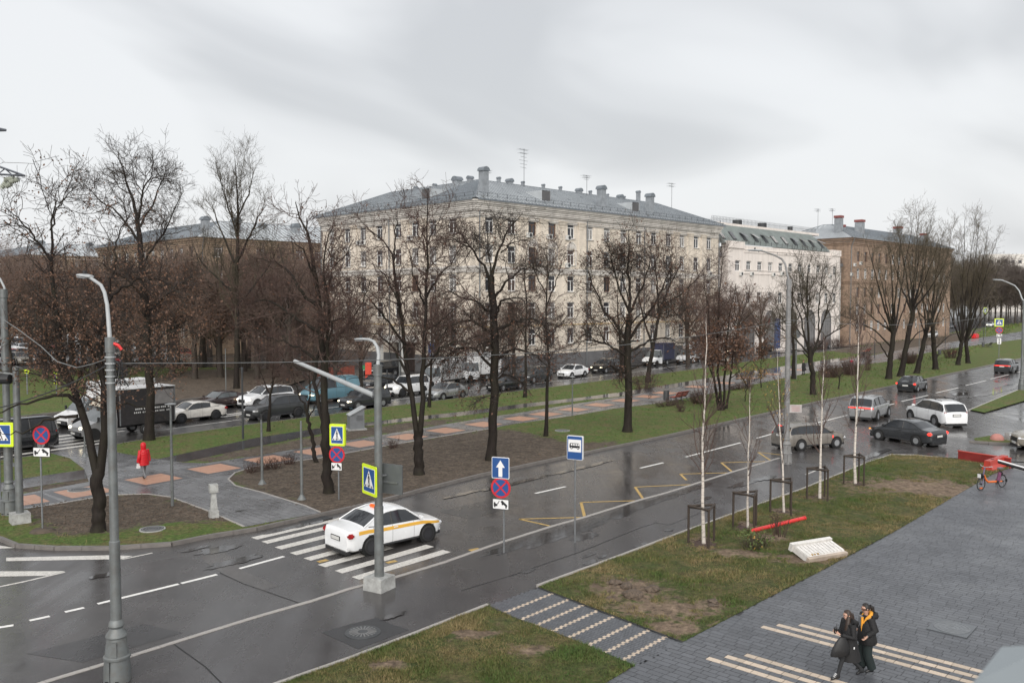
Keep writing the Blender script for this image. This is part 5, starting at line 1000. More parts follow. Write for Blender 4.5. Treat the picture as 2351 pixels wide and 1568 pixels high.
# background woods: individual trees from four grown kinds
def wild(seed, h, spread, twig, **k):
    rg = random.Random(seed); st = [([(0, 0, -.2), (rg.uniform(-.2, .2), rg.uniform(-.2, .2), h * .3), (rg.uniform(-.5, .5), rg.uniform(-.5, .5), h * .65), (rg.uniform(-.8, .8), rg.uniform(-.8, .8), h * .95)], [.34, .25, .14, .03])]
    for i in range(9):
        a = i * 2.4 + rg.uniform(-.4, .4); z = h * rg.uniform(.22, .6); e = spread * rg.uniform(.6, 1.); q = rg.uniform(.22, .42) * h
        st.append(([(0, 0, z), (cos(a) * e * .5, sin(a) * e * .5, z + q * .5), (cos(a) * e, sin(a) * e, z + q)], [.13, .08, .02]))
    c = dict(d1=1.5, l1=2.6, l2=1.3, l3=.75, d2=2.3, d3=3.2, twig=twig, tip=.011, bark=M_BARKW); c.update(k); return grow(st, seed, c)
M_TWIGB2 = bark_mat('pale brown thicket twigs', (.15, .102, .082), (.125, .092, .07), True)
WILD = [wild(61, 12, 3.6, M_TWIGB2, leaves=900, ls=.2, leaf=M_LDARK), wild(62, 14, 3.8, M_TWIGB2), wild(63, 11, 4., M_TWIGB2, leaves=1500, ls=.22, leaf=M_LBROWN), wild(64, 10, 3.6, bark_mat('pale olive twigs', (.13, .105, .05), (.14, .12, .06), True), droop=.15, leaves=1500, ls=.18, leaf=leafm('withered willow leaf', (.13, .1, .035), (.2, .16, .06)))]
M_TWIGH = bark_mat('hazy far twigs', (.13, .105, .092), (.12, .1, .085), True)  # distance haze is painted into this lighter, greyer twig colour
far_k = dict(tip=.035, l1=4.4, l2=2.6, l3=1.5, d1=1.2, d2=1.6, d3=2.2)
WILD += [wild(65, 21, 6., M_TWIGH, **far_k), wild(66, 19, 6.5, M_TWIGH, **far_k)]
WL = ['brown leaved background tree in the thicket beyond the far road at left', 'tall bare background tree in the thicket beyond the far road at left', 'rust leaved spreading background tree in the thicket beyond the far road', 'olive yellow willow in the thicket behind the poplar']
bg = [(20, 842, 2), (75, 838, 1), (130, 845, 2), (185, 838, 0), (240, 842, 2), (300, 846, 1), (360, 843, 2), (405, 848, 0), (455, 846, 1), (505, 846, 3), (575, 846, 1), (625, 848, 0), (668, 850, 1), (700, 842, 0), (-30, 846, 0), (60, 800, 1), (150, 798, 0), (250, 800, 1), (350, 800, 0), (430, 806, 2), (530, 810, 1), (610, 815, 0), (690, 812, 1), (480, 820, 3), (640, 868, 1), (590, 872, 0), (450, 872, 2), (110, 870, 2), (20, 875, 0), (500, 868, 1), (395, 868, 1), (340, 872, 0), (280, 866, 2), (215, 872, 1), (165, 862, 1), (665, 882, 1), (560, 855, 0), (715, 868, 1), (470, 836, 1), (540, 832, 0), (390, 826, 1), (310, 824, 0), (220, 822, 1), (90, 818, 1), (0, 822, 1)]
for i, (u, v, k) in enumerate(bg):
    p = G(u + random.uniform(-8, 8), v, 0); put_tree('background_tree', WL[k], p, WILD[k], random.uniform(0, 6), random.uniform(.95, 1.25) * (1.2 if v < 830 else .95), 'thicket trees beyond the far road, ' + ('brown leaved', 'tall bare', 'rust leaved', 'olive willow')[k])
rb_ = [(2165, 745, 1), (2190, 748, 0), (2215, 740, 1), (2240, 735, 0), (2262, 738, 1), (2285, 730, 0), (2310, 733, 1), (2335, 728, 0), (2355, 735, 1), (2140, 748, 1), (2180, 735, 0), (2230, 728, 1), (2275, 726, 1), (2320, 724, 0), (2345, 722, 1), (2205, 730, 1), (2110, 752, 1), (2250, 750, 1), (2330, 745, 1), (2178, 742, 1), (2225, 744, 0), (2270, 742, 1), (2298, 744, 1), (2345, 738, 0), (2120, 744, 1), (2155, 738, 0), (2365, 742, 1), (2385, 735, 0), (2200, 726, 1), (2300, 722, 1), (2260, 727, 0), (2315, 730, 1), (2350, 730, 0), (2370, 726, 1), (2240, 722, 1), (2285, 738, 0), (2150, 730, 1), (2130, 735, 0)]
for i, (u, v, k) in enumerate(rb_):
    p = G(u, v, 0); put_tree('background_tree', ['broad low headed tree of the distant wood at the far right', 'tall bare tree of the distant wood at the far right'][k], p, WILD[5 - k], random.uniform(0, 6), random.uniform(.85, 1.2), 'distant wood at the far right, ' + ('broad headed', 'tall bare')[k])
for i, (u, v, k, s) in enumerate([(1000, 882, 1, .75), (1110, 872, 0, .7), (1180, 862, 1, .7), (1580, 838, 1, .95), (1625, 832, 0, .95), (1690, 826, 1, .85), (1745, 818, 0, .8), (2000, 782, 1, .85), (2060, 776, 0, .8), (830, 905, 1, .7), (770, 915, 0, .7)]):
    p = G(u, v, 0); put_tree('street_tree', 'bare street tree standing ' + ['before the porch of the cream block', 'left of centre before the long cream wall', 'near the middle of the long cream wall', 'before the right end of the cream wall', 'before the first glass link', 'by the left end of the white office', 'before the arches of the white office', 'before the left part of the brown block', 'before the middle of the brown block', 'at the side street left of the porch', 'where the blue van waits by the side street'][i], p, WILD[k], i * 1.3, s, 'street trees in front of the houses')
# hedges and shrubs
def bush_mesh(name, rx, ry, h, n, seed, mat=M_TWIGR, K=4, lv=0, leaf=None):
    rng = np.random.default_rng(seed); a = rng.uniform(0, 2 * pi, n); r = np.sqrt(rng.random(n)); b = np.stack([np.cos(a) * r * rx * .55, np.sin(a) * r * ry * .55, np.zeros(n)], -1)
    e = np.stack([np.cos(a) * r * rx, np.sin(a) * r * ry, h * (1 - .35 * r ** 2) * rng.uniform(.6, 1.05, n)], -1) + rng.normal(0, .08, (n, 3)); t = np.linspace(0, 1, K)[None, :, None]
    P = b[:, None] * (1 - t) + e[:, None] * t + rng.normal(0, .05, (n, K, 3)) * t; R = np.linspace(.02, .007, K)[None].repeat(n, 0); s = spawn(P, R, rng, 4., 40, .4, 3, .3, .1, .3, tip=.006); s2 = spawn(*s, rng, 4, 40, .25, 3, .2, .1, .3, tip=.006)
    V = cat([tubes(P, R, 4), tubes(*s, 3), tubes(*s2, 3)]); L = leaves_np(s2[0], rng, lv, .1) if lv else None
    return np_mesh(name, *V, 4, mat, True), (np_mesh('leaves', *L, 4, leaf or M_LDARK) if lv else None)
def bush(label, u, v, rx, ry, h, n, seed, z=PZ, mat=M_TWIGR, lv=0, leaf=None, cat_='shrub', name='shrub', rz=AZ):
    m = bush_mesh('stems', rx, ry, h, n, seed, mat, lv=lv, leaf=leaf); o = thing(name, label, cat_, G(u, v, z), pi / 2 - rz); link('stems', m[0], o)
    if m[1]: link('leaves', m[1], o, kind='stuff')
    return o
bush('clipped dark hedge mound at the left of the pair near the leaning shrubby tree', 1905, 866, 1.6, 1.4, 1.7, 150, 1, cat_='hedge', name='hedge'); bush('clipped dark hedge mound at the right of the pair before the tree row', 1950, 860, 1.9, 1.4, 1.8, 170, 2, cat_='hedge', name='hedge')
bush('dark hedge mound between the trunks of the right tree row', 2086, 834, 2.6, 1.4, 1.7, 190, 3, cat_='hedge', name='hedge'); bush('reddish bare shrub beside the benches at right', 2183, 822, 1.9, 1.4, 2.0, 80, 4)
bush('sparse shrub clump between lawn and path behind the leaning tree', 1478, 893, 2.0, 1.2, 2.0, 60, 5); bush('dark shrubs at the far kerb by the white office', 1880, 802, 4., 1.5, 2.4, 90, 6); bush('second dark shrub clump at the far kerb before the brown block', 1925, 795, 4., 1.5, 2.2, 90, 7)
bush('brown shrub at the end of the red bench on the lawn', 1612, 925, 2.0, 1.0, 1.1, 90, 8); bush('low brown plants along the path beside the bench', 1530, 932, 2.2, .5, .5, 60, 9); bush('low brown plants before the young tree by the path', 1700, 893, 3., .6, .6, 80, 10)
for i, (u, v, r) in enumerate([(905, 1028, .5), (632, 1075, .55), (665, 1066, .4), (577, 1084, .5), (607, 1078, .4), (1563, 945, .35), (1560, 936, .5)]):
    bush('tuft of dry stalks ' + ['beside the walkway right of the left lamp arm', 'left of the grey sign post near the walkway', 'behind the slim grey post near the walkway', 'at the rounded corner of the soil strip', 'second from the rounded corner of the soil strip', 'by the worn track to the bench', 'behind the worn track beside the bench'][i], u, v, r, r, .55, 26, 20 + i, cat_='dry plant', name='dry_plant')
bush('leafless shrub growing beside the red pipe on the lawn', 1786, 1232, .55, .55, 1.1, 12, 40, .05); bush('green leafy young plant left of the red pipe', 1738, 1258, .6, .45, .5, 24, 41, .05, M_TWIGO, 140, leafm('small green leaf', (.06, .09, .025), (.12, .16, .04)))
bush('yellowish weeds before the low shrub near the red pipe', 1722, 1262, .4, .35, .5, 14, 42, .05, M_TWIGO, 16, M_LYEL); bush('thicket of bare stems behind the fan crowned tree', 1993, 850, .8, .6, 2.6, 30, 43)
bush('pale dry shrub growing against the cream wall near the porch', 1005, 858, 1.6, 1., 3.2, 70, 44, .1, M_TWIGO)
# birches with their wooden guards
mB, ntB, bB = new_mat('white birch bark'); coB = _n(ntB, 'ShaderNodeTexCoord').outputs['Object']; mpB = _n(ntB, 'ShaderNodeMapping'); mpB.inputs['Scale'].default_value = (3, 3, 22); ntB.links.new(coB, mpB.inputs['Vector'])
n1B = noise(ntB, 1., 4, .7, vec=mpB.outputs[0]); rB = ramp(ntB, n1B.outputs['Fac'], [(.36, (.05, .04, .035)), (.46, (.52, .47, .42)), (.8, (.66, .61, .55))]); ntB.links.new(rB.outputs[0], bB.inputs['Base Color']); bB.inputs['Roughness'].default_value = .7; M_BIRCH = mB
M_TWIGB = bark_mat('birch twig', (.07, .042, .034), (.09, .055, .045), True)
def birch(label, pts, r, seed, nl, nlab=None):
    B = G(*pts[0], .05); Q = [tuple(W(u, v, B.y) - B) for u, v in pts]; Q[0] = (Q[0][0], Q[0][1], -.1); h = Q[-1][2]; hs = np.linspace(0, 1, len(Q))
    rng = np.random.default_rng(seed); P, R = resample(Q, [r * (1 - .9 * (q[2] / h)) if q[2] > 0 else r * 1.1 for q in Q], 16); P[2:] += rng.normal(0, .012, P[2:].shape); P, R = P[None], R[None]
    l1 = spawn(P, R, rng, 5.2, 36, h * .27, 7, .27, .2, .1, 0, .6, .008, .72, .006, .35); l2 = spawn(*l1, rng, 3.6, 34, .55, 3, .25, .12, .15, 0, .6, .006, .4, .0045)
    lv = leaves_np(l2[0], rng, nl, .06); o = thing('birch_tree', label, 'birch', B, 0, 'young birches on the near lawn'); link('trunk', np_mesh('trunk', *tubes(P, R, 8), 4, M_BIRCH, True), o); link('crown', np_mesh('crown', *cat([tubes(*l1, 5), tubes(*l2, 3)]), 4, M_TWIGB, True), o); link('leaves', np_mesh('leaves', *lv, 4, M_LYEL if seed == 73 else M_LBROWN), o, kind='stuff'); return o
BIR = [((1616, 1250), [(1616, 1250), (1613, 1150), (1614, 1000), (1618, 900), (1622, 800), (1620, 720)], .07, 'nearest white birch, tall and straight inside the lowest wooden guard', 30), ((1717, 1213), [(1717, 1213), (1717, 1100), (1720, 1000), (1722, 900), (1724, 860)], .048, 'thin second birch just above the end of the red pipe', 60),
       ((1800, 1178), [(1800, 1178), (1797, 1080), (1791, 980), (1788, 900), (1785, 840), (1784, 800)], .052, 'third birch with yellow leaf buds close to the concrete lamp post', 110), ((1882, 1146), [(1882, 1146), (1884, 1040), (1887, 950), (1888, 900), (1892, 830), (1890, 780)], .066, 'fourth birch with a spreading crown in front of the muddy wagon', 160), ((1964, 1112), [(1964, 1112), (1962, 1040), (1967, 940), (1970, 850), (1971, 760), (1970, 690)], .074, 'farthest birch, tallest of the row, between the silver and dark cars', 60)]
M_STAKE = pm('dark stained stake', (.04, .028, .02), .7, var=.3, vs=12, bump=.3, bs=30)
for i, (b_, pts, r, lab, nl) in enumerate(BIR):
    birch(lab, pts, r, 71 + i, nl); c = G(*b_, .05)
    mu = MB(); n = 18; mu.add([(c.x, c.y, .1)] + [(c.x + cos(2 * pi * k / n) * .75 * (1 + .15 * sin(k * 2.7)), c.y + sin(2 * pi * k / n) * .75 * (1 + .15 * sin(k * 1.9)), .055) for k in range(n)], [(0, k + 1, (k + 1) % n + 1) for k in range(n)]); mu.obj('bark_mulch', M_MULCH, kind='stuff')
    scatter_clods('bark_chips', [Vector((c.x + cos(t) * .75, c.y + sin(t) * .75, 0)) for t in np.arange(0, 6.28, .5)], 120, .02, .06, .08, M_MULCH)
    g = thing('tree_guard', 'three legged dark wooden guard around the ' + ['nearest tall straight birch', 'thin birch by the red pipe', 'yellow budded birch by the lamp post', 'spreading birch before the muddy wagon', 'farthest and tallest birch'][i], 'tree guard', c, radians(12 + 4 * i), 'wooden tree guards')
    tr = [(.56 * cos(a), .56 * sin(a)) for a in (radians(25), radians(150), radians(262))]; hh = 1.42
    for x, y in tr: MB().tube([(x, y, -.15), (x, y, hh)], .042, 6).obj('stake', M_STAKE, g)
    for k in range(3):
        a, b2_ = tr[k], tr[(k + 1) % 3]; MB().tube([(a[0] * 1.04, a[1] * 1.04, hh - .03 + .012 * k), (b2_[0] * 1.04, b2_[1] * 1.04, hh - .03 + .012 * k)], .045, 6).obj('rail', M_STAKE, g)
    st = MB(); [st.tube([(x * .95, y * .95, hh - .1), (0, 0, hh - .12)], .012, 4) for x, y in tr]; st.obj('strap', M_TAR, g)
# ================================================================== VEHICLES
def paint(name, c, rough=.22, metal=0., dirt=0.): return pm(name, c, rough, metal, var=.05, vs=1.5, coat=.6, dirt=dirt)
M_TYRE = pm('tyre rubber', (.018, .018, .019), .75, var=.2, vs=9); M_RIM = pm('alloy rim', (.42, .43, .45), .35, metal=.7, var=.1); M_RIMD = pm('dark rim', (.05, .05, .055), .4, metal=.5, var=.1); M_HUB = pm('steel wheel cover', (.32, .33, .34), .45, metal=.4, var=.1)
M_CGLASS = pm('car glass', (.025, .028, .032), .05, var=.3, vs=1.5, spec=.7); M_CGLASS2 = pm('pale car glass', (.09, .1, .105), .05, var=.3, vs=1.5, spec=.7); M_TRIM = pm('black trim', (.02, .02, .021), .5, var=.2); M_ARCH = pm('wheel arch', (.008, .008, .008), .9)
M_LAMP = pm('headlight', (.75, .76, .78), .12, var=.1, vs=12, spec=.7); M_LAMPON = pm('lit headlight', (.9, .85, .7), .2, emis=2.2, ecol=(1, .86, .6)); M_TAIL = pm('tail light', (.3, .012, .014), .15, var=.2, vs=8, spec=.6); M_TAILON = pm('lit tail light', (.6, .02, .02), .2, emis=.9, ecol=(1, .05, .03)); M_PLATE = pm('number plate', (.6, .6, .58), .4, var=.1, vs=20); M_AMBER = pm('amber lamp', (.6, .22, .03), .25, emis=.5, ecol=(1, .35, .05)); M_CHROME = pm('chrome', (.6, .6, .62), .15, metal=.9, var=.05)
TYPES = {  # length, width, wheelbase, tyre radius, front overhang, deck line [(x/L, z)], roof line [(x/L, z)], belt split stations, tumble
 'sedan': dict(L=4.5, W=1.78, wb=2.65, r=.32, fo=.87, deck=[(0, .84), (.02, .97), (.12, 1.03), (.2, 1.03), (.30, .99), (.66, .95), (.76, .93), (.93, .79), (.985, .68), (1, .56)], roof=[(.13, 1.03), (.29, 1.37), (.40, 1.46), (.52, 1.475), (.60, 1.42), (.755, .94)], pil=[.235, .435, .60]),
 'coupe': dict(L=4.6, W=1.82, wb=2.76, r=.34, fo=.85, deck=[(0, .82), (.02, .95), (.1, 1.0), (.3, .98), (.66, .92), (.76, .9), (.93, .76), (.985, .66), (1, .54)], roof=[(.1, 1.0), (.3, 1.33), (.42, 1.4), (.52, 1.4), (.6, 1.34), (.75, .91)], pil=[.22, .45, .60]),
 'hatch': dict(L=4.45, W=1.78, wb=2.65, r=.32, fo=.88, deck=[(0, .75), (.012, .93), (.1, 1.0), (.3, .99), (.66, .95), (.76, .93), (.93, .8), (.985, .68), (1, .56)], roof=[(.015, .95), (.075, 1.38), (.2, 1.47), (.45, 1.49), (.58, 1.43), (.755, .94)], pil=[.16, .37, .57]),
 'suv': dict(L=4.75, W=1.9, wb=2.8, r=.37, fo=.9, deck=[(0, .85), (.012, 1.05), (.1, 1.12), (.3, 1.12), (.66, 1.1), (.76, 1.08), (.94, .96), (.985, .82), (1, .62)], roof=[(.012, 1.07), (.075, 1.56), (.2, 1.68), (.45, 1.71), (.58, 1.64), (.745, 1.09)], pil=[.16, .37, .57]),
 'van': dict(L=5.1, W=1.95, wb=3.1, r=.34, fo=.95, deck=[(0, 1.0), (.008, 1.1), (.5, 1.15), (.76, 1.14), (.84, 1.08), (.95, .92), (.99, .78), (1, .6)], roof=[(.006, 1.12), (.03, 1.85), (.1, 1.95), (.6, 1.97), (.68, 1.9), (.85, 1.08)], pil=[.3, .52, .70]),
 'offroad': dict(L=4.6, W=1.85, wb=2.75, r=.38, fo=.85, deck=[(0, .9), (.012, 1.1), (.3, 1.15), (.6, 1.15), (.7, 1.14), (.95, 1.08), (.985, .95), (1, .7)], roof=[(.012, 1.12), (.035, 1.7), (.1, 1.8), (.5, 1.8), (.59, 1.72), (.68, 1.15)], pil=[.14, .36, .57]),
}
CARM = {}
def lerp(tab, x):
    if x <= tab[0][0]: return tab[0][1]
    for (a, p), (b, q) in zip(tab, tab[1:]):
        if x <= b: return p + (q - p) * (x - a) / max(b - a, 1e-9)
    return tab[-1][1]
def car_meshes(kind):
    if kind in CARM: return CARM[kind]
    T = TYPES[kind]; L, Wd = T['L'], T['W'] / 2; ra, rf = T['roof'][0][0], T['roof'][-1][0]
    xs = sorted({0., .006, .02, .05, .1, .94, .965, .985, 1., *np.linspace(.02, .96, 22).round(3), *[p for p, _ in T['roof']], *T['pil'], *[p for p, _ in T['deck']]})
    zb0 = T['r'] * .62
    def plan(x):                                             # half width along the length
        e = min(x, 1 - x); k = 1 - .15 * max(0, (.08 - x) / .08) ** 2.2 - .33 * max(0, (x - .86) / .14) ** 2.1; return Wd * k * (1 - .02 * abs(x - .5))
    rings = []
    for x in xs:
        w = plan(x); zd = lerp(T['deck'], x); zb = zb0 + .12 * max(0, (x - .9) / .1) ** 2 + .1 * max(0, (.06 - x) / .06); cab = ra < x < rf; zr = lerp(T['roof'], x) if cab else zd
        h = zd - zb; X = (x - .5) * L
        if cab and zr > zd + .02:
            wr = w * .96 - (zr - zd) * .33; up = [(wr, zr - .035), (wr * .86, zr + .005), (wr * .45, zr + .03), (0, zr + .04)]
        else: up = [(w * .84, zd + .012), (w * .7, zd + .025), (w * .36, zd + .045), (0, zd + .05)]
        half = [(0, zb), (w * .8, zb), (w * .95, zb + .07), (w * .985, zb + h * .25), (w, zb + h * .58), (w * .985, zb + h * .86), (w * .945, zd)] + up
        rings.append([(X, y, z) for y, z in half])
    n = len(rings[0]); body, wins = MB(), {}
    for s in (1, -1):
        for i in range(len(xs) - 1):
            xm = (xs[i] + xs[i + 1]) / 2; cab = ra < xm < rf; zr = lerp(T['roof'], xm); zd = lerp(T['deck'], xm)
            for j in range(n - 1):
                q = [rings[i][j], rings[i + 1][j], rings[i + 1][j + 1], rings[i][j + 1]]; q = [(a, b * s, c) for a, b, c in q]; q = q if s > 0 else q[::-1]; q = q[::-1]
                key = None
                if cab and zr > zd + .03:
                    front = xm > T['roof'][-2][0]; rear = xm < T['roof'][1][0]
                    if j == 6 and not (rear and kind in ('sedan', 'coupe')) and xm > ra + .035 and not (kind == 'van' and xm < .5): key = ('side_window', s, sum(xm > p for p in T['pil']))
                    elif j >= 7 and front: key = 'windscreen'
                    elif j >= 7 and rear and not (kind == 'van'): key = 'rear_window'
                (wins.setdefault(key, MB()) if key else body).add(q, [(0, 1, 2, 3)])
    for e, rg in ((0, rings[0]), (1, rings[-1])):
        f = [(a, b, c) for a, b, c in rg] + [(a, -b, c) for a, b, c in rg[::-1][1:-1]]; body.add(f, [tuple(range(len(f)))[::1 if e == 0 else -1]])
    bm = bmesh.new(); me0 = body.mesh('body', M_TRIM); bm.from_mesh(me0); bmesh.ops.remove_doubles(bm, verts=bm.verts, dist=.002); bmesh.ops.recalc_face_normals(bm, faces=bm.faces); bm.to_mesh(me0); bm.free()
    me0.polygons.foreach_set('use_smooth', [True] * len(me0.polygons)); me0.set_sharp_from_angle(angle=radians(38))
    out = dict(body=me0, wins=[], extra=[])
    for k, b in wins.items():
        nm = k if isinstance(k, str) else 'side_window'; bm = bmesh.new(); me = b.mesh(nm, M_CGLASS); bm.from_mesh(me); bmesh.ops.remove_doubles(bm, verts=bm.verts, dist=.002); bm.to_mesh(me); bm.free(); me.polygons.foreach_set('use_smooth', [True] * len(me.polygons)); out['wins'].append((nm, me))
    # pillars, roof edges and sills: body coloured rails over the glass
    def edge(x, j, out_=.004):
        i = min(range(len(xs)), key=lambda k: abs(xs[k] - x)); p = rings[i][j]; return Vector((p[0], p[1] + out_, p[2]))
    pl, tr = MB(), MB()
    for s in (1, -1):
        S = lambda v: Vector((v.x, v.y * s, v.z))
        pl.tube([S(edge(x, 7)) for x in xs if ra < x < rf + .001], [.03 if x > .5 else .035 for x in xs if ra < x < rf + .001], 5)
        for p in T['pil'][1:2] + (T['pil'][:1] if kind not in ('sedan', 'coupe') else []): tr.tube([S(edge(p, 6)), S(edge(p, 7))], .035, 4)
        tr.tube([S(edge(x, 6, .008)) for x in xs if ra + .03 < x < rf - .01], .014, 4)
        tr.tube([S(edge(x, 2, .008)) for x in xs if .08 < x < .92], .05, 4)
    out['pillars'] = pl.mesh('pillar_rails', M_TRIM, 40); out['trim'] = tr.mesh('side_trim', M_TRIM, 40)
    out['bumper'] = []
    for i0, sgn in ((0, -1), (-1, 1)):
        rg = rings[i0]; w = rg[4][1]; x = rg[0][0]; out['bumper'].append(MB().box((x - sgn * .09, 0, zb0 + .15), (.2, w * 1.9, .16)).mesh('bumper', M_TRIM))
    gx = rings[-1][0][0]; gw = rings[-1][4][1]
    g = MB(); zg = lerp(T['deck'], .985) - .12
    for k in range(4): g.box((gx + .005, 0, zg - .06 * k), (.03, gw * 1.35, .03))
    g.box((gx - .004, 0, zg - .09), (.03, gw * 1.4, .26)); out['grille'] = g.mesh('grille', M_TRIM)
    fx, rx = L / 2 - T['fo'], L / 2 - T['fo'] - T['wb']; r = T['r']; out['wheels'] = []
    for x in (fx, rx):
        for s in (1, -1): out['wheels'].append((x, s * (plan(.5 + x / L) - .1), r, s))
    out['arch'] = []
    for x, y, rr, s in out['wheels']: out['arch'].append(MB().lathe([(rr + .075, -.17), (rr + .075, .1135)] if s > 0 else [(rr + .075, -.1135), (rr + .075, .17)], (x, y, rr + .01), 22, axis='Y').mesh('wheel_arch', M_ARCH))
    hx = lambda x, j: next(rings[i][j] for i in range(len(xs)) if xs[i] >= x)
    p = hx(.965, 5); out['hl'] = Vector((p[0] - .03, p[1] - .1, p[2] - .02)); p = hx(.012, 5); out['tl'] = Vector((p[0] + .07, p[1] - .09, min(p[2] + .0, .98 if kind != 'van' else 1.1)))
    p = hx(rf - .03, 6); out['mir'] = Vector((p[0] - .05, p[1] + .1, p[2] + .09)); out['rings'], out['xs'] = rings, xs; out['plan'] = plan
    CARM[kind] = out; return out
WHL = {}
def wheel_mesh(r, style):
    k = (r, style)
    if k not in WHL:
        t = MB(); t.lathe([(r * .62, -.11), (r * .9, -.11), (r, -.07), (r, .07), (r * .9, .11), (r * .62, .11)], (0, 0, 0), 24, axis='Y', cap=False); rim = MB(); m = {0: M_RIM, 1: M_RIMD, 2: M_HUB, 3: M_RIM}[style]
        rim.lathe([(r * .63, -.1), (r * .63, .1), (r * .57, .1), (r * .55, .03), (.01, .03)], (0, 0, 0), 20, axis='Y')
        rim.lathe([(r * .63, .1), (r * .63, -.1), (r * .57, -.1), (r * .55, -.03), (.01, -.03)], (0, 0, 0), 20, axis='Y'); n = {0: 5, 1: 10, 2: 8, 3: 5}[style]
        for s in (1, -1):
            for q in range(n): M = Matrix.Rotation(2 * pi * q / n, 4, 'Y') @ Matrix.Translation((0, s * .075, r * .3)); rim.box((0, 0, 0), (r * (.16 if n < 7 else .09), .03, r * .56), mat=M)
        WHL[k] = (t.mesh('tyre', M_TYRE, 50), rim.mesh('rim', m, 40))
        if style in (0, 3): WHL[k][1].materials[0] = m
    return WHL[k]
def rbox(c, d, mat_, name, parent, rz=0., bev=.3):
    bm = bmesh.new(); bmesh.ops.create_cube(bm, size=1); bmesh.ops.scale(bm, vec=d, verts=bm.verts); bmesh.ops.bevel(bm, geom=bm.edges, offset=min(d) * bev, segments=2, affect='EDGES'); me = bpy.data.meshes.new(name); bm.to_mesh(me); bm.free(); me.materials.append(mat_)
    me.polygons.foreach_set('use_smooth', [True] * len(me.polygons)); me.set_sharp_from_angle(angle=radians(50)); return link(name, me, parent, M=Matrix.Translation(c) @ Matrix.Rotation(rz, 4, 'Z'))
def slot(o, m):
    o.material_slots[0].link = 'OBJECT'; o.material_slots[0].material = m; return o
def car(kind, label, loc, heading, pm_, cat_='car', style=0, lit_t=False, lit_h=False, trim=None, sc=(1, 1, 1), group=None, far=False, glass=None, bump_body=True, name=None, tl=None, bar=False):
    """heading: unit vector the car points to"""
    C_ = car_meshes(kind); T = TYPES[kind]; o = thing(name or {'sedan': 'sedan', 'coupe': 'coupe', 'hatch': 'hatchback', 'suv': 'suv_car', 'van': 'van', 'offroad': 'offroad_car'}[kind], label, cat_, loc, atan2(heading.y, heading.x), group); o.scale = sc
    slot(link('body', C_['body'], o), pm_); slot(link('pillar_rails', C_['pillars'], o), pm_); link('side_trim', C_['trim'], o)
    for nm, me in C_['wins']:
        w = link(nm, me, o)
        if glass: slot(w, glass)
    for a_ in C_['arch']: link('wheel_arch', a_, o)
    for bm_ in C_['bumper']: link('lower_valance', bm_, o, M=Matrix.Translation((0, 0, -.13)) @ Matrix.Diagonal((1.0, .98, 1, 1)))
    for bm_ in C_['bumper']: slot(link('bumper', bm_, o), (trim or pm_))
    link('grille', C_['grille'], o)
    for x, y, r, s in C_['wheels']:
        ty, rm = wheel_mesh(r, style); w = link('wheel', ty, o, M=Matrix.Translation((x, y + s * .035, r))); link('rim', rm, w)
    h, t = C_['hl'], C_['tl']
    for s in (1, -1):
        rbox((h.x, h.y * s, h.z - .05), (.42, .26, .13), M_LAMPON if lit_h else M_LAMP, 'headlight', o, -.5 * s); td = tl or ((.26, .46, .17) if kind in ('sedan', 'coupe') else (.16, .2, .34)); rbox((t.x, t.y * s, t.z - (.05 if kind in ('sedan', 'coupe') else .0)), td, M_TAILON if lit_t else M_TAIL, 'tail_light', o, .35 * s)
        m = C_['mir']; rbox((m.x, m.y * s, m.z), (.12, .22, .15), pm_, 'mirror', o)
        if not far:
            for hx_ in ((T['pil'][0] + .03), (T['pil'][1] + .03)):
                i = min(range(len(C_['xs'])), key=lambda k: abs(C_['xs'][k] - hx_ - .02)); p = C_['rings'][i][5]; rbox((p[0], (p[1] + .012) * s, p[2] - .02), (.2, .035, .035), pm_ if not trim else trim, 'door_handle', o)
    if bar: rbox((-T['L'] / 2 + .02, 0, t.z + .02), (.12, 2 * t.y, .075), M_TAILON if lit_t else M_TAIL, 'light_bar', o)
    r0 = C_['rings'][0][0][0]; zp_ = lerp(T['deck'], .006) - .22 if kind in ('sedan', 'coupe') else .86; zp_ = min(zp_, .86)
    MB().box((r0 - .012, 0, zp_), (.03, .52, .12)).obj('number_plate', M_PLATE, o); MB().box((r0 - .006, 0, zp_), (.03, .6, .17)).obj('plate_recess', M_TRIM, o); MB().box((C_['rings'][-1][0][0] + .02, 0, .42), (.03, .52, .12)).obj('number_plate', M_PLATE, o)
    if not far:
        d = MB(); xs, rg = C_['xs'], C_['rings']                   # door shut lines
        for p in (T['pil'][0] + .02, T['pil'][1], T['pil'][2] + .06):
            i = min(range(len(xs)), key=lambda k: abs(xs[k] - p))
            for s in (1, -1): d.tube([(rg[i][j][0], (rg[i][j][1] + .001) * s, rg[i][j][2]) for j in range(2, 7)], .006, 3, False)
        d.obj('door_seams', M_TRIM, o, kind='stuff')
    return o
def by_wheels(kind, rear, front, side, flip=False):
    """place a car from the ground points of its two near wheels; side=+1 when its left flank faces us"""
    T = TYPES[kind]; a, b = G(*rear), G(*front); h = (b - a).normalized(); left = Vector((-h.y, h.x, 0)); mid = (a + b) / 2; mid -= left * side * (T['W'] / 2 - .02); off = T['L'] / 2 - T['fo'] - T['wb'] / 2; return Vector((mid.x, mid.y, 0)) - h * off, h
WHITE, BLACK, GREY, SILV = paint('white car paint', (.76, .77, .78), .25), paint('black car paint', (.012, .013, .015), .15), paint('graphite car paint', (.045, .048, .052), .2, .3), paint('silver car paint', (.33, .335, .34), .25, .5)
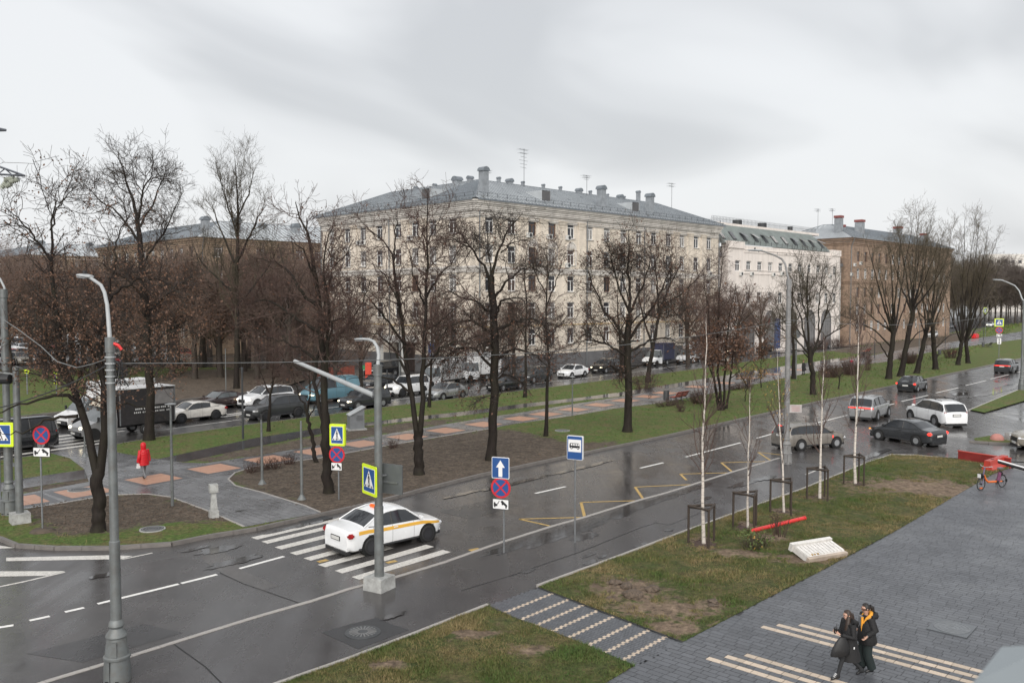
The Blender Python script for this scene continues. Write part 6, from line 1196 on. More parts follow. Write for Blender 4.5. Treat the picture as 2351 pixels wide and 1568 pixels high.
MATTE = paint('matte anthracite paint', (.028, .03, .032), .45); BROWN = paint('brown car paint', (.05, .034, .033), .2, .3); MUD = paint('muddy silver paint', (.19, .175, .155), .45, .1, dirt=.95); BEIGE = paint('beige car paint', (.36, .33, .28), .25, .4); BLUE = paint('sky blue paint', (.1, .215, .27), .4, dirt=.3); PEARL = paint('pearl white paint', (.7, .67, .62), .25, dirt=.2); REDP = paint('red car paint', (.4, .02, .025), .25)
p, h = by_wheels('sedan', (851, 1275), (985, 1243), -1)
tx = car('sedan', 'white taxi sedan with a yellow side stripe and orange roof lamp on the crosswalk', p, h, WHITE, 'taxi', style=1, trim=None, name='taxi', sc=(.94, .97, .98))
Cs = car_meshes('sedan'); xs, rg = Cs['xs'], Cs['rings']; MY = pm('taxi yellow film', (.72, .4, .06), .35, var=.06)
for s in (1, -1):
    st = MB(); ix = [i for i, x in enumerate(xs) if .1 <= x <= .965]
    for i, i2 in zip(ix, ix[1:]):
        def pt(i, f):
            a, b = rg[i][4], rg[i][5]; c = rg[i][6]; q = (Vector(a) * (1 - f) + Vector(b) * f) if f <= 1 else (Vector(b) * (2 - f) + Vector(c) * (f - 1)); return Vector((q.x, (q.y + .006) * s, q.z))
        st.quad(pt(i, .55), pt(i2, .55), pt(i2, 1.0), pt(i, 1.0)); st.quad(pt(i, 1.0), pt(i2, 1.0), pt(i2, 1.25), pt(i, 1.25))
    st.obj('yellow_stripe', MY, tx)
    lg = MB(); fx = lambda x: min(range(len(xs)), key=lambda k: abs(xs[k] - x))
    for x0 in (.84, .18):
        for k in range(3): i = fx(x0); q = Vector(rg[i][4]); lg.box((q.x + k * .075, (q.y + .004) * s, q.z + .02 - .0), (.045, .012, .09)); lg.box((q.x + k * .075 + .03, (q.y + .004) * s, q.z + .05), (.05, .012, .02))
    lg.obj('door_logo', M_TRIM, tx)
rbox((-.55, -.0, 1.53), (.14, .42, .11), pm('taxi lamp', (.75, .13, .02), .4, emis=.15), 'roof_lamp', tx)
p, h = by_wheels('hatch', (1835.6, 1034.8), (1923.6, 1027.8), -1); wg = car('hatch', 'mud splashed silver brown wagon turning beside the concrete lamp post', p, h, MUD, style=2, lit_t=False)
MB().box((0, 0, 0), (.01, .06, .16), mat=Matrix.Translation((1.05, -.9, .72))).obj('side_reflector', M_TAILON, wg); rbox((-2.16, 0, 1.44), (.06, .3, .05), M_TAILON, 'brake_lamp', wg)
p, h = by_wheels('sedan', (2103, 1023.6), (2017, 1009.8), 1); jt = car('sedan', 'dark grey sedan turning left in front of the white sport utility car', p, h, GREY, style=2, lit_t=True); rbox((2.12, .78, .66), (.12, .1, .08), M_AMBER, 'turn_signal', jt)
p, h = by_wheels('suv', (2161, 982.5), (2077, 962), 1); fo = car('suv', 'large white sport utility car with black roof bars turning at the junction', p, h, WHITE, style=0, trim=WHITE, glass=M_CGLASS, sc=(1.07, 1.02, 1.05))
rr = MB()
for s in (1, -1): rr.tube([(-1.7, s * .66, 1.76), (-1.2, s * .68, 1.8), (.4, s * .68, 1.8)], .02, 5)
for x in (-1.0, -.05): rr.tube([(x, -.72, 1.85), (x, .72, 1.85)], .028, 5); [rr.tube([(x, s * .68, 1.76), (x, s * .68, 1.86)], .03, 5) for s in (1, -1)]
rr.obj('roof_bars', M_TRIM, fo)
def by_rear(kind, right, left, hd, fo=0.):
    a, b = G(*right), G(*left); T = TYPES[kind]; m = (a + b) / 2; off = T['L'] / 2 - (T['L'] - T['fo'] - T['wb']); return Vector((m.x, m.y, 0)) + hd * off, hd
hd = (G(2031, 954.8) - G(2013.6, 964.8)).normalized() * .4 + ALONG * .6; hd.normalize()
p, h = by_rear('suv', (2013, 965), (1957, 963), hd); car('suv', 'silver sport utility car with a full width red light bar driving away', p, h, SILV, style=0, lit_t=True, bar=True, trim=None, tl=(.12, .3, .12), sc=(1.02, 1.02, 1.05))
p, h = by_rear('sedan', (2108, 900), (2063, 897.5), ALONG); bm_ = car('sedan', 'black sedan with glowing red tail lights driving away past the tree row', p, h, BLACK, style=0, lit_t=True)
p, h = by_rear('suv', (2325, 857.5), (2284, 855.5), ALONG); car('suv', 'dark grey crossover farthest up the wet road at the right edge', p, h, GREY, style=1, lit_t=True, bar=True, tl=(.12, .3, .1))
a = G(2380, 1037); hd = Vector((-.985, .17, 0)).normalized(); T = TYPES['suv']; lf = Vector((-hd.y, hd.x, 0)); p = a - hd * (T['L'] / 2 - T['fo']) - lf * (T['W'] / 2); car('suv', 'beige sport utility car cut off by the right edge near the red barrier', p, hd, BEIGE, style=0)
# --- traffic on the far road
FD = -(Vector((sin(radians(40.5)), cos(radians(40.5)), 0)))
def fcar(kind, label, front, rear, mat_, **k):
    p, h = by_wheels(kind, rear, front, 1); return car(kind, label, p, (h + FD * 2).normalized(), mat_, **k)
fcar('coupe', 'pearl white sports sedan with dark rims behind the black box truck', (414, 972), (499, 962), PEARL, style=1)
fcar('coupe', 'dark brown two door coupe in the far lane beside the pearl white sedan', (486, 943), (560, 933), BROWN, style=1, glass=M_CGLASS2)
fcar('suv', 'white sport utility car waiting beside the matte black one', (590, 938), (660, 929), WHITE, style=0, lit_h=True)
fcar('suv', 'matte black crossover in the near lane by the slim verge tree', (600, 966), (692, 956), MATTE, style=1)
fcar('van', 'sky blue panel van behind the bare twin trees', (722, 930), (826, 915), BLUE, style=2, cat_='van', lit_h=True, sc=(1.12, 1, 1.12))
fcar('suv', 'dark grey crossover with lit headlights beside the grey utility cabinet', (817, 941), (883, 934), GREY, style=0, lit_h=True, sc=(.94, .96, .95))
fcar('hatch', 'grey hatchback leaving by the side street behind the blue van', (868, 896), (900, 890), GREY, style=0)
fcar('offroad', 'white boxy off road car with black bumper in the far lane', (925, 911), (975, 904), WHITE, style=1, trim=M_TRIM, lit_h=True)
fcar('sedan', 'silver sedan in the near lane behind the twin stemmed tree', (1010, 921), (1072, 911), SILV, style=0)
fcar('sedan', 'black sedan half hidden by the drooping tree', (1150, 899), (1200, 892), BLACK, style=0); fcar('suv', 'dark sport utility car ahead of the white sedan by the slim tree', (1222, 882), (1265, 874), MATTE, style=0)
fcar('sedan', 'white sedan on the far road right of the slim straight tree', (1305, 870), (1352, 863), WHITE, style=2); fcar('suv', 'dark sport utility car with lit lamp behind the crowned lawn tree', (1383, 859), (1428, 852), BLACK, style=0, lit_h=True)
fcar('hatch', 'brown wagon parked by the wall above the white sedan', (1278, 846), (1318, 839), BROWN, style=0, glass=M_CGLASS2); fcar('offroad', 'black pickup like off road car parked at the foot of the porch', (868, 868), (912, 862), BLACK, style=0); fcar('hatch', 'dark hatchback parked near the long plinth', (1120, 862), (1160, 856), GREY, style=0)
fcar('hatch', 'grey car parked by the arches of the white office building', (1880, 802), (1915, 797), GREY, style=0); fcar('suv', 'white sport utility car coming down the far road, left of two', (2098, 775), (2120, 771), WHITE, lit_h=True, style=0); fcar('suv', 'white crossover coming down the far road, right of two', (2136, 778), (2160, 774), WHITE, lit_h=True, style=1)
fcar('hatch', 'white taxi like hatchback far up the boulevard near the sign', (2270, 752), (2290, 748), WHITE, style=0, lit_h=True); fcar('sedan', 'dark sedan far away behind the red tank', (2180, 756), (2200, 752), BLACK, style=0); fcar('suv', 'grey van like car seen beyond the blue tank', (1690, 818), (1722, 813), GREY, style=0, lit_h=True); fcar('suv', 'black sport utility car near the five stemmed clump', (1745, 812), (1785, 806), BLACK, style=0, lit_h=True)
fcar('van', 'black minibus at the far crosswalk by the left edge', (-60, 1052), (105, 1032), BLACK, style=0, cat_='minibus', sc=(1.05, 1, 1.0))
# --- lorries
M_BOXB = pm('black box panel', (.022, .02, .022), .45, var=.2, dirt=.15); M_BOXW = pm('white box panel', (.6, .6, .6), .5, var=.06, vs=1, dirt=.25); M_CABG = paint('grey cab paint', (.2, .2, .205), .35, dirt=.3)
def lorry(label, front, rear, cab_m, box_m, bl, bh, roof_m, lit=False, wb=2.9, deflect=True):
    a, b = G(*rear), G(*front); h = ((b - a).normalized() + FD * 2).normalized(); lf = Vector((-h.y, h.x, 0)); p = b - h * (1.2) - lf * .95; o = thing('box_lorry', label, 'lorry', Vector((p.x, p.y, 0)), atan2(h.y, h.x))
    # cab: lofted bonnet and screen
    sec = [(1.95, .5, .55, .85), (1.9, .85, .35, .95), (1.2, 1.12, .3, 1.0), (1.05, 1.18, .3, 1.0), (.25, 2.05, .3, .92), (-.35, 2.12, .3, .92), (-.4, 2.12, .3, .92)]
    body, gl = MB(), MB(); rings = [[(x, .0, zb), (x, w * .97, zb), (x, w, min(1.15, zt)), (x, w * (.97 if zt < 1.2 else .86), zt), (x, 0, zt + .03)] for x, zt, zb, w in sec]
    for i in range(len(sec) - 1):
        for j in range(4):
            q = [rings[i][j], rings[i + 1][j], rings[i + 1][j + 1], rings[i][j + 1]]
            for s in (1, -1): t = [(x, y * s, z) for x, y, z in q]; t = t[::-1] if s < 0 else t; (gl if (i == 3 and j == 3) or (i in (3, 4) and j == 2) else body).add(t, [(0, 1, 2, 3)])
    for r in (rings[0], rings[-1]): body.add(r + [(x, -y, z) for x, y, z in r[::-1]], [tuple(range(10))])
    body.obj('cab', cab_m, o, smooth=35); gl.obj('cab_glass', M_CGLASS2, o)
    if deflect: MB().prism([(0, 2.1), (.75, 2.12), (0, 2.1 + bh - 1.7), (-.35, 2.1 + bh - 1.7)], 1.5, Matrix.Translation((-.1, -.75, 0))).obj('roof_deflector', pm('cream deflector', (.5, .45, .36), .5), o)
    x1 = -.5; MB().box((x1 - bl / 2, 0, .75 + bh / 2), (bl, 2.05, bh)).obj('cargo_box', box_m, o); MB().box((x1 - bl / 2, 0, .75 + bh + .02), (bl + .04, 2.1, .05)).obj('box_roof', roof_m, o); MB().box((x1 - bl / 2, 0, .62), (bl + .3, .8, .2)).obj('chassis', M_TRIM, o)
    ed = MB(); [ed.box((x1 - (.03 if e == 0 else bl - .03), s * 1.03, .75 + bh / 2), (.07, .04, bh)) for e in (0, 1) for s in (1, -1)]; ed.obj('edge_profile', M_GALV, o)
    for x in (1.2, 1.2 - wb):
        for s in (1, -1): ty, rm = wheel_mesh(.36, 2); w = link('wheel', ty, o, M=Matrix.Translation((x, s * .88, .36))); link('rim', rm, w)
    [MB().lathe([(.44, -.12), (.44, .1)], (1.2, s * .9, .38), 18, axis='Y').obj('wheel_arch', M_ARCH, o) for s in (1, -1)]
    for s in (1, -1): rbox((1.88, s * .7, .82), (.16, .3, .18), M_LAMPON if lit else M_LAMP, 'headlight', o); rbox((.95, s * 1.12, 1.35), (.1, .2, .3), M_TRIM, 'mirror', o)
    rbox((1.97, 0, .48), (.16, 1.8, .25), M_TRIM, 'bumper', o); MB().box((2.06, 0, .5), (.02, .52, .12)).obj('number_plate', M_PLATE, o); return o
lb = lorry('black box lorry with a white box roof waiting behind the leafy trees', (215, 1012), (322, 997), M_CABG, M_BOXB, 3.9, 2.35, M_BOXW, lit=True, wb=3.5)
tw = MB()
for k, (x, w) in enumerate([(-1.6, .5), (-2.2, .35), (-2.7, .6), (-3.4, .45), (-3.9, .3)]):
    for q in range(int(w / .12)): tw.box((x - q * .13, 1.045, 1.75 + (k % 2) * .0), (.08, .012, .1)); tw.box((x - q * .13 + .1, 1.045, 1.52), (.07, .012, .09))
tw.obj('side_lettering', M_BOXW, lb); MB().box((-3.6, 1.04, 2.45), (1.4, .014, .95)).obj('grey_side_panel', pm('grey panel', (.2, .19, .19), .5), lb)
lorry('white box lorry in the far lane hidden behind the black one', (180, 985), (262, 972), paint('white cab', (.62, .62, .62), .3, dirt=.2), M_BOXW, 4.2, 2.3, M_BOXW, deflect=False, wb=3.3)
lorry('white lorry with a grey box parked before the porch', (990, 893), (1035, 885), WHITE, pm('grey box panel', (.36, .36, .36), .5, dirt=.2), 3.2, 2.0, M_BOXW, deflect=False)
lorry('white box truck standing by the long wall behind the drooping tree', (1080, 878), (1130, 870), WHITE, M_BOXW, 3.8, 2.3, M_BOXW, deflect=False)
lt = lorry('white truck with a blue tarpaulin by the right end of the cream block', (1508, 841), (1550, 835), WHITE, pm('blue tarpaulin', (.024, .026, .055), .6, var=.4, vs=2), 3.2, 2.2, pm('blue tarpaulin top', (.03, .034, .075), .6, var=.3), deflect=False); lorry('plain white truck right behind the blue tarpaulin one', (1585, 836), (1625, 829), WHITE, M_BOXW, 4., 2.1, M_BOXW, deflect=False)
# --- the parking lot behind the thicket
cols_ = [WHITE, WHITE, SILV, GREY, BLACK, SILV, WHITE, REDP, BEIGE]; lots = []
for r, (v, du) in enumerate([(836, 34), (822, 31), (808, 29), (795, 27), (784, 25)]):
    u = -20 + r * 7
    while u < 430 + r * 15: lots.append((u, v)); u += du
PK = ['white', 'white', 'silver', 'dark grey', 'black', 'silver', 'white', 'red', 'beige']
for u, v in lots:
    i = random.randrange(9); k = random.choice(('sedan', 'hatch', 'suv')); hd = D45L if random.random() < .5 else -D45L
    car(k, f"{PK[i]} {dict(sedan='sedan', hatch='hatchback', suv='tall car')[k]} parked in the lot behind the thicket at left", G(u, v), hd, cols_[i], far=True, group=f"{PK[i]} {k} cars in the parking lot", style=0)
# ================================================================== STREET FURNITURE
M_POST = pm('grey lamp post paint', (.15, .162, .163), .45, metal=.2, var=.2, vs=2.5, dirt=.6); M_POST2 = pm('old lamp post paint', (.2, .2, .2), .6, var=.25, vs=3, dirt=.6); M_DPOST = pm('dark post paint', (.045, .048, .052), .5, metal=.2, var=.2); M_LUM = pm('luminaire grey', (.33, .345, .35), .4, var=.1); M_LENS = pm('lamp lens', (.35, .36, .37), .15, var=.1)
S_YEL, S_BLUE, S_WHITE, S_RED, S_BLACK = pm('fluorescent yellow sheet', (.62, .78, .02), .45, var=.05), pm('sign blue', (.02, .075, .24), .35, var=.06), pm('sign white', (.72, .72, .72), .4, var=.05), pm('sign red', (.5, .02, .03), .4, var=.06), pm('sign black', (.015, .015, .016), .5)
S_BACK = pm('sign back grey', (.12, .13, .135), .5, metal=.3, var=.12, vs=3)
def rrect(w, h, r, n=4):
    out = []
    for cx, cz, a0 in ((w / 2 - r, h / 2 - r, 0), (-w / 2 + r, h / 2 - r, 90), (-w / 2 + r, -h / 2 + r, 180), (w / 2 - r, -h / 2 + r, 270)):
        out += [(cx + r * cos(radians(a0 + 90 * k / n)), cz + r * sin(radians(a0 + 90 * k / n))) for k in range(n + 1)]
    return out
circ = lambda r, n=32: [(r * cos(2 * pi * k / n), r * sin(2 * pi * k / n)) for k in range(n)]
def plate(parent, M, poly, y, mat, name, th=.004, off=(0, 0)):
    return MB().prism([(x + off[0], z + off[1]) for x, z in poly], th, M @ Matrix.Translation((0, y, 0))).obj(name, mat, parent)
def face(c, nrm):
    """sign frame: x to the viewer's right, -y out of the face, z up"""
    n = Vector((nrm[0], nrm[1], 0)).normalized(); x = Vector((-n.y, n.x, 0)); R = Matrix(((x.x, -n.x, 0, c[0]), (x.y, -n.y, 0, c[1]), (0, 0, 1, c[2]), (0, 0, 0, 1))); return R
def sign_ped(par, M, w, h, yellow=True, thick=.03):
    plate(par, M, rrect(w, h, .04), 0, S_YEL if yellow else S_BLUE, 'sign_board', thick); k = .80 if yellow else .97; a = w * k
    hh = h * k; plate(par, M, rrect(a, hh, .03), -.004, S_WHITE, 'sign_edge'); plate(par, M, rrect(a * .95, hh * .95, .025), -.008, S_BLUE, 'blue_field')
    s = a; plate(par, M, [(-.40 * s, -.30 * hh), (.40 * s, -.30 * hh), (0, .40 * hh)], -.012, S_WHITE, 'white_triangle')
    m = MB(); Q = M @ Matrix.Translation((0, -.016, 0))
    def pp(poly): m.prism([(x * s, z * hh) for x, z in poly], .004, Q)
    pp([(x * .042, z * .042 + .245) for x, z in circ(1, 10)]); pp([(-.035, .19), (.035, .19), (.05, .0), (-.03, .0)]); pp([(-.03, .01), (.02, .01), (-.06, -.27), (-.1, -.27)]); pp([(.0, .01), (.05, .01), (.14, -.27), (.095, -.27)]); pp([(-.035, .19), (-.015, .17), (-.08, .03), (-.1, .04)]); pp([(.03, .18), (.05, .17), (.1, .04), (.08, .02)])
    for x in (-.27, 0., .27): pp([(x - .05, -.29), (x + .03, -.29), (x + .05, -.2), (x - .02, -.2)])
    m.obj('walking_figure', S_BLACK, par)
def sign_nostop(par, M, r):
    plate(par, M, circ(r), 0, S_RED, 'sign_board', .025)
    plate(par, M, circ(r * .8), -.006, S_BLUE, 'blue_field'); m = MB()
    for a in (45, -45): m.prism([(r * .86 * x * cos(radians(a)) - z * sin(radians(a)) * r, r * .86 * x * sin(radians(a)) + z * cos(radians(a)) * r) for x, z in ((-1, -.075), (1, -.075), (1, .075), (-1, .075))], .004, M @ Matrix.Translation((0, -.010 - .003 * (a > 0), 0)))
    m.obj('red_cross', S_RED, par)
def sign_tow(par, M, w, h):
    plate(par, M, rrect(w, h, .03), 0, S_BLACK, 'sign_board', .02); plate(par, M, rrect(w * .94, h * .9, .02), -.004, S_WHITE, 'white_field'); m = MB(); Q = M @ Matrix.Translation((0, -.008, 0)); P = lambda pts: m.prism([(x * w, z * h) for x, z in pts], .004, Q)
    P([(-.42, -.2), (-.2, -.2), (-.2, .02), (-.3, .02), (-.33, .16), (-.42, .16)]); P([(x * .045 - .36, z * .09 - .24) for x, z in circ(1, 10)]); P([(-.22, .0), (-.16, .0), (-.06, .32), (-.09, .34)]); P([(.0, .28), (.1, .38), (.3, .1), (.42, -.08), (.36, -.26), (.2, -.05), (.06, .1)]); P([(x * .05 + .11, z * .1 + .02) for x, z in circ(1, 10)]); P([(x * .05 + .33, z * .1 - .27) for x, z in circ(1, 10)])
    m.obj('tow_pictogram', S_BLACK, par)
def sign_arrow(par, M, w, h):
    plate(par, M, rrect(w, h, .04), 0, S_WHITE, 'sign_board', .025); plate(par, M, rrect(w * .94, h * .94, .03), -.004, S_BLUE, 'blue_field'); plate(par, M, [(-.11 * w, -.42 * h), (.11 * w, -.42 * h), (.11 * w, .02 * h), (.25 * w, .02 * h), (0, .36 * h), (-.25 * w, .02 * h), (-.11 * w, .02 * h)], -.008, S_WHITE, 'white_arrow')
def sign_bus(par, M, w, h):
    plate(par, M, rrect(w, h, .04), 0, S_WHITE, 'sign_board', .12); plate(par, M, rrect(w * .95, h * .965, .03), -.004, S_BLUE, 'blue_field'); plate(par, M, rrect(w * .82, h * .52, .01), -.008, S_WHITE, 'white_field', off=(0, h * .09)); m = MB(); Q = M @ Matrix.Translation((0, -.012, h * .09))
    m.prism([(-.33 * w, -.09 * h), (.33 * w, -.09 * h), (.33 * w, .0), (.29 * w, .11 * h), (-.29 * w, .11 * h), (-.33 * w, .02 * h)], .004, Q)
    for x in (-.2, .22): m.prism([(x * w + .075 * w * cos(t), -.09 * h + .075 * w * sin(t)) for t in np.linspace(0, 2 * pi, 12, endpoint=False)], .004, Q @ Matrix.Translation((0, -.004, 0)))
    m.obj('bus_pictogram', S_BLACK, par); g = MB(); Q2 = M @ Matrix.Translation((0, -.02, h * .09))
    for x in (-.24, -.09, .06, .2): g.prism([(x * w, .01 * h), ((x + .11) * w, .01 * h), ((x + .10) * w, .085 * h), (x * w, .085 * h)], .003, Q2)
    for x in (-.2, .22): g.prism([(x * w + .035 * w * cos(t), -.09 * h + .035 * w * sin(t)) for t in np.linspace(0, 2 * pi, 10, endpoint=False)], .003, Q2)
    g.obj('bus_windows', S_WHITE, par)
def local(o): return lambda p: Vector(p) - o.location
NF = Vector((-.72, -.69, 0))
def post(o, top, r=.03, mat=M_GALV, name='post', base=(0, 0), foot=False):
    b = MB(); b.tube([(base[0], base[1], -.1), (base[0], base[1], top)], r, 10); b.obj(name, mat, o, smooth=40)
    if foot: MB().lathe([(.16, 0), (.15, .03), (r * 1.3, .2)], (0, 0, 0), 12).obj('foot', mat, o, smooth=40)
# --- lamp posts
PROF_POST = [(.31, -.1), (.31, .22), (.285, .54), (.305, .56), (.305, .61), (.272, .64), (.222, 1.05), (.25, 1.08), (.245, 1.12), (.15, 1.24), (.14, 1.27), (.178, 1.33), (.165, 1.41), (.13, 1.46), (.125, 1.47)]
def lamp(label, base, arm, htop, lum, mat=M_POST, sleeve=3.33, fancy=True, rp=.1, arm_depth=0., rings=(), lean=None, z0=0., block=None, ra=.042):
    """arm: picture points of the bracket from the post top outward; lum: (centre px, length m)"""
    B = G(*base, z0); o = thing('lamp_post', label, 'street lamp', B)
    if fancy: MB().lathe(PROF_POST, (0, 0, 0), 20).obj('cast_base', mat, o, smooth=35); MB().box((.05, -.262, .82), (.13, .03, .36)).obj('access_door', mat, o); MB().box((-.04, -.302, .3), (.012, .02, .5)).obj('cast_seam', S_BLACK, o); [MB().box((.12 * q, -.305, .08), (.07, .03, .025)).obj('anchor_slot', S_BLACK, o) for q in (-1, 1)]
    if block: MB().box((0, 0, block[1] / 2 - .05), (block[0], block[0], block[1] + .1), rz=AZ * -1 + .2, taper=.96).obj('concrete_block', M_CONC, o)
    zb = 1.4 if fancy else 0.; b = MB()
    b.lathe(([(rp + .025, zb), (rp + .02, sleeve), (rp, sleeve + .02)] if sleeve else [(rp + .03, zb)]) + [(rp * .93, htop - .35), (rp * 1.12, htop - .34), (rp * 1.12, htop), (.05, htop + .01)], (0, 0, 0), 16); b.obj('pole', mat, o, smooth=35)
    for z in rings: MB().lathe([(rp + .02, z), (rp + .02, z + .035)], (0, 0, 0), 14, cap=False).obj('steel_band', M_LUM, o)
    n = len(arm); pts = []
    for i, (u, v) in enumerate(arm): pts.append(W(u, v, B.y + arm_depth * i / (n - 1)) - B)
    pts[0] = Vector((0, 0, htop - .1)); MB().tube(pts, [ra * (1.25 - .5 * i / n) for i in range(n)], 8).obj('bracket', M_LUM if mat is M_POST else mat, o, smooth=50)
    d = (pts[-1] - pts[-2]); d.z *= .3; d.normalize(); c = pts[-1] + d * lum * .35; sd_ = Vector((-d.y, d.x, 0)).normalized(); up = d.cross(sd_) * -1; up = up if up.z > 0 else -up
    R = Matrix(((d.x, sd_.x, up.x, c.x), (d.y, sd_.y, up.y, c.y), (d.z, sd_.z, up.z, c.z), (0, 0, 0, 1))); h = MB(); sec = [(-.5, .05, .05), (-.42, .1, .06), (-.1, .15, .07), (.3, .13, .055), (.5, .04, .03)]
    rg = [[(x * lum, w * cos(t) * lum * 1.3, hh * lum * max(-.6, sin(t)) + .02) for t in np.linspace(0, 2 * pi, 14, endpoint=False)] for x, w, hh in sec]; vs_ = [R @ Vector(p) for r in rg for p in r]
    h.add(vs_, [(i * 14 + j, i * 14 + (j + 1) % 14, (i + 1) * 14 + (j + 1) % 14, (i + 1) * 14 + j) for i in range(4) for j in range(14)] + [tuple(range(13, -1, -1)), tuple(range(56, 70))]); l = h.obj('luminaire', M_LUM, o, smooth=45)
    MB().box((0, 0, 0), (lum * .6, lum * .24, .02), mat=R @ Matrix.Translation((.05 * lum, 0, -.035 * lum + .0))).obj('lens', M_LENS, l)
    MB().lathe([(.045, 0), (.045, .09)], R @ Vector((.0, 0, .06 * lum + .015)), 10).obj('photo_cell', S_BLACK, l); return o
LP1 = lamp('nearest tall lamp post at left with a cast base on the pavement edge', (270, 1561), [(250, 772), (249, 735), (246, 700), (240, 672), (232, 655), (215, 643), (205, 637)], 8.12, .72, arm_depth=.9, rings=(7.05, 7.2, 7.35, 7.5, 7.65))
a = W(255, 790, LP1.location.y) - LP1.location; MB().tube([(.08, -.02, a.z + .02), (.2, -.02, a.z - .03), (.27, 0, a.z - .13)], .035, 8).obj('red_sleeve', pm('red cable sleeve', (.6, .02, .02), .4), LP1); wl_ = MB(); rg_ = random.Random(4)
for k in range(14): wl_.tube([(.05, 0, 7.0 + .05 * k), (.2 + rg_.uniform(0, .25), rg_.uniform(-.2, .2), 7.0 + rg_.uniform(-.1, .5)), (.25 + rg_.uniform(-.1, .2), rg_.uniform(-.2, .2), 7.3 + rg_.uniform(-.2, .3)), (.1, .05, 7.3 + rg_.uniform(-.3, .2))], .009, 4)
wl_.obj('cable_loops', S_BLACK, LP1)
LP2 = lamp('lamp post on a pale concrete block carrying the yellow crosswalk sign and a signal arm', (871, 1352), [(870, 848), (869.5, 815), (866, 797), (858, 784), (846, 779), (838, 780)], 7.0, .62, fancy=False, sleeve=2.6, rp=.125, arm_depth=.6, block=(.72, .42), ra=.05)
B2_ = LP2.location; e = -ACROSS; MB().tube([Vector((0, 0, 6.02)) + e * .1, Vector((0, 0, 6.9)) + e * 4.4], [.085, .065], 10).obj('signal_arm', M_LUM, LP2, smooth=40); MB().lathe([(.17, -.02), (.17, .02)], Vector((0, 0, 6.05)) + e * .2, 14, axis='X').obj('flange', M_STEEL, LP2)
sg = thing('crosswalk_sign', 'yellow bordered pedestrian crossing sign on the lamp post with the concrete block', 'road sign', B2_); zc_ = W(863, 1099, B2_.y).z; n_ = Vector((-.80, -.6, 0)); M = face(n_.normalized() * .3 + Vector((-.02, -.02, zc_)), n_); sign_ped(sg, M, .92, .93)
n2_ = Vector((.45, .89, 0)); M = face(Vector((.36, .12, zc_ - .02)), n2_); plate(sg, M, rrect(.9, .93, .05), 0, S_BACK, 'back_board', .04); MB().box((0, 0, 0), (.6, .03, .06), mat=M @ Matrix.Translation((0, .06, -.1))).obj('bracket', M_GALV, sg); MB().box((0, 0, zc_ + .1), (.5, .06, .05), rz=.5).obj('bracket', M_GALV, sg); 
LP3 = lamp('old concrete grey lamp post with cast base behind the birches', (1805, 1064), [(1808, 652), (1807, 628), (1803, 607), (1795, 595), (1780, 587), (1755, 578), (1745, 576)], 10.1, .95, mat=M_POST2, sleeve=0, rp=.13, arm_depth=1.2, ra=.05, rings=(7.6, 7.75, 3.4))
nb = thing('paper_notice', 'faded white paper notice with red lines tied to the old lamp post', 'notice', LP3.location); M = face(Vector((.42, -.16, 3.05)), (-.05, -1)); plate(nb, M, rrect(.66, .44, .01), 0, pm('wet paper', (.4, .37, .36), .6), 'sheet', .01); [plate(nb, M, rrect(.5 - .08 * (k % 2), .03, .005), -.004, pm('faded red print', (.42, .22, .22), .6), 'red_line', .003, (0, .12 - .08 * k)) for k in range(4)]
LP4 = lamp('lamp post at the right edge with a thin curved bracket', (2345, 897), [(2347, 705), (2346, 685), (2340, 668), (2330, 656), (2310, 647), (2300, 644)], 8.9, 1.1, sleeve=2.2, rp=.12, arm_depth=2., ra=.06)
LP5 = lamp('lamp post with cast base at the far left edge behind the sign', (22, 1180), [(14, 720), (13, 690), (10, 660), (0, 640), (-20, 630)], 9.3, .7, sleeve=3., rp=.14, arm_depth=.8, z0=PZ)
p5 = thing('traffic_post', 'plain grey post on a block footing beside the left lamp post', 'post', G(46, 1199, PZ)); MB().box((0, 0, .15), (.68, .68, .5), rz=.7, taper=.96).obj('footing', M_CONC, p5); b = MB(); b.lathe([(.145, .3), (.125, 5.5), (.12, 6.2), (.03, 6.25)], (0, 0, 0), 14); b.obj('pole', M_POST, p5, smooth=40); MB().tube([(0, 0, 5.9), (-.6, -.1, 6.0), (-1.8, -.3, 6.1)], .05, 8).obj('arm', M_POST, p5); MB().lathe([(.2, -.4), (.2, .4)], (-.55, -.15, 5.75), 12, axis='X').obj('signal_head', S_BLACK, p5)
sg = thing('crosswalk_sign', 'large yellow bordered crossing sign at the left edge partly hidden by the post', 'road sign', G(22, 1180, PZ)); zc_ = W(20, 995, sg.location.y).z - PZ; sign_ped(sg, face(Vector((-.12, -.3, zc_)), (-.05, -1)), 1.1, 1.0); MB().box((0, -.12, zc_), (.1, .3, .08)).obj('bracket', M_GALV, sg)
sg = thing('yellow_sign', 'yellow edged sign sliver above the left crosswalk sign', 'road sign', G(2, 1176, PZ)); zc_ = W(0, 925, sg.location.y).z - PZ; plate(sg, face(Vector((-.36, 0, zc_)), (.2, -1)), rrect(.7, 1.2, .04), 0, S_YEL, 'sign_board', .03); plate(sg, face(Vector((-.36, 0, zc_)), (.2, -1)), rrect(.55, 1.0, .03), -.005, S_BLACK, 'dark_field'); post(sg, zc_ + .6, .04)
def mast(label, base, top_v, r=.03, z0=PZ, nm='sign_post', cat_='road sign', mat=M_GALV):
    o = thing(nm, label, cat_, G(*base, z0)); zt = W(base[0], top_v, o.location.y).z - z0; post(o, zt, r, mat); return o, (lambda u, v: W(u, v, o.location.y) - o.location)
o, at = mast('no stopping sign with tow away plate on a slim post on the left island', (98, 1219), 975, .035); sign_nostop(o, face(at(97, 998) + Vector((0, -.08, 0)), (-.15, -1)), .36); sign_tow(o, face(at(98, 1037) + Vector((0, -.08, 0)), (-.15, -1)), .72, .36)
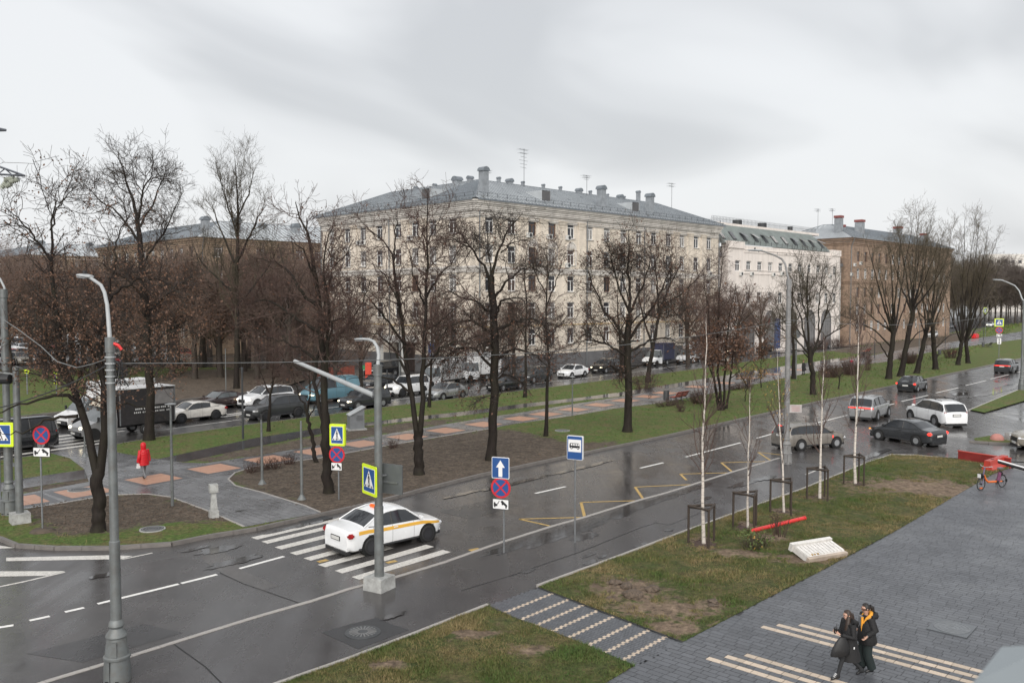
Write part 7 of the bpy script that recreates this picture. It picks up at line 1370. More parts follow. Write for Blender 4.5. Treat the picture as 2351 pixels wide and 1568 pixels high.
MB().lathe([(.5, 0), (.35, .1), (.06, .14)], (0, 0, -.02), 14).obj('soil_heap', M_SOIL, o)
o, at = mast('blue one way arrow above a no stopping sign and tow plate by the road', (1157, 1269), 1049, .035, 0.); nn = (-.35, -.94); c = lambda u, v: at(u, v) + Vector((-.03, -.08, 0)); sign_arrow(o, face(c(1151, 1073), nn), .66, .76); sign_nostop(o, face(c(1151.5, 1118.5), nn), .37); sign_tow(o, face(c(1151.5, 1156), nn), .62, .37)
o, at = mast('blue bus stop sign with a white panel and bus on a tall thin post', (1320, 1246), 1004, .035, 0., 'bus_stop_sign'); sign_bus(o, face(at(1319, 1027) + Vector((0, -.1, 0)), (-.45, -.89)), .62, .88)
MB().lathe([(.045, 0), (.045, .06)], (0, 0, 2.6), 10).obj('clamp', M_GALV, o)
o, at = mast('yellow crossing sign over no stopping sign beside the trunk on the soil strip', (778, 1146), 978, .035); nn = (-.25, -.97); c = lambda u, v: at(u, v) + Vector((0, -.08, 0)); sign_ped(o, face(c(774.5, 998), nn), .72, .96, thick=.16); sign_nostop(o, face(c(774, 1043), nn), .38); sign_tow(o, face(c(773.5, 1070), nn), .52, .36)
o, at = mast('far crossing and no stopping signs on one post above the right lawn', (2293, 822), 732, .05); nn = (-.3, -1); c = lambda u, v: at(u, v) + Vector((0, -.12, 0)); sign_ped(o, face(c(2293, 740.5), nn), 1.25, 1.2); sign_nostop(o, face(c(2293, 758), nn), .5); sign_tow(o, face(c(2293, 770), nn), .85, .42); plate(o, face(c(2293, 783), nn), rrect(.55, .9, .03), 0, S_WHITE, 'arrow_plate', .02); plate(o, face(c(2293, 783), nn), [(-.04, -.25), (.04, -.25), (.04, -.2), (.14, -.2), (0, -.4), (-.14, -.2), (-.04, -.2), (-.04, .2), (-.14, .2), (0, .4), (.14, .2), (.04, .2), (.04, -.2)][3:], -.006, S_BLACK, 'double_arrow')
for lab, base, tv, (su, sv), w, nn in [('yellow crossing sign in front of the arches of the white office', (1748, 792), 738, (1747, 747), 1.15, (-.3, -1)), ('yellow crossing sign behind the fan crowned tree', (1882, 795), 730, (1881.5, 739), 1.2, (-.1, -1)), ('narrow yellow crossing sign on the green verge at left', (130, 908), 855, (128, 868.5), .95, (-.75, -.7)), ('tiny yellow crossing sign far away before the dark wood', (2262, 778), 705, (2262, 713), 1.3, (.6, -1))]:
    o, at = mast(lab, base, tv, .045, .1 if base[0] < 200 else 0.); sign_ped(o, face(at(su, sv) + Vector((0, -.1, 0)), nn), w, w * 1.05)
o, at = mast('blue information sign on a thin post before the porch', (992, 868), 792, .04, .1); M = face(at(992, 802) + Vector((0, -.08, 0)), (.1, -1)); plate(o, M, rrect(.85, 1.45, .04), 0, S_BLUE, 'sign_board', .03); plate(o, M, [(-.2, .1), (.02, .2), (.1, .05), (.05, -.1), (-.12, -.15)], -.005, S_WHITE, 'white_pictogram'); plate(o, M, rrect(.6, .2, .03), -.005, S_WHITE, 'white_pictogram', off=(0, -.5))
o, at = mast('round grey backed road sign behind the old lamp post', (1828, 870), 758, .04); plate(o, face(at(1828, 767) + Vector((0, -.07, 0)), (0, -1)), circ(.5), 0, S_BACK, 'sign_board', .03)
o, at = mast('white marker post with a yellow top on the verge at left', (63, 905), 850, .06, .1); MB().box((0, 0, at(63, 853).z), (.5, .1, .35)).obj('yellow_cap', S_YEL, o)
# --- slim park lamps and posts
def slim(label, base, tv, kind, r=.05, z0=PZ, mat=M_POST):
    o = thing('park_lamp' if kind != 'post' else 'bare_post', label, 'park lamp' if kind != 'post' else 'post', G(*base, z0)); zt = W(base[0], tv, o.location.y).z - z0; b = MB(); b.tube([(0, 0, -.1), (0, 0, zt * .3), (0, 0, zt)], [r, r, r * .7], 10); b.obj('pole', mat, o, smooth=40)
    if kind == 'disc': MB().lathe([(.03, 0), (.03, .12), (.22, .14), (.24, .17), (.1, .2)], (0, 0, zt), 18).obj('lamp_head', M_LUM, o, smooth=40)
    elif kind == 'can': MB().lathe([(.075, 0), (.075, .3), (.05, .32)], (0, 0, zt), 12).obj('lamp_head', mat, o, smooth=40)
    if kind == 'cone' or kind == 'post': MB().lathe([(.2, 0), (.18, .03), (r, .22)], (0, 0, 0), 12).obj('foot', mat, o, smooth=40)
    if kind == 'cone': MB().lathe([(.08, 0), (.08, .22)], (0, 0, zt), 12).obj('lamp_head', S_BLACK, o)
    return o
slim('slim leaning park lamp with flat disc head near the red coated walker', (396, 1161), 936, 'disc', .065); slim('grey slim post with conical foot at the corner of the soil strip', (602, 1111), 962, 'cone', .065); slim('grey slim post in the middle of the soil strip, no head', (693, 1146), 966, 'post', .065)
slim('dark slim lamp in the verge in front of the pearl white sedan', (558, 1008), 855, 'can', .07, mat=M_DPOST); slim('slim grey lamp standing on the path edge by the long dirt panels', (1314, 953), 870, 'disc', .055); slim('slim dark lamp seen through the signal arm near the parked crossover', (889, 918), 858, 'can', .07, mat=M_DPOST); slim('thin grey post on the soil verge beyond the far road', (519, 904), 800, 'post', .05, .1); slim('slim lamp in front of the fan tree by the dark pedestrian', (1826, 868), 790, 'disc', .05); slim('slim dark lamp beyond the hedge by the red bench', (2008, 822), 760, 'can', .06, mat=M_DPOST); slim('slim lamp between the first two trunks of the right row', (2110, 806), 745, 'disc', .06); slim('slim lamp by the benches of the right row', (2170, 795), 735, 'can', .06, mat=M_DPOST); slim('slim lamp beyond the benches near the far right sign', (2258, 782), 720, 'can', .06, mat=M_DPOST); slim('thin grey post on the left island near the crossing', (195, 1048), 960, 'post', .045)
slim('tall grey post at the side street left of the porch', (918, 868), 705, 'post', .12, .1); slim('small leaning post at the far left edge of the lot', (28, 1070), 1005, 'post', .05)
# --- cabinet, bollard, bins, benches
o = thing('utility_cabinet', 'grey utility cabinet with a sloping lid beside the narrow path', 'cabinet', G(817, 986, PZ), .45); b = MB(); b.prism([(-.5, 0), (.5, 0), (.5, 1.5), (-.5, 1.0)], .75, Matrix.Translation((0, -.37, 0))); b.obj('casing', pm('cabinet paint', (.17, .18, .19), .45, var=.1), o); Mx = Matrix.Translation((0, 0, 1.3)) @ Matrix.Rotation(-.464, 4, 'Y'); MB().box((0, 0, 0), (1.25, .9, .05), mat=Mx).obj('lid', pm('pale cabinet lid', (.4, .42, .43), .3), o)
lv = MB(); [lv.box((.15, -.385, 1.0 - k * .06), (.45, .03, .025)) for k in range(6)]; lv.obj('louvre', M_GALV, o, kind='stuff'); MB().box((0, 0, .03), (1.3, 1., .12)).obj('slab', M_CONC, o)
o = thing('stone_bollard', 'tapered stone bollard with a cube head at the corner of the left island', 'bollard', G(491, 1187, PZ), .5); MB().box((0, 0, .12), (.36, .36, .34)).obj('foot', M_CONC, o); MB().box((0, 0, .65), (.28, .28, .78), taper=.6).obj('shaft', M_CONC, o); MB().box((0, 0, 1.2), (.33, .33, .33)).obj('head', M_CONC, o)
M_BIN = pm('bin steel', (.1, .105, .11), .45, metal=.4, var=.1); M_SLAT = pm('red bench slat', (.36, .075, .05), .5, var=.2, vs=6); M_SLATD = pm('dark bench slat', (.05, .035, .032), .5, var=.3, vs=6)
def bench(label, base, rz, mat=M_SLAT, L=2.):
    o = thing('park_bench', label, 'bench', G(*base, PZ), rz); pr = [(.42, .42), (.3, .44), (.15, .42), (0., .4), (-.12, .44), (-.2, .54), (-.26, .66), (-.32, .78), (-.42, .86)]
    sm_ = {}
    for k, (y, z) in enumerate(pr):
        a = pr[min(k + 1, 8)]; b_ = pr[max(k - 1, 0)]; t = atan2(a[1] - b_[1], a[0] - b_[0]); MB().box((0, 0, 0), (L, .1, .03), mat=Matrix.Translation((0, y, z)) @ Matrix.Rotation(t, 4, 'X')).obj('slat', mat, o)
    for x in (-L / 2 + .12, 0, L / 2 - .12):
        b = MB(); b.tube([(x, .36, .4), (x, .3, .2), (x, .38, 0)], .035, 5); b.tube([(x, -.1, .4), (x, -.2, .2), (x, -.4, 0)], .035, 5); b.tube([(x, .4, .4), (x, 0, .37), (x, -.14, .42), (x, -.28, .66), (x, -.42, .84)], .03, 5); b.obj('leg', M_DPOST, o)
    return o
def litter(label, base, h=.85):
    o = thing('litter_bin', label, 'litter bin', G(*base, PZ)); MB().lathe([(.22, .12), (.22, h), (.2, h), (.2, h - .06)], (0, 0, 0), 16).obj('drum', M_BIN, o, smooth=40); MB().tube([(.25, 0, -.05), (.25, 0, h + .05)], .03, 6).obj('stand', M_DPOST, o); b = MB(); [b.box((.224 * cos(t), .224 * sin(t), h * .55), (.02, .03, h * .7), rz=t) for t in np.arange(0, 6.2, .5)]; b.obj('ribs', M_STEEL, o, kind='stuff'); return o
bench('red slatted bench with dark curved legs beside the walkway and bin', (1560, 921), pi / 2 - AZ + .0); litter('grey ribbed bin next to the red slatted bench', (1529, 922), .95)
bench('red backed bench on the far side of the walkway at right', (1990, 812), pi / 2 - AZ); bench('dark bench seen from behind by the fourth trunk of the row', (2146, 826), -pi / 2 - AZ + pi, M_SLATD, 2.2); bench('red bench behind the bare reddish shrub', (2186, 818), -pi / 2 - AZ + pi, M_SLAT); bench('dark bench beside a bin on the far green lawn', (2271, 797), -pi / 2 - AZ + pi, M_SLATD); litter('bin left of the far dark bench on the green lawn', (2257, 797)); litter('bin behind the dark bench seen from behind', (2157, 815)); bench('dark bench with a seated person left of the red backed bench', (1984, 823), pi / 2 - AZ + pi, M_SLATD)
# --- barriers, pipe, bike
M_RB = pm('red barrier board', (.22, .022, .02), .45, var=.15, dirt=.15); M_RP = pm('red plastic', (.45, .045, .03), .4, var=.15, vs=3, dirt=.25); M_RPIPE = pm('red sewer pipe', (.6, .03, .028), .3, var=.06)
a, b_ = G(2200.5, 1056.5), G(2320, 1075); d = (b_ - a); o = thing('red_board', 'long low dark red board barrier at the end of the lawn', 'barrier', (a + b_) / 2, atan2(d.y, d.x)); MB().box((0, 0, .24), (d.length, .12, .56)).obj('board', M_RB, o); MB().box((0, 0, .54), (d.length + .04, .16, .05)).obj('top_rail', M_RP, o)
for x in (-d.length / 2 + .5, 0, d.length / 2 - .5): MB().box((x, .2, .2), (.1, .4, .4)).obj('strut', M_RB, o)
a, b_ = G(2266, 1083), G(2307, 1069); d = b_ - a; o = thing('plastic_barrier', 'red plastic water barrier on the grass behind the rental bike', 'barrier', (a + b_) / 2, atan2(d.y, d.x)); L_ = d.length
b = MB(); b.prism([(-.3, 0), (.3, 0), (.27, .14), (.17, .32), (.15, .58), (-.15, .58), (-.17, .32), (-.27, .14)], L_, Matrix.Rotation(-pi / 2, 4, 'Z') @ Matrix.Translation((0, -L_ / 2, 0))); b.obj('shell', M_RP, o); MB().lathe([(.09, 0), (.09, .02)], (-L_ * .22, 0, .575), 12).obj('filler_cap', S_BLACK, o); b = MB(); [b.box((x, 0, .57), (.25, .16, .06)) for x in (L_ * .3, -L_ * .05)]; b.obj('top_lug', M_RP, o, kind='stuff')
bs_ = G(2291, 1090); o = thing('boom_gate', 'black and white boom gate arm reaching out of the right edge', 'boom gate', bs_); e1_ = W(2292, 1060, bs_.y) - bs_; e2_ = W(2365, 1081, bs_.y - 1.6) - bs_; dd = e2_ - e1_; e2_ = e1_ + dd * 2.2
b = MB(); b.tube([e1_, e2_], .075, 4); b.obj('arm', S_BLACK, o); b = MB(); b.tube([e1_ + Vector((0, .02, .075)), e2_ + Vector((0, .02, .075))], .05, 4); b.obj('pale_edge', S_WHITE, o); MB().box((e2_.x, e2_.y, e2_.z / 2), (.35, .35, e2_.z + .3)).obj('drive_box', M_RP, o)
a, b_ = G(1720, 1220, .14), G(1847, 1189, .14); d = b_ - a; o = thing('red_pipe', 'bright red plastic pipe lying on the lawn among the birches', 'pipe', a); b = MB(); n = 16; pr = []
b.tube([(0, 0, 0), d], .085, 16, cap=False); b.tube([d * .985, d * 1.0], .1, 16, cap=False); b.obj('pipe', M_RPIPE, o, smooth=60); b = MB(); b.tube([(0, 0, 0), d], .075, 16, cap=False); b.obj('bore', pm('pipe bore', (.2, .02, .02), .6), o)
a, b_ = G(1853, 1288, .1), G(1940, 1273, .1); d = (b_ - a); o = thing('fallen_barrier', 'white plastic barrier tipped on its side at the edge of the plaza', 'barrier', (a + b_) / 2, atan2(d.y, d.x)); L_ = d.length; M_WP = pm('weathered white plastic', (.66, .64, .61), .5, var=.1, vs=4, dirt=.35)
Mx = Matrix.Rotation(.3, 4, 'X'); Mx = Mx @ Matrix.Diagonal((1, .72, .8, 1)); b = MB(); b.box((0, .5, .14), (L_ * .98, 1.0, .26), mat=Mx @ Matrix.Translation((0, .52, .04))); b.obj('panel', M_WP, o)
for k in range(11): MB().box((0, 0, 0), (L_ / 11 * .72, .82, .05), mat=Mx @ Matrix.Translation((-L_ * .45 + L_ * .9 * k / 10, .5, .19))).obj('rib', M_WP, o)
b = MB(); b.box((0, 0, 0), (L_ * 1.06, .2, .34), mat=Mx @ Matrix.Translation((-.02, 1.08, .1))); b.obj('top_edge', M_WP, o); b = MB(); b.box((0, 0, 0), (L_ * 1.02, .16, .22), mat=Mx @ Matrix.Translation((0, -.04, .06))); b.obj('bottom_edge', pm('dirty plastic foot', (.4, .33, .27), .6, var=.2), o); b = MB(); [b.box((0, 0, 0), (.06, .09, .03), mat=Mx @ Matrix.Translation((x, .12, .21))) for x in (-.62, -.5, -.35)]; b.obj('ochre_stain', pm('ochre stain', (.35, .22, .07), .8), o, kind='stuff')
o = thing('hemisphere_bollard', 'pinkish half sphere bollard on the small traffic island', 'bollard', G(2289, 1009, .1)); MB().lathe([(.42, -.05), (.4, .12), (.3, .28), (.15, .36), (.02, .38)], (0, 0, 0), 18).obj('dome', pm('faded red concrete', (.45, .2, .17), .7, var=.15), o, smooth=60)
o = thing('stone_block', 'square dark kerb block beside the half sphere on the traffic island', 'block', G(2318, 1009, .1), .4); MB().box((0, 0, .2), (.55, .35, .5), taper=.85).obj('block', M_CONC, o)
o = thing('red_tank', 'bright red long plastic tank on the soil at far right', 'tank', G(2238, 777, .1), pi / 2 - AZ); rbox((0, 0, .55), (3.2, 1.1, 1.1), pm('bright red tank', (.62, .025, .03), .35), 'tank_body', o, bev=.2); b = MB(); [b.box((x, -.53, .55), (.08, .08, 1.0)) for x in (-1, -.3, .4, 1.1)]; b.obj('rib', M_RP, o, kind='stuff')
o = thing('red_hoarding', 'low brick red hoarding behind the blue van', 'hoarding', G(772, 872), pi / 2 - AZ); 
for k in range(6): MB().box((-2.1 + k * .85, 0, .75), (.8, .08, 1.4)).obj('panel', pm('brick red board', (.22, .06, .04), .7, var=.2), o)
o = thing('red_pillar', 'orange red upright banner with a green corner by the side street', 'banner', G(846, 868)); MB().box((0, 0, .9), (.7, .25, 1.8)).obj('banner_panel', pm('orange red banner', (.6, .06, .03), .5), o); MB().box((-.55, 0, 1.2), (.5, .1, .5)).obj('green_corner', pm('green banner', (.02, .2, .07), .5), o)
o = thing('red_bundle', 'small bright pink red bundle left on the walkway near the pedestrian', 'bundle', G(1955, 832, PZ)); rbox((0, 0, .15), (.5, .4, .35), pm('pink red cloth', (.5, .03, .08), .7), 'bundle', o)
# rental bike
pf, pr_ = G(2252, 1124.5, .05), G(2301, 1117.5, .05); d = pf - pr_; o = thing('rental_bike', 'orange and purple rental bicycle parked at the plaza corner', 'bicycle', pr_, atan2(d.y, d.x)); wb_ = d.length; rw = .28
MO, MPU = pm('orange bike paint', (.62, .13, .02), .35), pm('purple bike paint', (.12, .09, .15), .4); MMAG = pm('magenta plastic', (.13, .03, .08), .4)
for x in (0, wb_):
    t = MB(); n = 28; ring = [(x + rw * cos(2 * pi * k / n), 0, rw + rw * sin(2 * pi * k / n)) for k in range(n + 1)]; t.tube(ring, .024, 6, False); w = t.obj('wheel', M_TYRE, o); s = MB(); [s.tube([(x, 0, rw), (x + rw * cos(q), 0, rw + rw * sin(q))], .008, 4, False) for q in np.arange(0, 6.2, 2 * pi / 6)]; s.lathe([(.04, -.05), (.04, .05)], (x, 0, rw), 10, axis='Y'); s.obj('spokes', M_RIMD, w); m_ = MB(); m_.tube([(x + (rw + .035) * cos(q), 0, rw + (rw + .035) * sin(q)) for q in (np.linspace(.2, 2.2, 9) if x == 0 else np.linspace(.9, 2.6, 9))], .022, 5); m_.obj('mudguard', S_BLACK, o)
f_ = MB(); f_.tube([(wb_ - .2, 0, .68), (wb_ - .33, 0, .46), (wb_ - .5, 0, .34), (.42, 0, .3), (0, 0, rw)], [.045, .05, .055, .05, .03], 8); f_.obj('frame', MO, o, smooth=40); f_ = MB(); f_.tube([(.32, 0, .3), (.2, 0, .72)], [.09, .075], 8); f_.obj('seat_tube', MMAG, o, smooth=40)
f_ = MB(); [f_.tube([(wb_, s * .07, rw), (wb_ - .1, s * .06, .6)], .022, 6) for s in (1, -1)]; f_.tube([(wb_ - .1, 0, .58), (wb_ - .24, 0, 1.05)], .035, 8); f_.obj('fork', MPU, o, smooth=40); f_ = MB(); f_.tube([(wb_ - .36, -.3, 1.12), (wb_ - .24, -.2, 1.1), (wb_ - .22, 0, 1.06), (wb_ - .24, .2, 1.1), (wb_ - .36, .3, 1.12)], .018, 6); f_.obj('handlebar', M_LUM, o); rbox((wb_ + .02, 0, .66), (.24, .3, .24), S_BLACK, 'basket', o); MB().box((wb_ + .15, 0, .68), (.015, .16, .18)).obj('front_plate', S_WHITE, o); rbox((.18, 0, .92), (.3, .17, .07), M_GALV, 'saddle', o); f_ = MB(); f_.tube([(.2, 0, .7), (.19, 0, .9)], .02, 6); f_.obj('seat_post', S_BLACK, o); rbox((.1, 0, .66), (.14, .13, .2), S_BLACK, 'battery', o); f_ = MB(); [f_.tube([(.42, s * .03, .28), (.38 + .1 * s, s * .12, 0.)], .012, 5) for s in (1, -1)]; f_.obj('kickstand', S_BLACK, o); f_ = MB(); f_.lathe([(.06, -.02), (.06, .02)], (.42, .06, .3), 12, axis='Y'); [f_.box((.42 + .14 * s, .1 * s, .3 - .06 * s), (.1, .07, .03)) for s in (1, -1)]; f_.obj('crank', S_BLACK, o); MB().box((wb_, 0, .09), (.16, .055, .06)).obj('orange_reflector', MO, o); rbox((-.28, 0, .3), (.06, .1, .14), S_BLACK, 'rear_flap', o)
# manhole covers and the gully
def manhole(label, base, r, z, pattern='rays'):
    o = thing('manhole_cover', label, 'manhole cover', G(*base, z)); MB().lathe([(r * 1.14, -.03), (r * 1.14, .012), (r * 1.02, .014)], (0, 0, 0), 32).obj('frame', M_CONC if z > .1 else M_STEEL, o); MB().lathe([(r, -.02), (r, .02)], (0, 0, 0), 32).obj('cover', M_STEEL, o); b = MB()
    if pattern == 'rays': [b.box((r * .6 * cos(t), r * .6 * sin(t), .026), (r * .55, r * .09, .012), rz=t) for t in np.arange(0, 6.2, 2 * pi / 20)]
    else: [b.lathe([(r * k, .02), (r * k, .028), (r * k * .92, .028), (r * k * .92, .02)], (0, 0, 0), 32, cap=False) for k in (.9, .6, .35)]
    b.obj('raised_pattern', pm('worn steel', (.25, .25, .25), .35, metal=.6), o, kind='stuff')
manhole('round manhole with rays in the square asphalt patch', (833, 1451), .42, .02); manhole('round manhole cover in the grass of the left island', (350, 1214), .42, PZ + .02, 'r'); manhole('pale round manhole cover on the lawn before the bus stop sign', (1291, 988), .45, PZ + .02, 'r'); manhole('round manhole cover on the walkway beside the forked rust tree', (182, 1124), .45, PZ + .03, 'r')
pl_ = thing('manhole_cover', 'grey round cover in a square steel plate on the plaza', 'manhole cover', G(2185, 1441, .055), pi / 2 - AZ); MB().box((0, 0, 0), (1.05, 1.0, .03)).obj('plate', pm('plate steel', (.13, .14, .15), .35, metal=.4, var=.15), pl_); MB().lathe([(.46, 0), (.46, .024), (.42, .024), (.42, .018)], (0, 0, 0), 32).obj('cover_ring', M_GALV, pl_); b = MB(); [b.lathe([(k, .018), (k, .023), (k - .03, .023), (k - .03, .018)], (0, 0, 0), 28, cap=False) for k in (.34, .24, .13)]; b.obj('raised_pattern', M_GALV, pl_, kind='stuff')
gr = thing('drain_grate', 'cast iron drain grate in the gutter behind the taxi', 'drain', G(722, 1192, .012), pi / 2 - AZ); [MB().box((-.6 + k * .12, 0, 0), (.06, .5, .02)).obj('bar', M_STEEL, gr) for k in range(11)]; MB().box((0, .27, 0), (1.4, .06, .022)).obj('frame', M_STEEL, gr); MB().box((0, -.27, 0), (1.4, .06, .022)).obj('frame', M_STEEL, gr)
# --- cables
M_WIRE = pm('pale cable', (.13, .135, .135), .5, var=.3, vs=3); M_WIREB = pm('black cable', (.02, .02, .022), .5)
def cable(label, pts, r, mat, sag=0., n=24, cat_='cable'):
    out = []
    for a, b_ in zip(pts, pts[1:]):
        for k in range(n): t = k / n; p = a.lerp(b_, t); out.append(p - Vector((0, 0, sag * 4 * t * (1 - t))))
    out.append(pts[-1]); b = MB(); b.tube(out, r, 5); return b.obj('cable', mat, None, label=label, cat=cat_)
yA, yB, yC = LP1.location.y, LP3.location.y, LP4.location.y; pA, pB, pC = W(254, 834, yA), W(1806, 734, yB), W(2349, 706, yC)
cable('long twisted cable from the nearest lamp post to the old lamp post', [pA, pB], .012, M_WIRE, .62, 40); cable('cable from the old lamp post toward the right edge lamp post', [pB, pC], .014, M_WIRE, .85, 40); cable('black cable from the nearest lamp post out of the left edge', [pA, W(-260, 965, yA - 2.5)], .014, M_WIREB, .35)
cable('thick sagging twisted cable at the left of the nearest lamp post', [W(243, 825, yA), W(211, 836, yA + .3), W(176, 844, yA + .6), W(131, 830, yA + 1.2), W(94, 795, yA + 2), W(40, 755, yA + 3), W(-60, 690, yA + 5)], .012, M_WIRE, 0, 6)
# --- pylon arms at the left edge
py_ = G(-150, 1105); o = thing('power_pylon', 'lattice pylon arms with ribbed insulators reaching in at the upper left edge', 'pylon', py_); L0 = lambda u, v, dy=0: W(u, v, py_.y + dy) - py_
b = MB()
for s in (-.6, .6):
    for t in (-.6, .6): b.tube([(s * 1.6, t * 1.6, -.2), (s * .6, t * .6, L0(0, 200).z)], .07, 4)
zt = L0(0, 200).z; k_ = 0
for z in np.arange(1, zt, 2.2):
    w = .96 - .6 * z / zt; w2_ = .96 - .6 * (z + 2.2) / zt
    for s in (-1, 1): b.tube([(-w, s * w, z), (w2_, s * w2_, z + 2.2)], .035, 4); b.tube([(s * w, -w, z), (s * w2_, w2_, z + 2.2)], .035, 4)
b.obj('mast', M_IRON, o); b = MB()
tip = L0(57, 404); 
for dy in (-.5, .5): b.tube([L0(-150, 330, dy), tip], .05, 4); b.tube([L0(-150, 392, dy), tip], .05, 4)
for q in (.25, .45, .62, .78, .9):
    A_, B_ = L0(-150, 330).lerp(tip, q), L0(-150, 392).lerp(tip, q + .08); b.tube([A_, B_], .03, 4); b.tube([B_, L0(-150, 330).lerp(tip, min(1, q + .16))], .03, 4)
b.tube([L0(-150, 265), L0(14, 299)], .05, 4); b.tube([L0(-150, 305), L0(14, 300)], .05, 4); b.obj('cross_arm', pm('pylon steel', (.12, .13, .15), .5, metal=.3), o)
MI = pm('glass insulator', (.3, .32, .27), .3, var=.1)
for u0, v0, u1, v1 in ((42, 412, 24, 418), (26, 422, 14, 428), (14, 418, 4, 432), (32, 410, 12, 413)):
    A_, B_ = L0(u0, v0), L0(u1, v1); d_ = B_ - A_; i_ = MB(); i_.tube([A_ + d_ * t for t in np.linspace(0, 1, 9)], [.09 if k % 2 else .14 for k in range(9)], 10); i_.obj('insulator', MI, o)
b = MB(); b.tube([L0(5, 432), L0(4, 448), L0(9, 458), L0(15, 455), L0(19, 440), L0(17, 425)], .012, 4); b.obj('jumper_wire', M_WIRE, o)
# --- ledge close to the lens
o = thing('window_ledge', 'blurred pale grey sheet metal ledge in the lower right corner', 'ledge', (0, 0, 0)); y0 = 1.25; a_, b_, c_ = W(2232, 1568, y0), W(2300, 1484, y0 + .12), W(2420, 1478, y0 + .14)
pts = [W(2205, 1600, y0 - .02), a_, b_, c_, W(2600, 1600, y0 + .1), W(2400, 1800, y0 - .1)]; b = MB(); n = len(pts); b.add(pts + [p + Vector((.02, -.02, -.05)) for p in pts], [tuple(range(n))] + [(i, i + n, (i + 1) % n + n, (i + 1) % n) for i in range(n)]); b.obj('ledge_sheet', pm('ledge sheet metal', (.19, .215, .23), .5, var=.05), o)
# ================================================================== PEOPLE
M_SKIN = pm('skin', (.5, .3, .22), .5, var=.08, vs=20); M_HAIR = pm('dark brown hair', (.035, .022, .016), .5, var=.3, vs=30); M_HAIR2 = pm('black hair', (.016, .013, .012), .5, var=.3, vs=30); M_CLOTH = pm('black coat cloth', (.01, .01, .011), .75, var=.25, vs=10, bump=.3, bs=40); M_TROU = pm('charcoal trousers', (.018, .019, .021), .8, var=.2, vs=12); M_TROUG = pm('dark green trousers', (.01, .018, .018), .8, var=.2, vs=12); M_GREYT = pm('grey trousers', (.16, .165, .175), .8, var=.15, vs=12); M_SHOE = pm('black boot', (.012, .012, .013), .4); M_REDC = pm('red quilted coat', (.58, .008, .016), .45, var=.08, vs=6); M_ORL = pm('orange hood lining', (.75, .33, .03), .7); M_GRYK = pm('grey knit', (.2, .21, .22), .85); M_LACE = pm('pale lace', (.6, .6, .6), .6)
def skin_body(name, V, E, parent, mats, pick):
    """V: {key: (f, l, z, r)} joints, E: edges; one continuous skinned surface"""
    ks = list(V); me = bpy.data.meshes.new(name); me.from_pydata([V[k][:3] for k in ks], [(ks.index(a), ks.index(b)) for a, b in E], []); ob = bpy.data.objects.new(name, me); COL.objects.link(ob); bpy.context.view_layer.objects.active = ob
    md = ob.modifiers.new('skin', 'SKIN'); md.use_smooth_shade = True; lay_ = me.skin_vertices[0] if len(me.skin_vertices) else None
    if lay_ is None:
        bpy.ops.object.select_all(action='DESELECT'); ob.select_set(True); bpy.ops.mesh.customdata_skin_add(); lay_ = me.skin_vertices[0]
    for i, k in enumerate(ks): r = V[k][3]; lay_.data[i].radius = (r, r) if not hasattr(r, '__len__') else r; lay_.data[i].use_root = (k == 'pelvis')
    sb = ob.modifiers.new('sub', 'SUBSURF'); sb.levels = sb.render_levels = 1; dg = bpy.context.evaluated_depsgraph_get(); ev = bpy.data.meshes.new_from_object(ob.evaluated_get(dg)); bpy.data.objects.remove(ob); ev.name = name; ev.materials.clear()
    for m in mats: ev.materials.append(m)
    for p in ev.polygons: p.material_index = pick(p.center); p.use_smooth = True
    return link(name, ev, parent)
def hand(V, E, key, wrist, d, side, curl=.5, s=1.):
    """palm and five fingers growing from joint `key`; d: finger direction, side: across the palm"""
    w, d, sd_ = Vector(wrist), Vector(d).normalized(), Vector(side).normalized(); nrm = d.cross(sd_); p = w + d * .07 * s; V[key + 'palm'] = (*p, .026 * s); E.append((key, key + 'palm'))
    for i, (o_, l) in enumerate(((-.03, .055), (-.01, .07), (.01, .075), (.03, .068))):
        a = p + d * .03 * s + sd_ * o_ * s; b_ = a + (d + nrm * curl * .6).normalized() * l * .55 * s; c = b_ + (d * (1 - curl) + nrm * curl).normalized() * l * .5 * s
        for q, (k, r) in zip((a, b_, c), (('a', .0105), ('b', .0095), ('c', .008))): V[f'{key}f{i}{k}'] = (*q, r * s)
        E += [(key + 'palm', f'{key}f{i}a'), (f'{key}f{i}a', f'{key}f{i}b'), (f'{key}f{i}b', f'{key}f{i}c')]
    a = w + d * .035 * s + sd_ * -.042 * s; b_ = a + (d * .8 - sd_ * .5 + nrm * .5).normalized() * .045 * s
    V[key + 't1'] = (*a, .012 * s); V[key + 't2'] = (*b_, .01 * s); E += [(key, key + 't1'), (key + 't1', key + 't2')]
def coat(parent, rings, mat, name='coat', n=20, quilt=0.):
    """rings: (f, l, z, half depth, half width)"""
    b = MB(); vs_ = []
    for i, (f, l, z, a, w) in enumerate(rings): vs_ += [(f + a * cos(2 * pi * k / n) * (1 + .03 * sin(5 * k + i)), l + w * sin(2 * pi * k / n) * (1 + .03 * cos(4 * k + i * 2)), z) for k in range(n)]
    b.add(vs_, [(i * n + j, i * n + (j + 1) % n, (i + 1) * n + (j + 1) % n, (i + 1) * n + j) for i in range(len(rings) - 1) for j in range(n)] + [tuple(range((len(rings) - 1) * n, len(rings) * n))]); return b.obj(name, mat, parent, smooth=60)
def sleeve(parent, pts, rad, mat, name='sleeve', n=10): b = MB(); b.tube(pts, rad, n); return b.obj(name, mat, parent, smooth=60)
def quilted(r0, z0, z1, k, fn):
    out = []
    for i in range(k * 4 + 1): t = i / (k * 4); z = z0 + (z1 - z0) * t; a, w, f = fn(t); q = 1 + .045 * abs(sin(pi * k * t)) ** .6; out.append((f, 0, z, a * q, w * q))
    return out
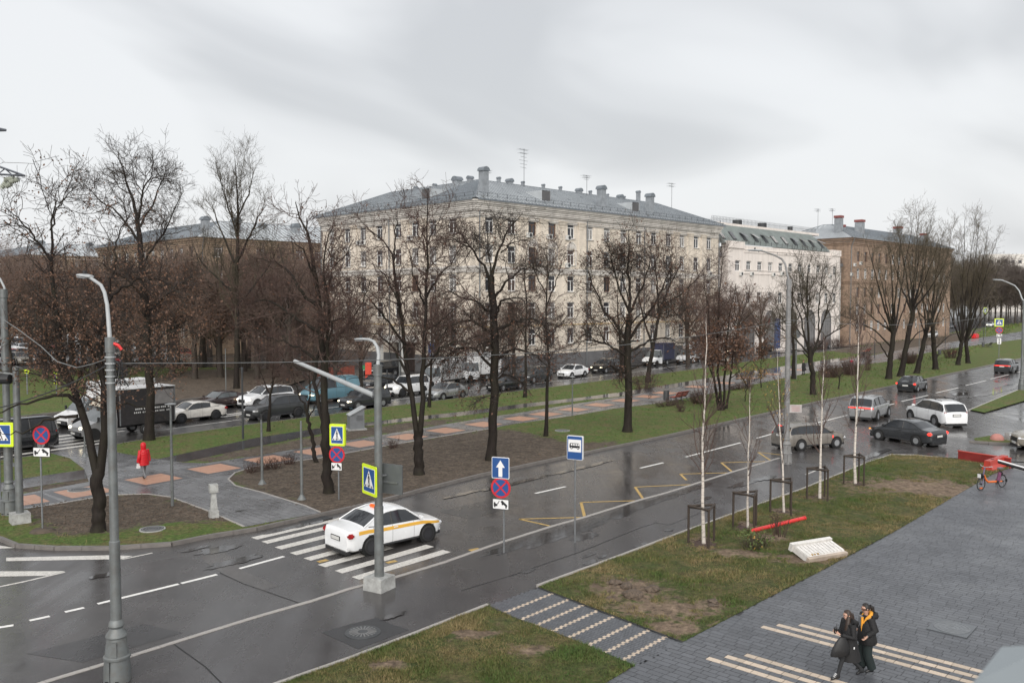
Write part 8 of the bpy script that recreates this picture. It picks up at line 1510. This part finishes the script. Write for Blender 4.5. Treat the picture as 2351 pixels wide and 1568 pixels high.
def base_joints(h, hf, hb, la, ra, hd=0.):
    """h: height scale; hf/hb: left and right foot (f, z) ; arms: elbow & wrist points"""
    s = h / 1.68; V = {'pelvis': (0, 0, .9 * s, .13 * s), 'waist': (.0, 0, 1.05 * s, .115 * s), 'chest': (.01, 0, 1.26 * s, .13 * s), 'neck0': (.015, 0, 1.39 * s, .065 * s), 'neck': (.03, 0, 1.45 * s, .05 * s), 'head0': (.045, 0, 1.52 * s, .075 * s), 'head1': (.045, 0, 1.58 * s, .092 * s), 'head2': (.035, 0, 1.64 * s, .078 * s), 'nose': (.135, 0, 1.56 * s, .014 * s), 'chin': (.105, 0, 1.495 * s, .028 * s)}
    E = [('pelvis', 'waist'), ('waist', 'chest'), ('chest', 'neck0'), ('neck0', 'neck'), ('neck', 'head0'), ('head0', 'head1'), ('head1', 'head2'), ('head1', 'nose'), ('head0', 'chin')]
    for k, sg, (ff, fz, kn) in (('L', 1, hf), ('R', -1, hb)):
        V[k + 'hip'] = (0, sg * .09 * s, .84 * s, .092 * s); V[k + 'knee'] = (kn, sg * .09 * s, .47 * s + fz * .4, .06 * s); V[k + 'ank'] = (ff, sg * .09 * s, .09 * s + fz, .042 * s); V[k + 'heel'] = (ff - .05, sg * .09 * s, .045 * s + fz, .035 * s); V[k + 'toe'] = (ff + .17, sg * .1 * s, .035 * s + max(0, fz * .15), .034 * s); E += [('pelvis', k + 'hip'), (k + 'hip', k + 'knee'), (k + 'knee', k + 'ank'), (k + 'ank', k + 'heel'), (k + 'ank', k + 'toe')]
    for k, sg, (el, wr) in (('L', 1, la), ('R', -1, ra)): V[k + 'sh'] = (.0, sg * .165 * s, 1.335 * s, .062 * s); V[k + 'el'] = (*el, .043 * s); V[k + 'wr'] = (*wr, .028 * s); E += [('chest', k + 'sh'), (k + 'sh', k + 'el'), (k + 'el', k + 'wr')]
    return V, E, s
def face_bits(o, s, x0=.045):
    e = MB(); [e.lathe([(.004, -.004), (.011, 0), (.004, .004)], (x0 + .082 * s, y * .036 * s, 1.585 * s), 8, axis='X') for y in (1, -1)]; e.obj('eyes', S_BLACK, o, kind='stuff'); m = MB(); m.box((x0 + .072 * s, 0, 1.522 * s), (.012, .045 * s, .01)); m.obj('mouth', pm('lips', (.36, .14, .12), .5), o)
    r = MB(); [r.lathe([(.006, -.012), (.02, 0), (.006, .012)], (x0 - .015 * s, y * .088 * s, 1.57 * s), 8, axis='Y') for y in (1, -1)]; r.obj('ears', M_SKIN, o, kind='stuff')
def hair(o, s, mat, long=None, tail=None, x0=.045, cover=1.0):
    b = MB(); n, m = 14, 7; vs_ = []
    for i in range(m):
        t = pi * .62 * i / (m - 1)
        for j in range(n):
            a = 2 * pi * j / n; k = 1 - (.48 if cos(a) > .35 and i > 2 else 0) * min(1, (i - 2) / 2.); tt = t * k; vs_.append((x0 - .012 * s + (.104 * s) * sin(tt) * cos(a), .096 * s * sin(tt) * sin(a), 1.585 * s + .115 * s * cos(tt)))
    b.add(vs_, [(i * n + j, i * n + (j + 1) % n, (i + 1) * n + (j + 1) % n, (i + 1) * n + j) for i in range(m - 1) for j in range(n)]); h = b.obj('hair', mat, o, smooth=60)
    for st in (long or []) + (tail or []): t = MB(); t.tube(st[0], st[1], 8); t.obj('hair_strand', mat, h, smooth=60)
    return h
def pick_of(s, tz, trouser=1, shoe=2, top=3):
    def f(c):
        if c.z < .1 * s: return shoe
        if c.z < tz * s: return trouser
        if c.z > 1.41 * s: return 0
        return top
    return f
# first woman: long black coat, cup in both hands, bag on the near arm
w1 = G(1946, 1556, .05); o = thing('person', 'woman with long brown hair in a long black coat holding a dark cup', 'person', w1, pi + .1)
la, ra = ((-.02, .24, 1.06), (.24, .1, 1.08)), ((.03, -.23, 1.08), (.25, -.04, 1.1)); V, E, s = base_joints(1.63, (.30, 0., .2), (-.42, .05, -.05), la, ra); hand(V, E, 'Lwr', la[1], (.6, -.5, .45), (.5, .3, -.4), .6, .9); hand(V, E, 'Rwr', ra[1], (.7, .3, .35), (-.4, .2, .6), .6, .9)
def pick1(c): return 0 if (c.x > .25 and .95 < c.z < 1.35) else pick_of(s, .86)(c)
skin_body('body', V, E, o, [M_SKIN, M_TROU, M_SHOE, M_CLOTH], pick1); face_bits(o, s); hair(o, s, M_HAIR, long=[([(.03, .06, 1.5), (.06, .09, 1.36), (.1, .1, 1.22), (.11, .1, 1.1)], [.05, .06, .055, .02]), ([(-.03, .02, 1.55), (-.06, .03, 1.42), (-.03, .05, 1.3)], [.075, .07, .03])])
coat(o, [(-.04, 0, .46, .25, .25), (-.03, 0, .6, .235, .24), (-.02, 0, .8, .2, .22), (-.01, 0, 1.0, .17, .205), (0, 0, 1.2, .165, .215), (0, 0, 1.33, .13, .2), (.015, 0, 1.4, .085, .1), (.02, 0, 1.45, .07, .075)], M_CLOTH); sleeve(o, [(0, .17, 1.35), (-.02, .24, 1.06), (.2, .12, 1.075)], [.09, .085, .065], M_CLOTH); sleeve(o, [(0, -.17, 1.35), (.03, -.23, 1.08), (.2, -.07, 1.09)], [.09, .085, .065], M_CLOTH); MB().tube([(-.13, -.12, 1.36), (-.2, 0, 1.3), (-.14, .12, 1.36), (0, .15, 1.42)], .06, 8).obj('hood', M_CLOTH, o, smooth=60)
MB().box((-.17, 0, .75), (.02, .03, .5)).obj('coat_vent', M_GREYT, o); l_ = MB(); [l_.box((.34 + .02 * k, .09, .16 - .03 * k), (.03, .06, .012)) for k in range(4)]; l_.obj('boot_laces', M_LACE, o, kind='stuff'); MB().box((-.02, .245, .82), (.03, .012, .05)).obj('coat_tag', M_LACE, o)
M1 = Matrix.Translation(w1) @ Matrix.Rotation(pi + .1, 4, 'Z'); cu = thing('coffee_cup', 'dark takeaway cup with a straw in the first woman\'s hands', 'cup', M1 @ Vector((.33, .02, 1.1)), pi); MB().lathe([(.034, 0), (.042, .12), (.046, .125), (.04, .14)], (0, 0, 0), 14).obj('cup', S_BLACK, cu, smooth=50); MB().tube([(0, 0, .12), (-.03, 0, .24)], .005, 5).obj('straw', S_BLACK, cu)
bg_ = thing('shoulder_bag', 'large slack black bag hanging from the first woman\'s forearm', 'bag', M1 @ Vector((.2, .2, .62)), pi + .1); b = MB(); rg2 = [(.36, .0, .2, .05), (.36, .05, .24, .075), (.33, .2, .21, .08), (.26, .34, .15, .06), (.22, .45, .08, .04)]; n = 14; vs_ = [(.12 - .02 * i + a * cos(2 * pi * k / n), w * sin(2 * pi * k / n), z - .0) for i, (_, z, a, w) in enumerate(rg2) for k in range(n)]; b.add(vs_, [(i * n + j, i * n + (j + 1) % n, (i + 1) * n + (j + 1) % n, (i + 1) * n + j) for i in range(4) for j in range(n)] + [tuple(range(n - 1, -1, -1)), tuple(range(4 * n, 5 * n))]); b.obj('bag_body', S_BLACK, bg_, smooth=50); MB().tube([(.0, -.02, .42), (-.06, -.02, .54), (-.1, 0, .42)], .012, 6).obj('bag_strap', S_BLACK, bg_)
# second woman, behind
w2 = G(1988, 1541, .05); o = thing('person', 'woman with dark tied hair in a black jacket with orange hood lining', 'person', w2, pi + .05)
la, ra = ((-.08, .25, 1.1), (.1, .24, .95)), ((-.05, -.25, 1.08), (.14, -.2, .95)); V, E, s = base_joints(1.66, (-.1, 0., .02), (.04, 0., .06), la, ra); hand(V, E, 'Lwr', la[1], (.7, 0, -.6), (0, 1, 0), .6, .9); hand(V, E, 'Rwr', ra[1], (.7, 0, -.6), (0, 1, 0), .6, .9)
def pick2(c): return 0 if (c.x > .1 and .75 < c.z < 1.0 and abs(c.y) > .16) else pick_of(s, .9)(c)
skin_body('body', V, E, o, [M_SKIN, M_TROUG, M_SHOE, M_GRYK], pick2); face_bits(o, s); hair(o, s, M_HAIR2, tail=[([(-.06, 0, 1.6), (-.13, 0, 1.56), (-.14, 0, 1.46), (-.11, 0, 1.38)], [.05, .05, .045, .015])])
for k, sg in (('L', 1), ('R', -1)): f_ = V[k + 'ank']; sleeve(o, [(0, sg * .095, .86), (V[k + 'knee'][0], sg * .1, .47), (f_[0], sg * .1, .12)], [.12, .105, .1], M_TROUG, 'trouser_leg')
coat(o, [(-.01, 0, .72, .2, .25), (-.01, 0, .76, .225, .27), (0, 0, .95, .2, .25), (0, 0, 1.15, .18, .235), (-.01, 0, 1.3, .14, .215), (-.03, 0, 1.38, .09, .14)], M_CLOTH, 'jacket'); sleeve(o, [(0, .18, 1.36), (-.08, .26, 1.1), (.08, .245, .98)], [.095, .09, .07], M_CLOTH); sleeve(o, [(0, -.18, 1.36), (-.05, -.26, 1.08), (.1, -.21, .98)], [.095, .09, .07], M_CLOTH); MB().tube([(-.03, -.17, 1.38), (-.15, -.12, 1.39), (-.2, 0, 1.38), (-.15, .12, 1.39), (-.03, .17, 1.38)], [.05, .075, .085, .075, .05], 8).obj('hood', M_CLOTH, o, smooth=60); MB().tube([(.06, -.12, 1.33), (-.04, -.13, 1.42), (-.11, 0, 1.44), (-.04, .13, 1.42), (.06, .12, 1.33), (.13, .1, 1.22)], [.03, .05, .055, .05, .04, .02], 8).obj('hood_lining', M_ORL, o, smooth=60); b = MB(); b.quad((.185, -.07, .8), (.185, .07, .8), (.15, .06, 1.36), (.15, -.06, 1.36)); MB().box((.15, 0, 1.2), (.06, .13, .34)).obj('knit_front', M_GRYK, o); MB().box((.155, .085, 1.2), (.05, .03, .34)).obj('orange_placket', M_ORL, o)
# red coated walker, seen from behind
w3 = G(331, 1099, PZ); o = thing('person', 'person in a hooded red quilted coat and grey trousers walking away', 'person', w3, pi / 2 + .9)
la, ra = ((-.05, .26, 1.1), (.02, .27, .86)), ((.02, -.26, 1.1), (-.02, -.26, .86)); V, E, s = base_joints(1.76, (-.3, .06, -.08), (.16, 0., .1), la, ra); hand(V, E, 'Lwr', la[1], (0, 0, -1), (1, 0, 0), .5, .95); hand(V, E, 'Rwr', ra[1], (0, 0, -1), (1, 0, 0), .5, .95)
skin_body('body', V, E, o, [M_SKIN, M_GREYT, M_SHOE, M_REDC], lambda c: 0 if (abs(c.y) > .2 and c.z < .87 and c.z > .65) else pick_of(s, .9)(c)); face_bits(o, s)
coat(o, quilted(0, .66 * s, 1.40 * s, 9, lambda t: (.2 - .05 * max(0, t - .75) * 3, .235 - .14 * max(0, t - .82) * 3.5 - .01 * t, -.01)), M_REDC, 'quilted_coat')
for sg, (el, wr) in ((1, la), (-1, ra)): sleeve(o, [Vector((0, sg * .18, 1.38 * s)).lerp(Vector(el), t / 6) if t <= 6 else Vector(el).lerp(Vector(wr), (t - 6) / 6) for t in range(13)], [.085 + .008 * (t % 2) for t in range(13)], M_REDC)
b = MB(); b.lathe([(.1, 1.36 * s), (.125, 1.42 * s), (.13, 1.5 * s), (.138, 1.58 * s), (.128, 1.66 * s), (.09, 1.72 * s), (.02, 1.745 * s)], (.02, 0, 0), 16); b.obj('hood', M_REDC, o, smooth=60)
M3 = Matrix.Translation(w3) @ Matrix.Rotation(pi / 2 + .9, 4, 'Z'); pb = thing('paper_bag', 'small white paper bag in the left hand of the red coated walker', 'bag', M3 @ Vector((.02, .28, .62)), .7); MB().box((0, 0, .06), (.16, .1, .22), taper=.8).obj('bag', S_WHITE, pb)
# dark pedestrian near the fan tree
w4 = G(1845, 861, PZ); o = thing('person', 'pedestrian in a long dark coat and cap standing beside the slim lamp', 'person', w4, 2.2); la, ra = ((0, .26, 1.1), (.05, .26, .85)), ((0, -.26, 1.1), (.05, -.26, .85)); V, E, s = base_joints(1.75, (.08, 0, .05), (-.06, 0, .02), la, ra); skin_body('body', V, E, o, [M_SKIN, M_TROU, M_SHOE, M_CLOTH], pick_of(s, .9)); coat(o, [(0, 0, .5, .2, .24), (0, 0, .9, .18, .23), (0, 0, 1.25, .16, .22), (0, 0, 1.38, .12, .17), (.02, 0, 1.48, .07, .08)], M_CLOTH); sleeve(o, [(0, .18, 1.38), (0, .26, 1.1), (.04, .26, .88)], .08, M_CLOTH); sleeve(o, [(0, -.18, 1.38), (0, -.26, 1.1), (.04, -.26, .88)], .08, M_CLOTH); MB().lathe([(.11, 1.67), (.115, 1.72), (.09, 1.79), (.02, 1.81)], (.03, 0, 0), 12).obj('cap', pm('brown cap', (.14, .07, .05), .8), o, smooth=60)
M4 = Matrix.Translation(w4) @ Matrix.Rotation(2.2, 4, 'Z'); hb_ = thing('hand_bag', 'black bag carried by the pedestrian in the long coat', 'bag', M4 @ Vector((.06, -.34, .55))); MB().box((0, 0, .12), (.3, .14, .3), taper=.8).obj('bag', S_BLACK, hb_)
w5 = G(1984, 823, PZ); o = thing('person', 'dark clothed person sitting on the dark bench at right', 'person', w5 + Vector((.0, .05, 0)), pi - AZ); V = {'pelvis': (0, 0, .55, .14), 'waist': (0, 0, .72, .13), 'chest': (.03, 0, .92, .15), 'neck': (.05, 0, 1.1, .055), 'head0': (.07, 0, 1.19, .085), 'head1': (.07, 0, 1.28, .09)}; E = [('pelvis', 'waist'), ('waist', 'chest'), ('chest', 'neck'), ('neck', 'head0'), ('head0', 'head1')]
for k, sg in (('L', 1), ('R', -1)): V[k + 'hip'] = (.05, sg * .1, .53, .09); V[k + 'kn'] = (.48, sg * .12, .5, .065); V[k + 'an'] = (.45, sg * .12, .08, .045); V[k + 'to'] = (.62, sg * .12, .04, .035); V[k + 'sh'] = (.02, sg * .18, 1.0, .065); V[k + 'el'] = (.1, sg * .25, .75, .05); V[k + 'wr'] = (.35, sg * .12, .68, .035); E += [('pelvis', k + 'hip'), (k + 'hip', k + 'kn'), (k + 'kn', k + 'an'), (k + 'an', k + 'to'), ('chest', k + 'sh'), (k + 'sh', k + 'el'), (k + 'el', k + 'wr')]
skin_body('body', V, E, o, [M_SKIN, M_TROU, M_SHOE, M_CLOTH], lambda c: 0 if c.z > 1.12 else (2 if c.z < .1 else (1 if c.z < .62 else 3))); MB().lathe([(.1, 1.27), (.1, 1.33), (.07, 1.39), (.01, 1.4)], (.065, 0, 0), 12).obj('knit_cap', M_CLOTH, o, smooth=60)
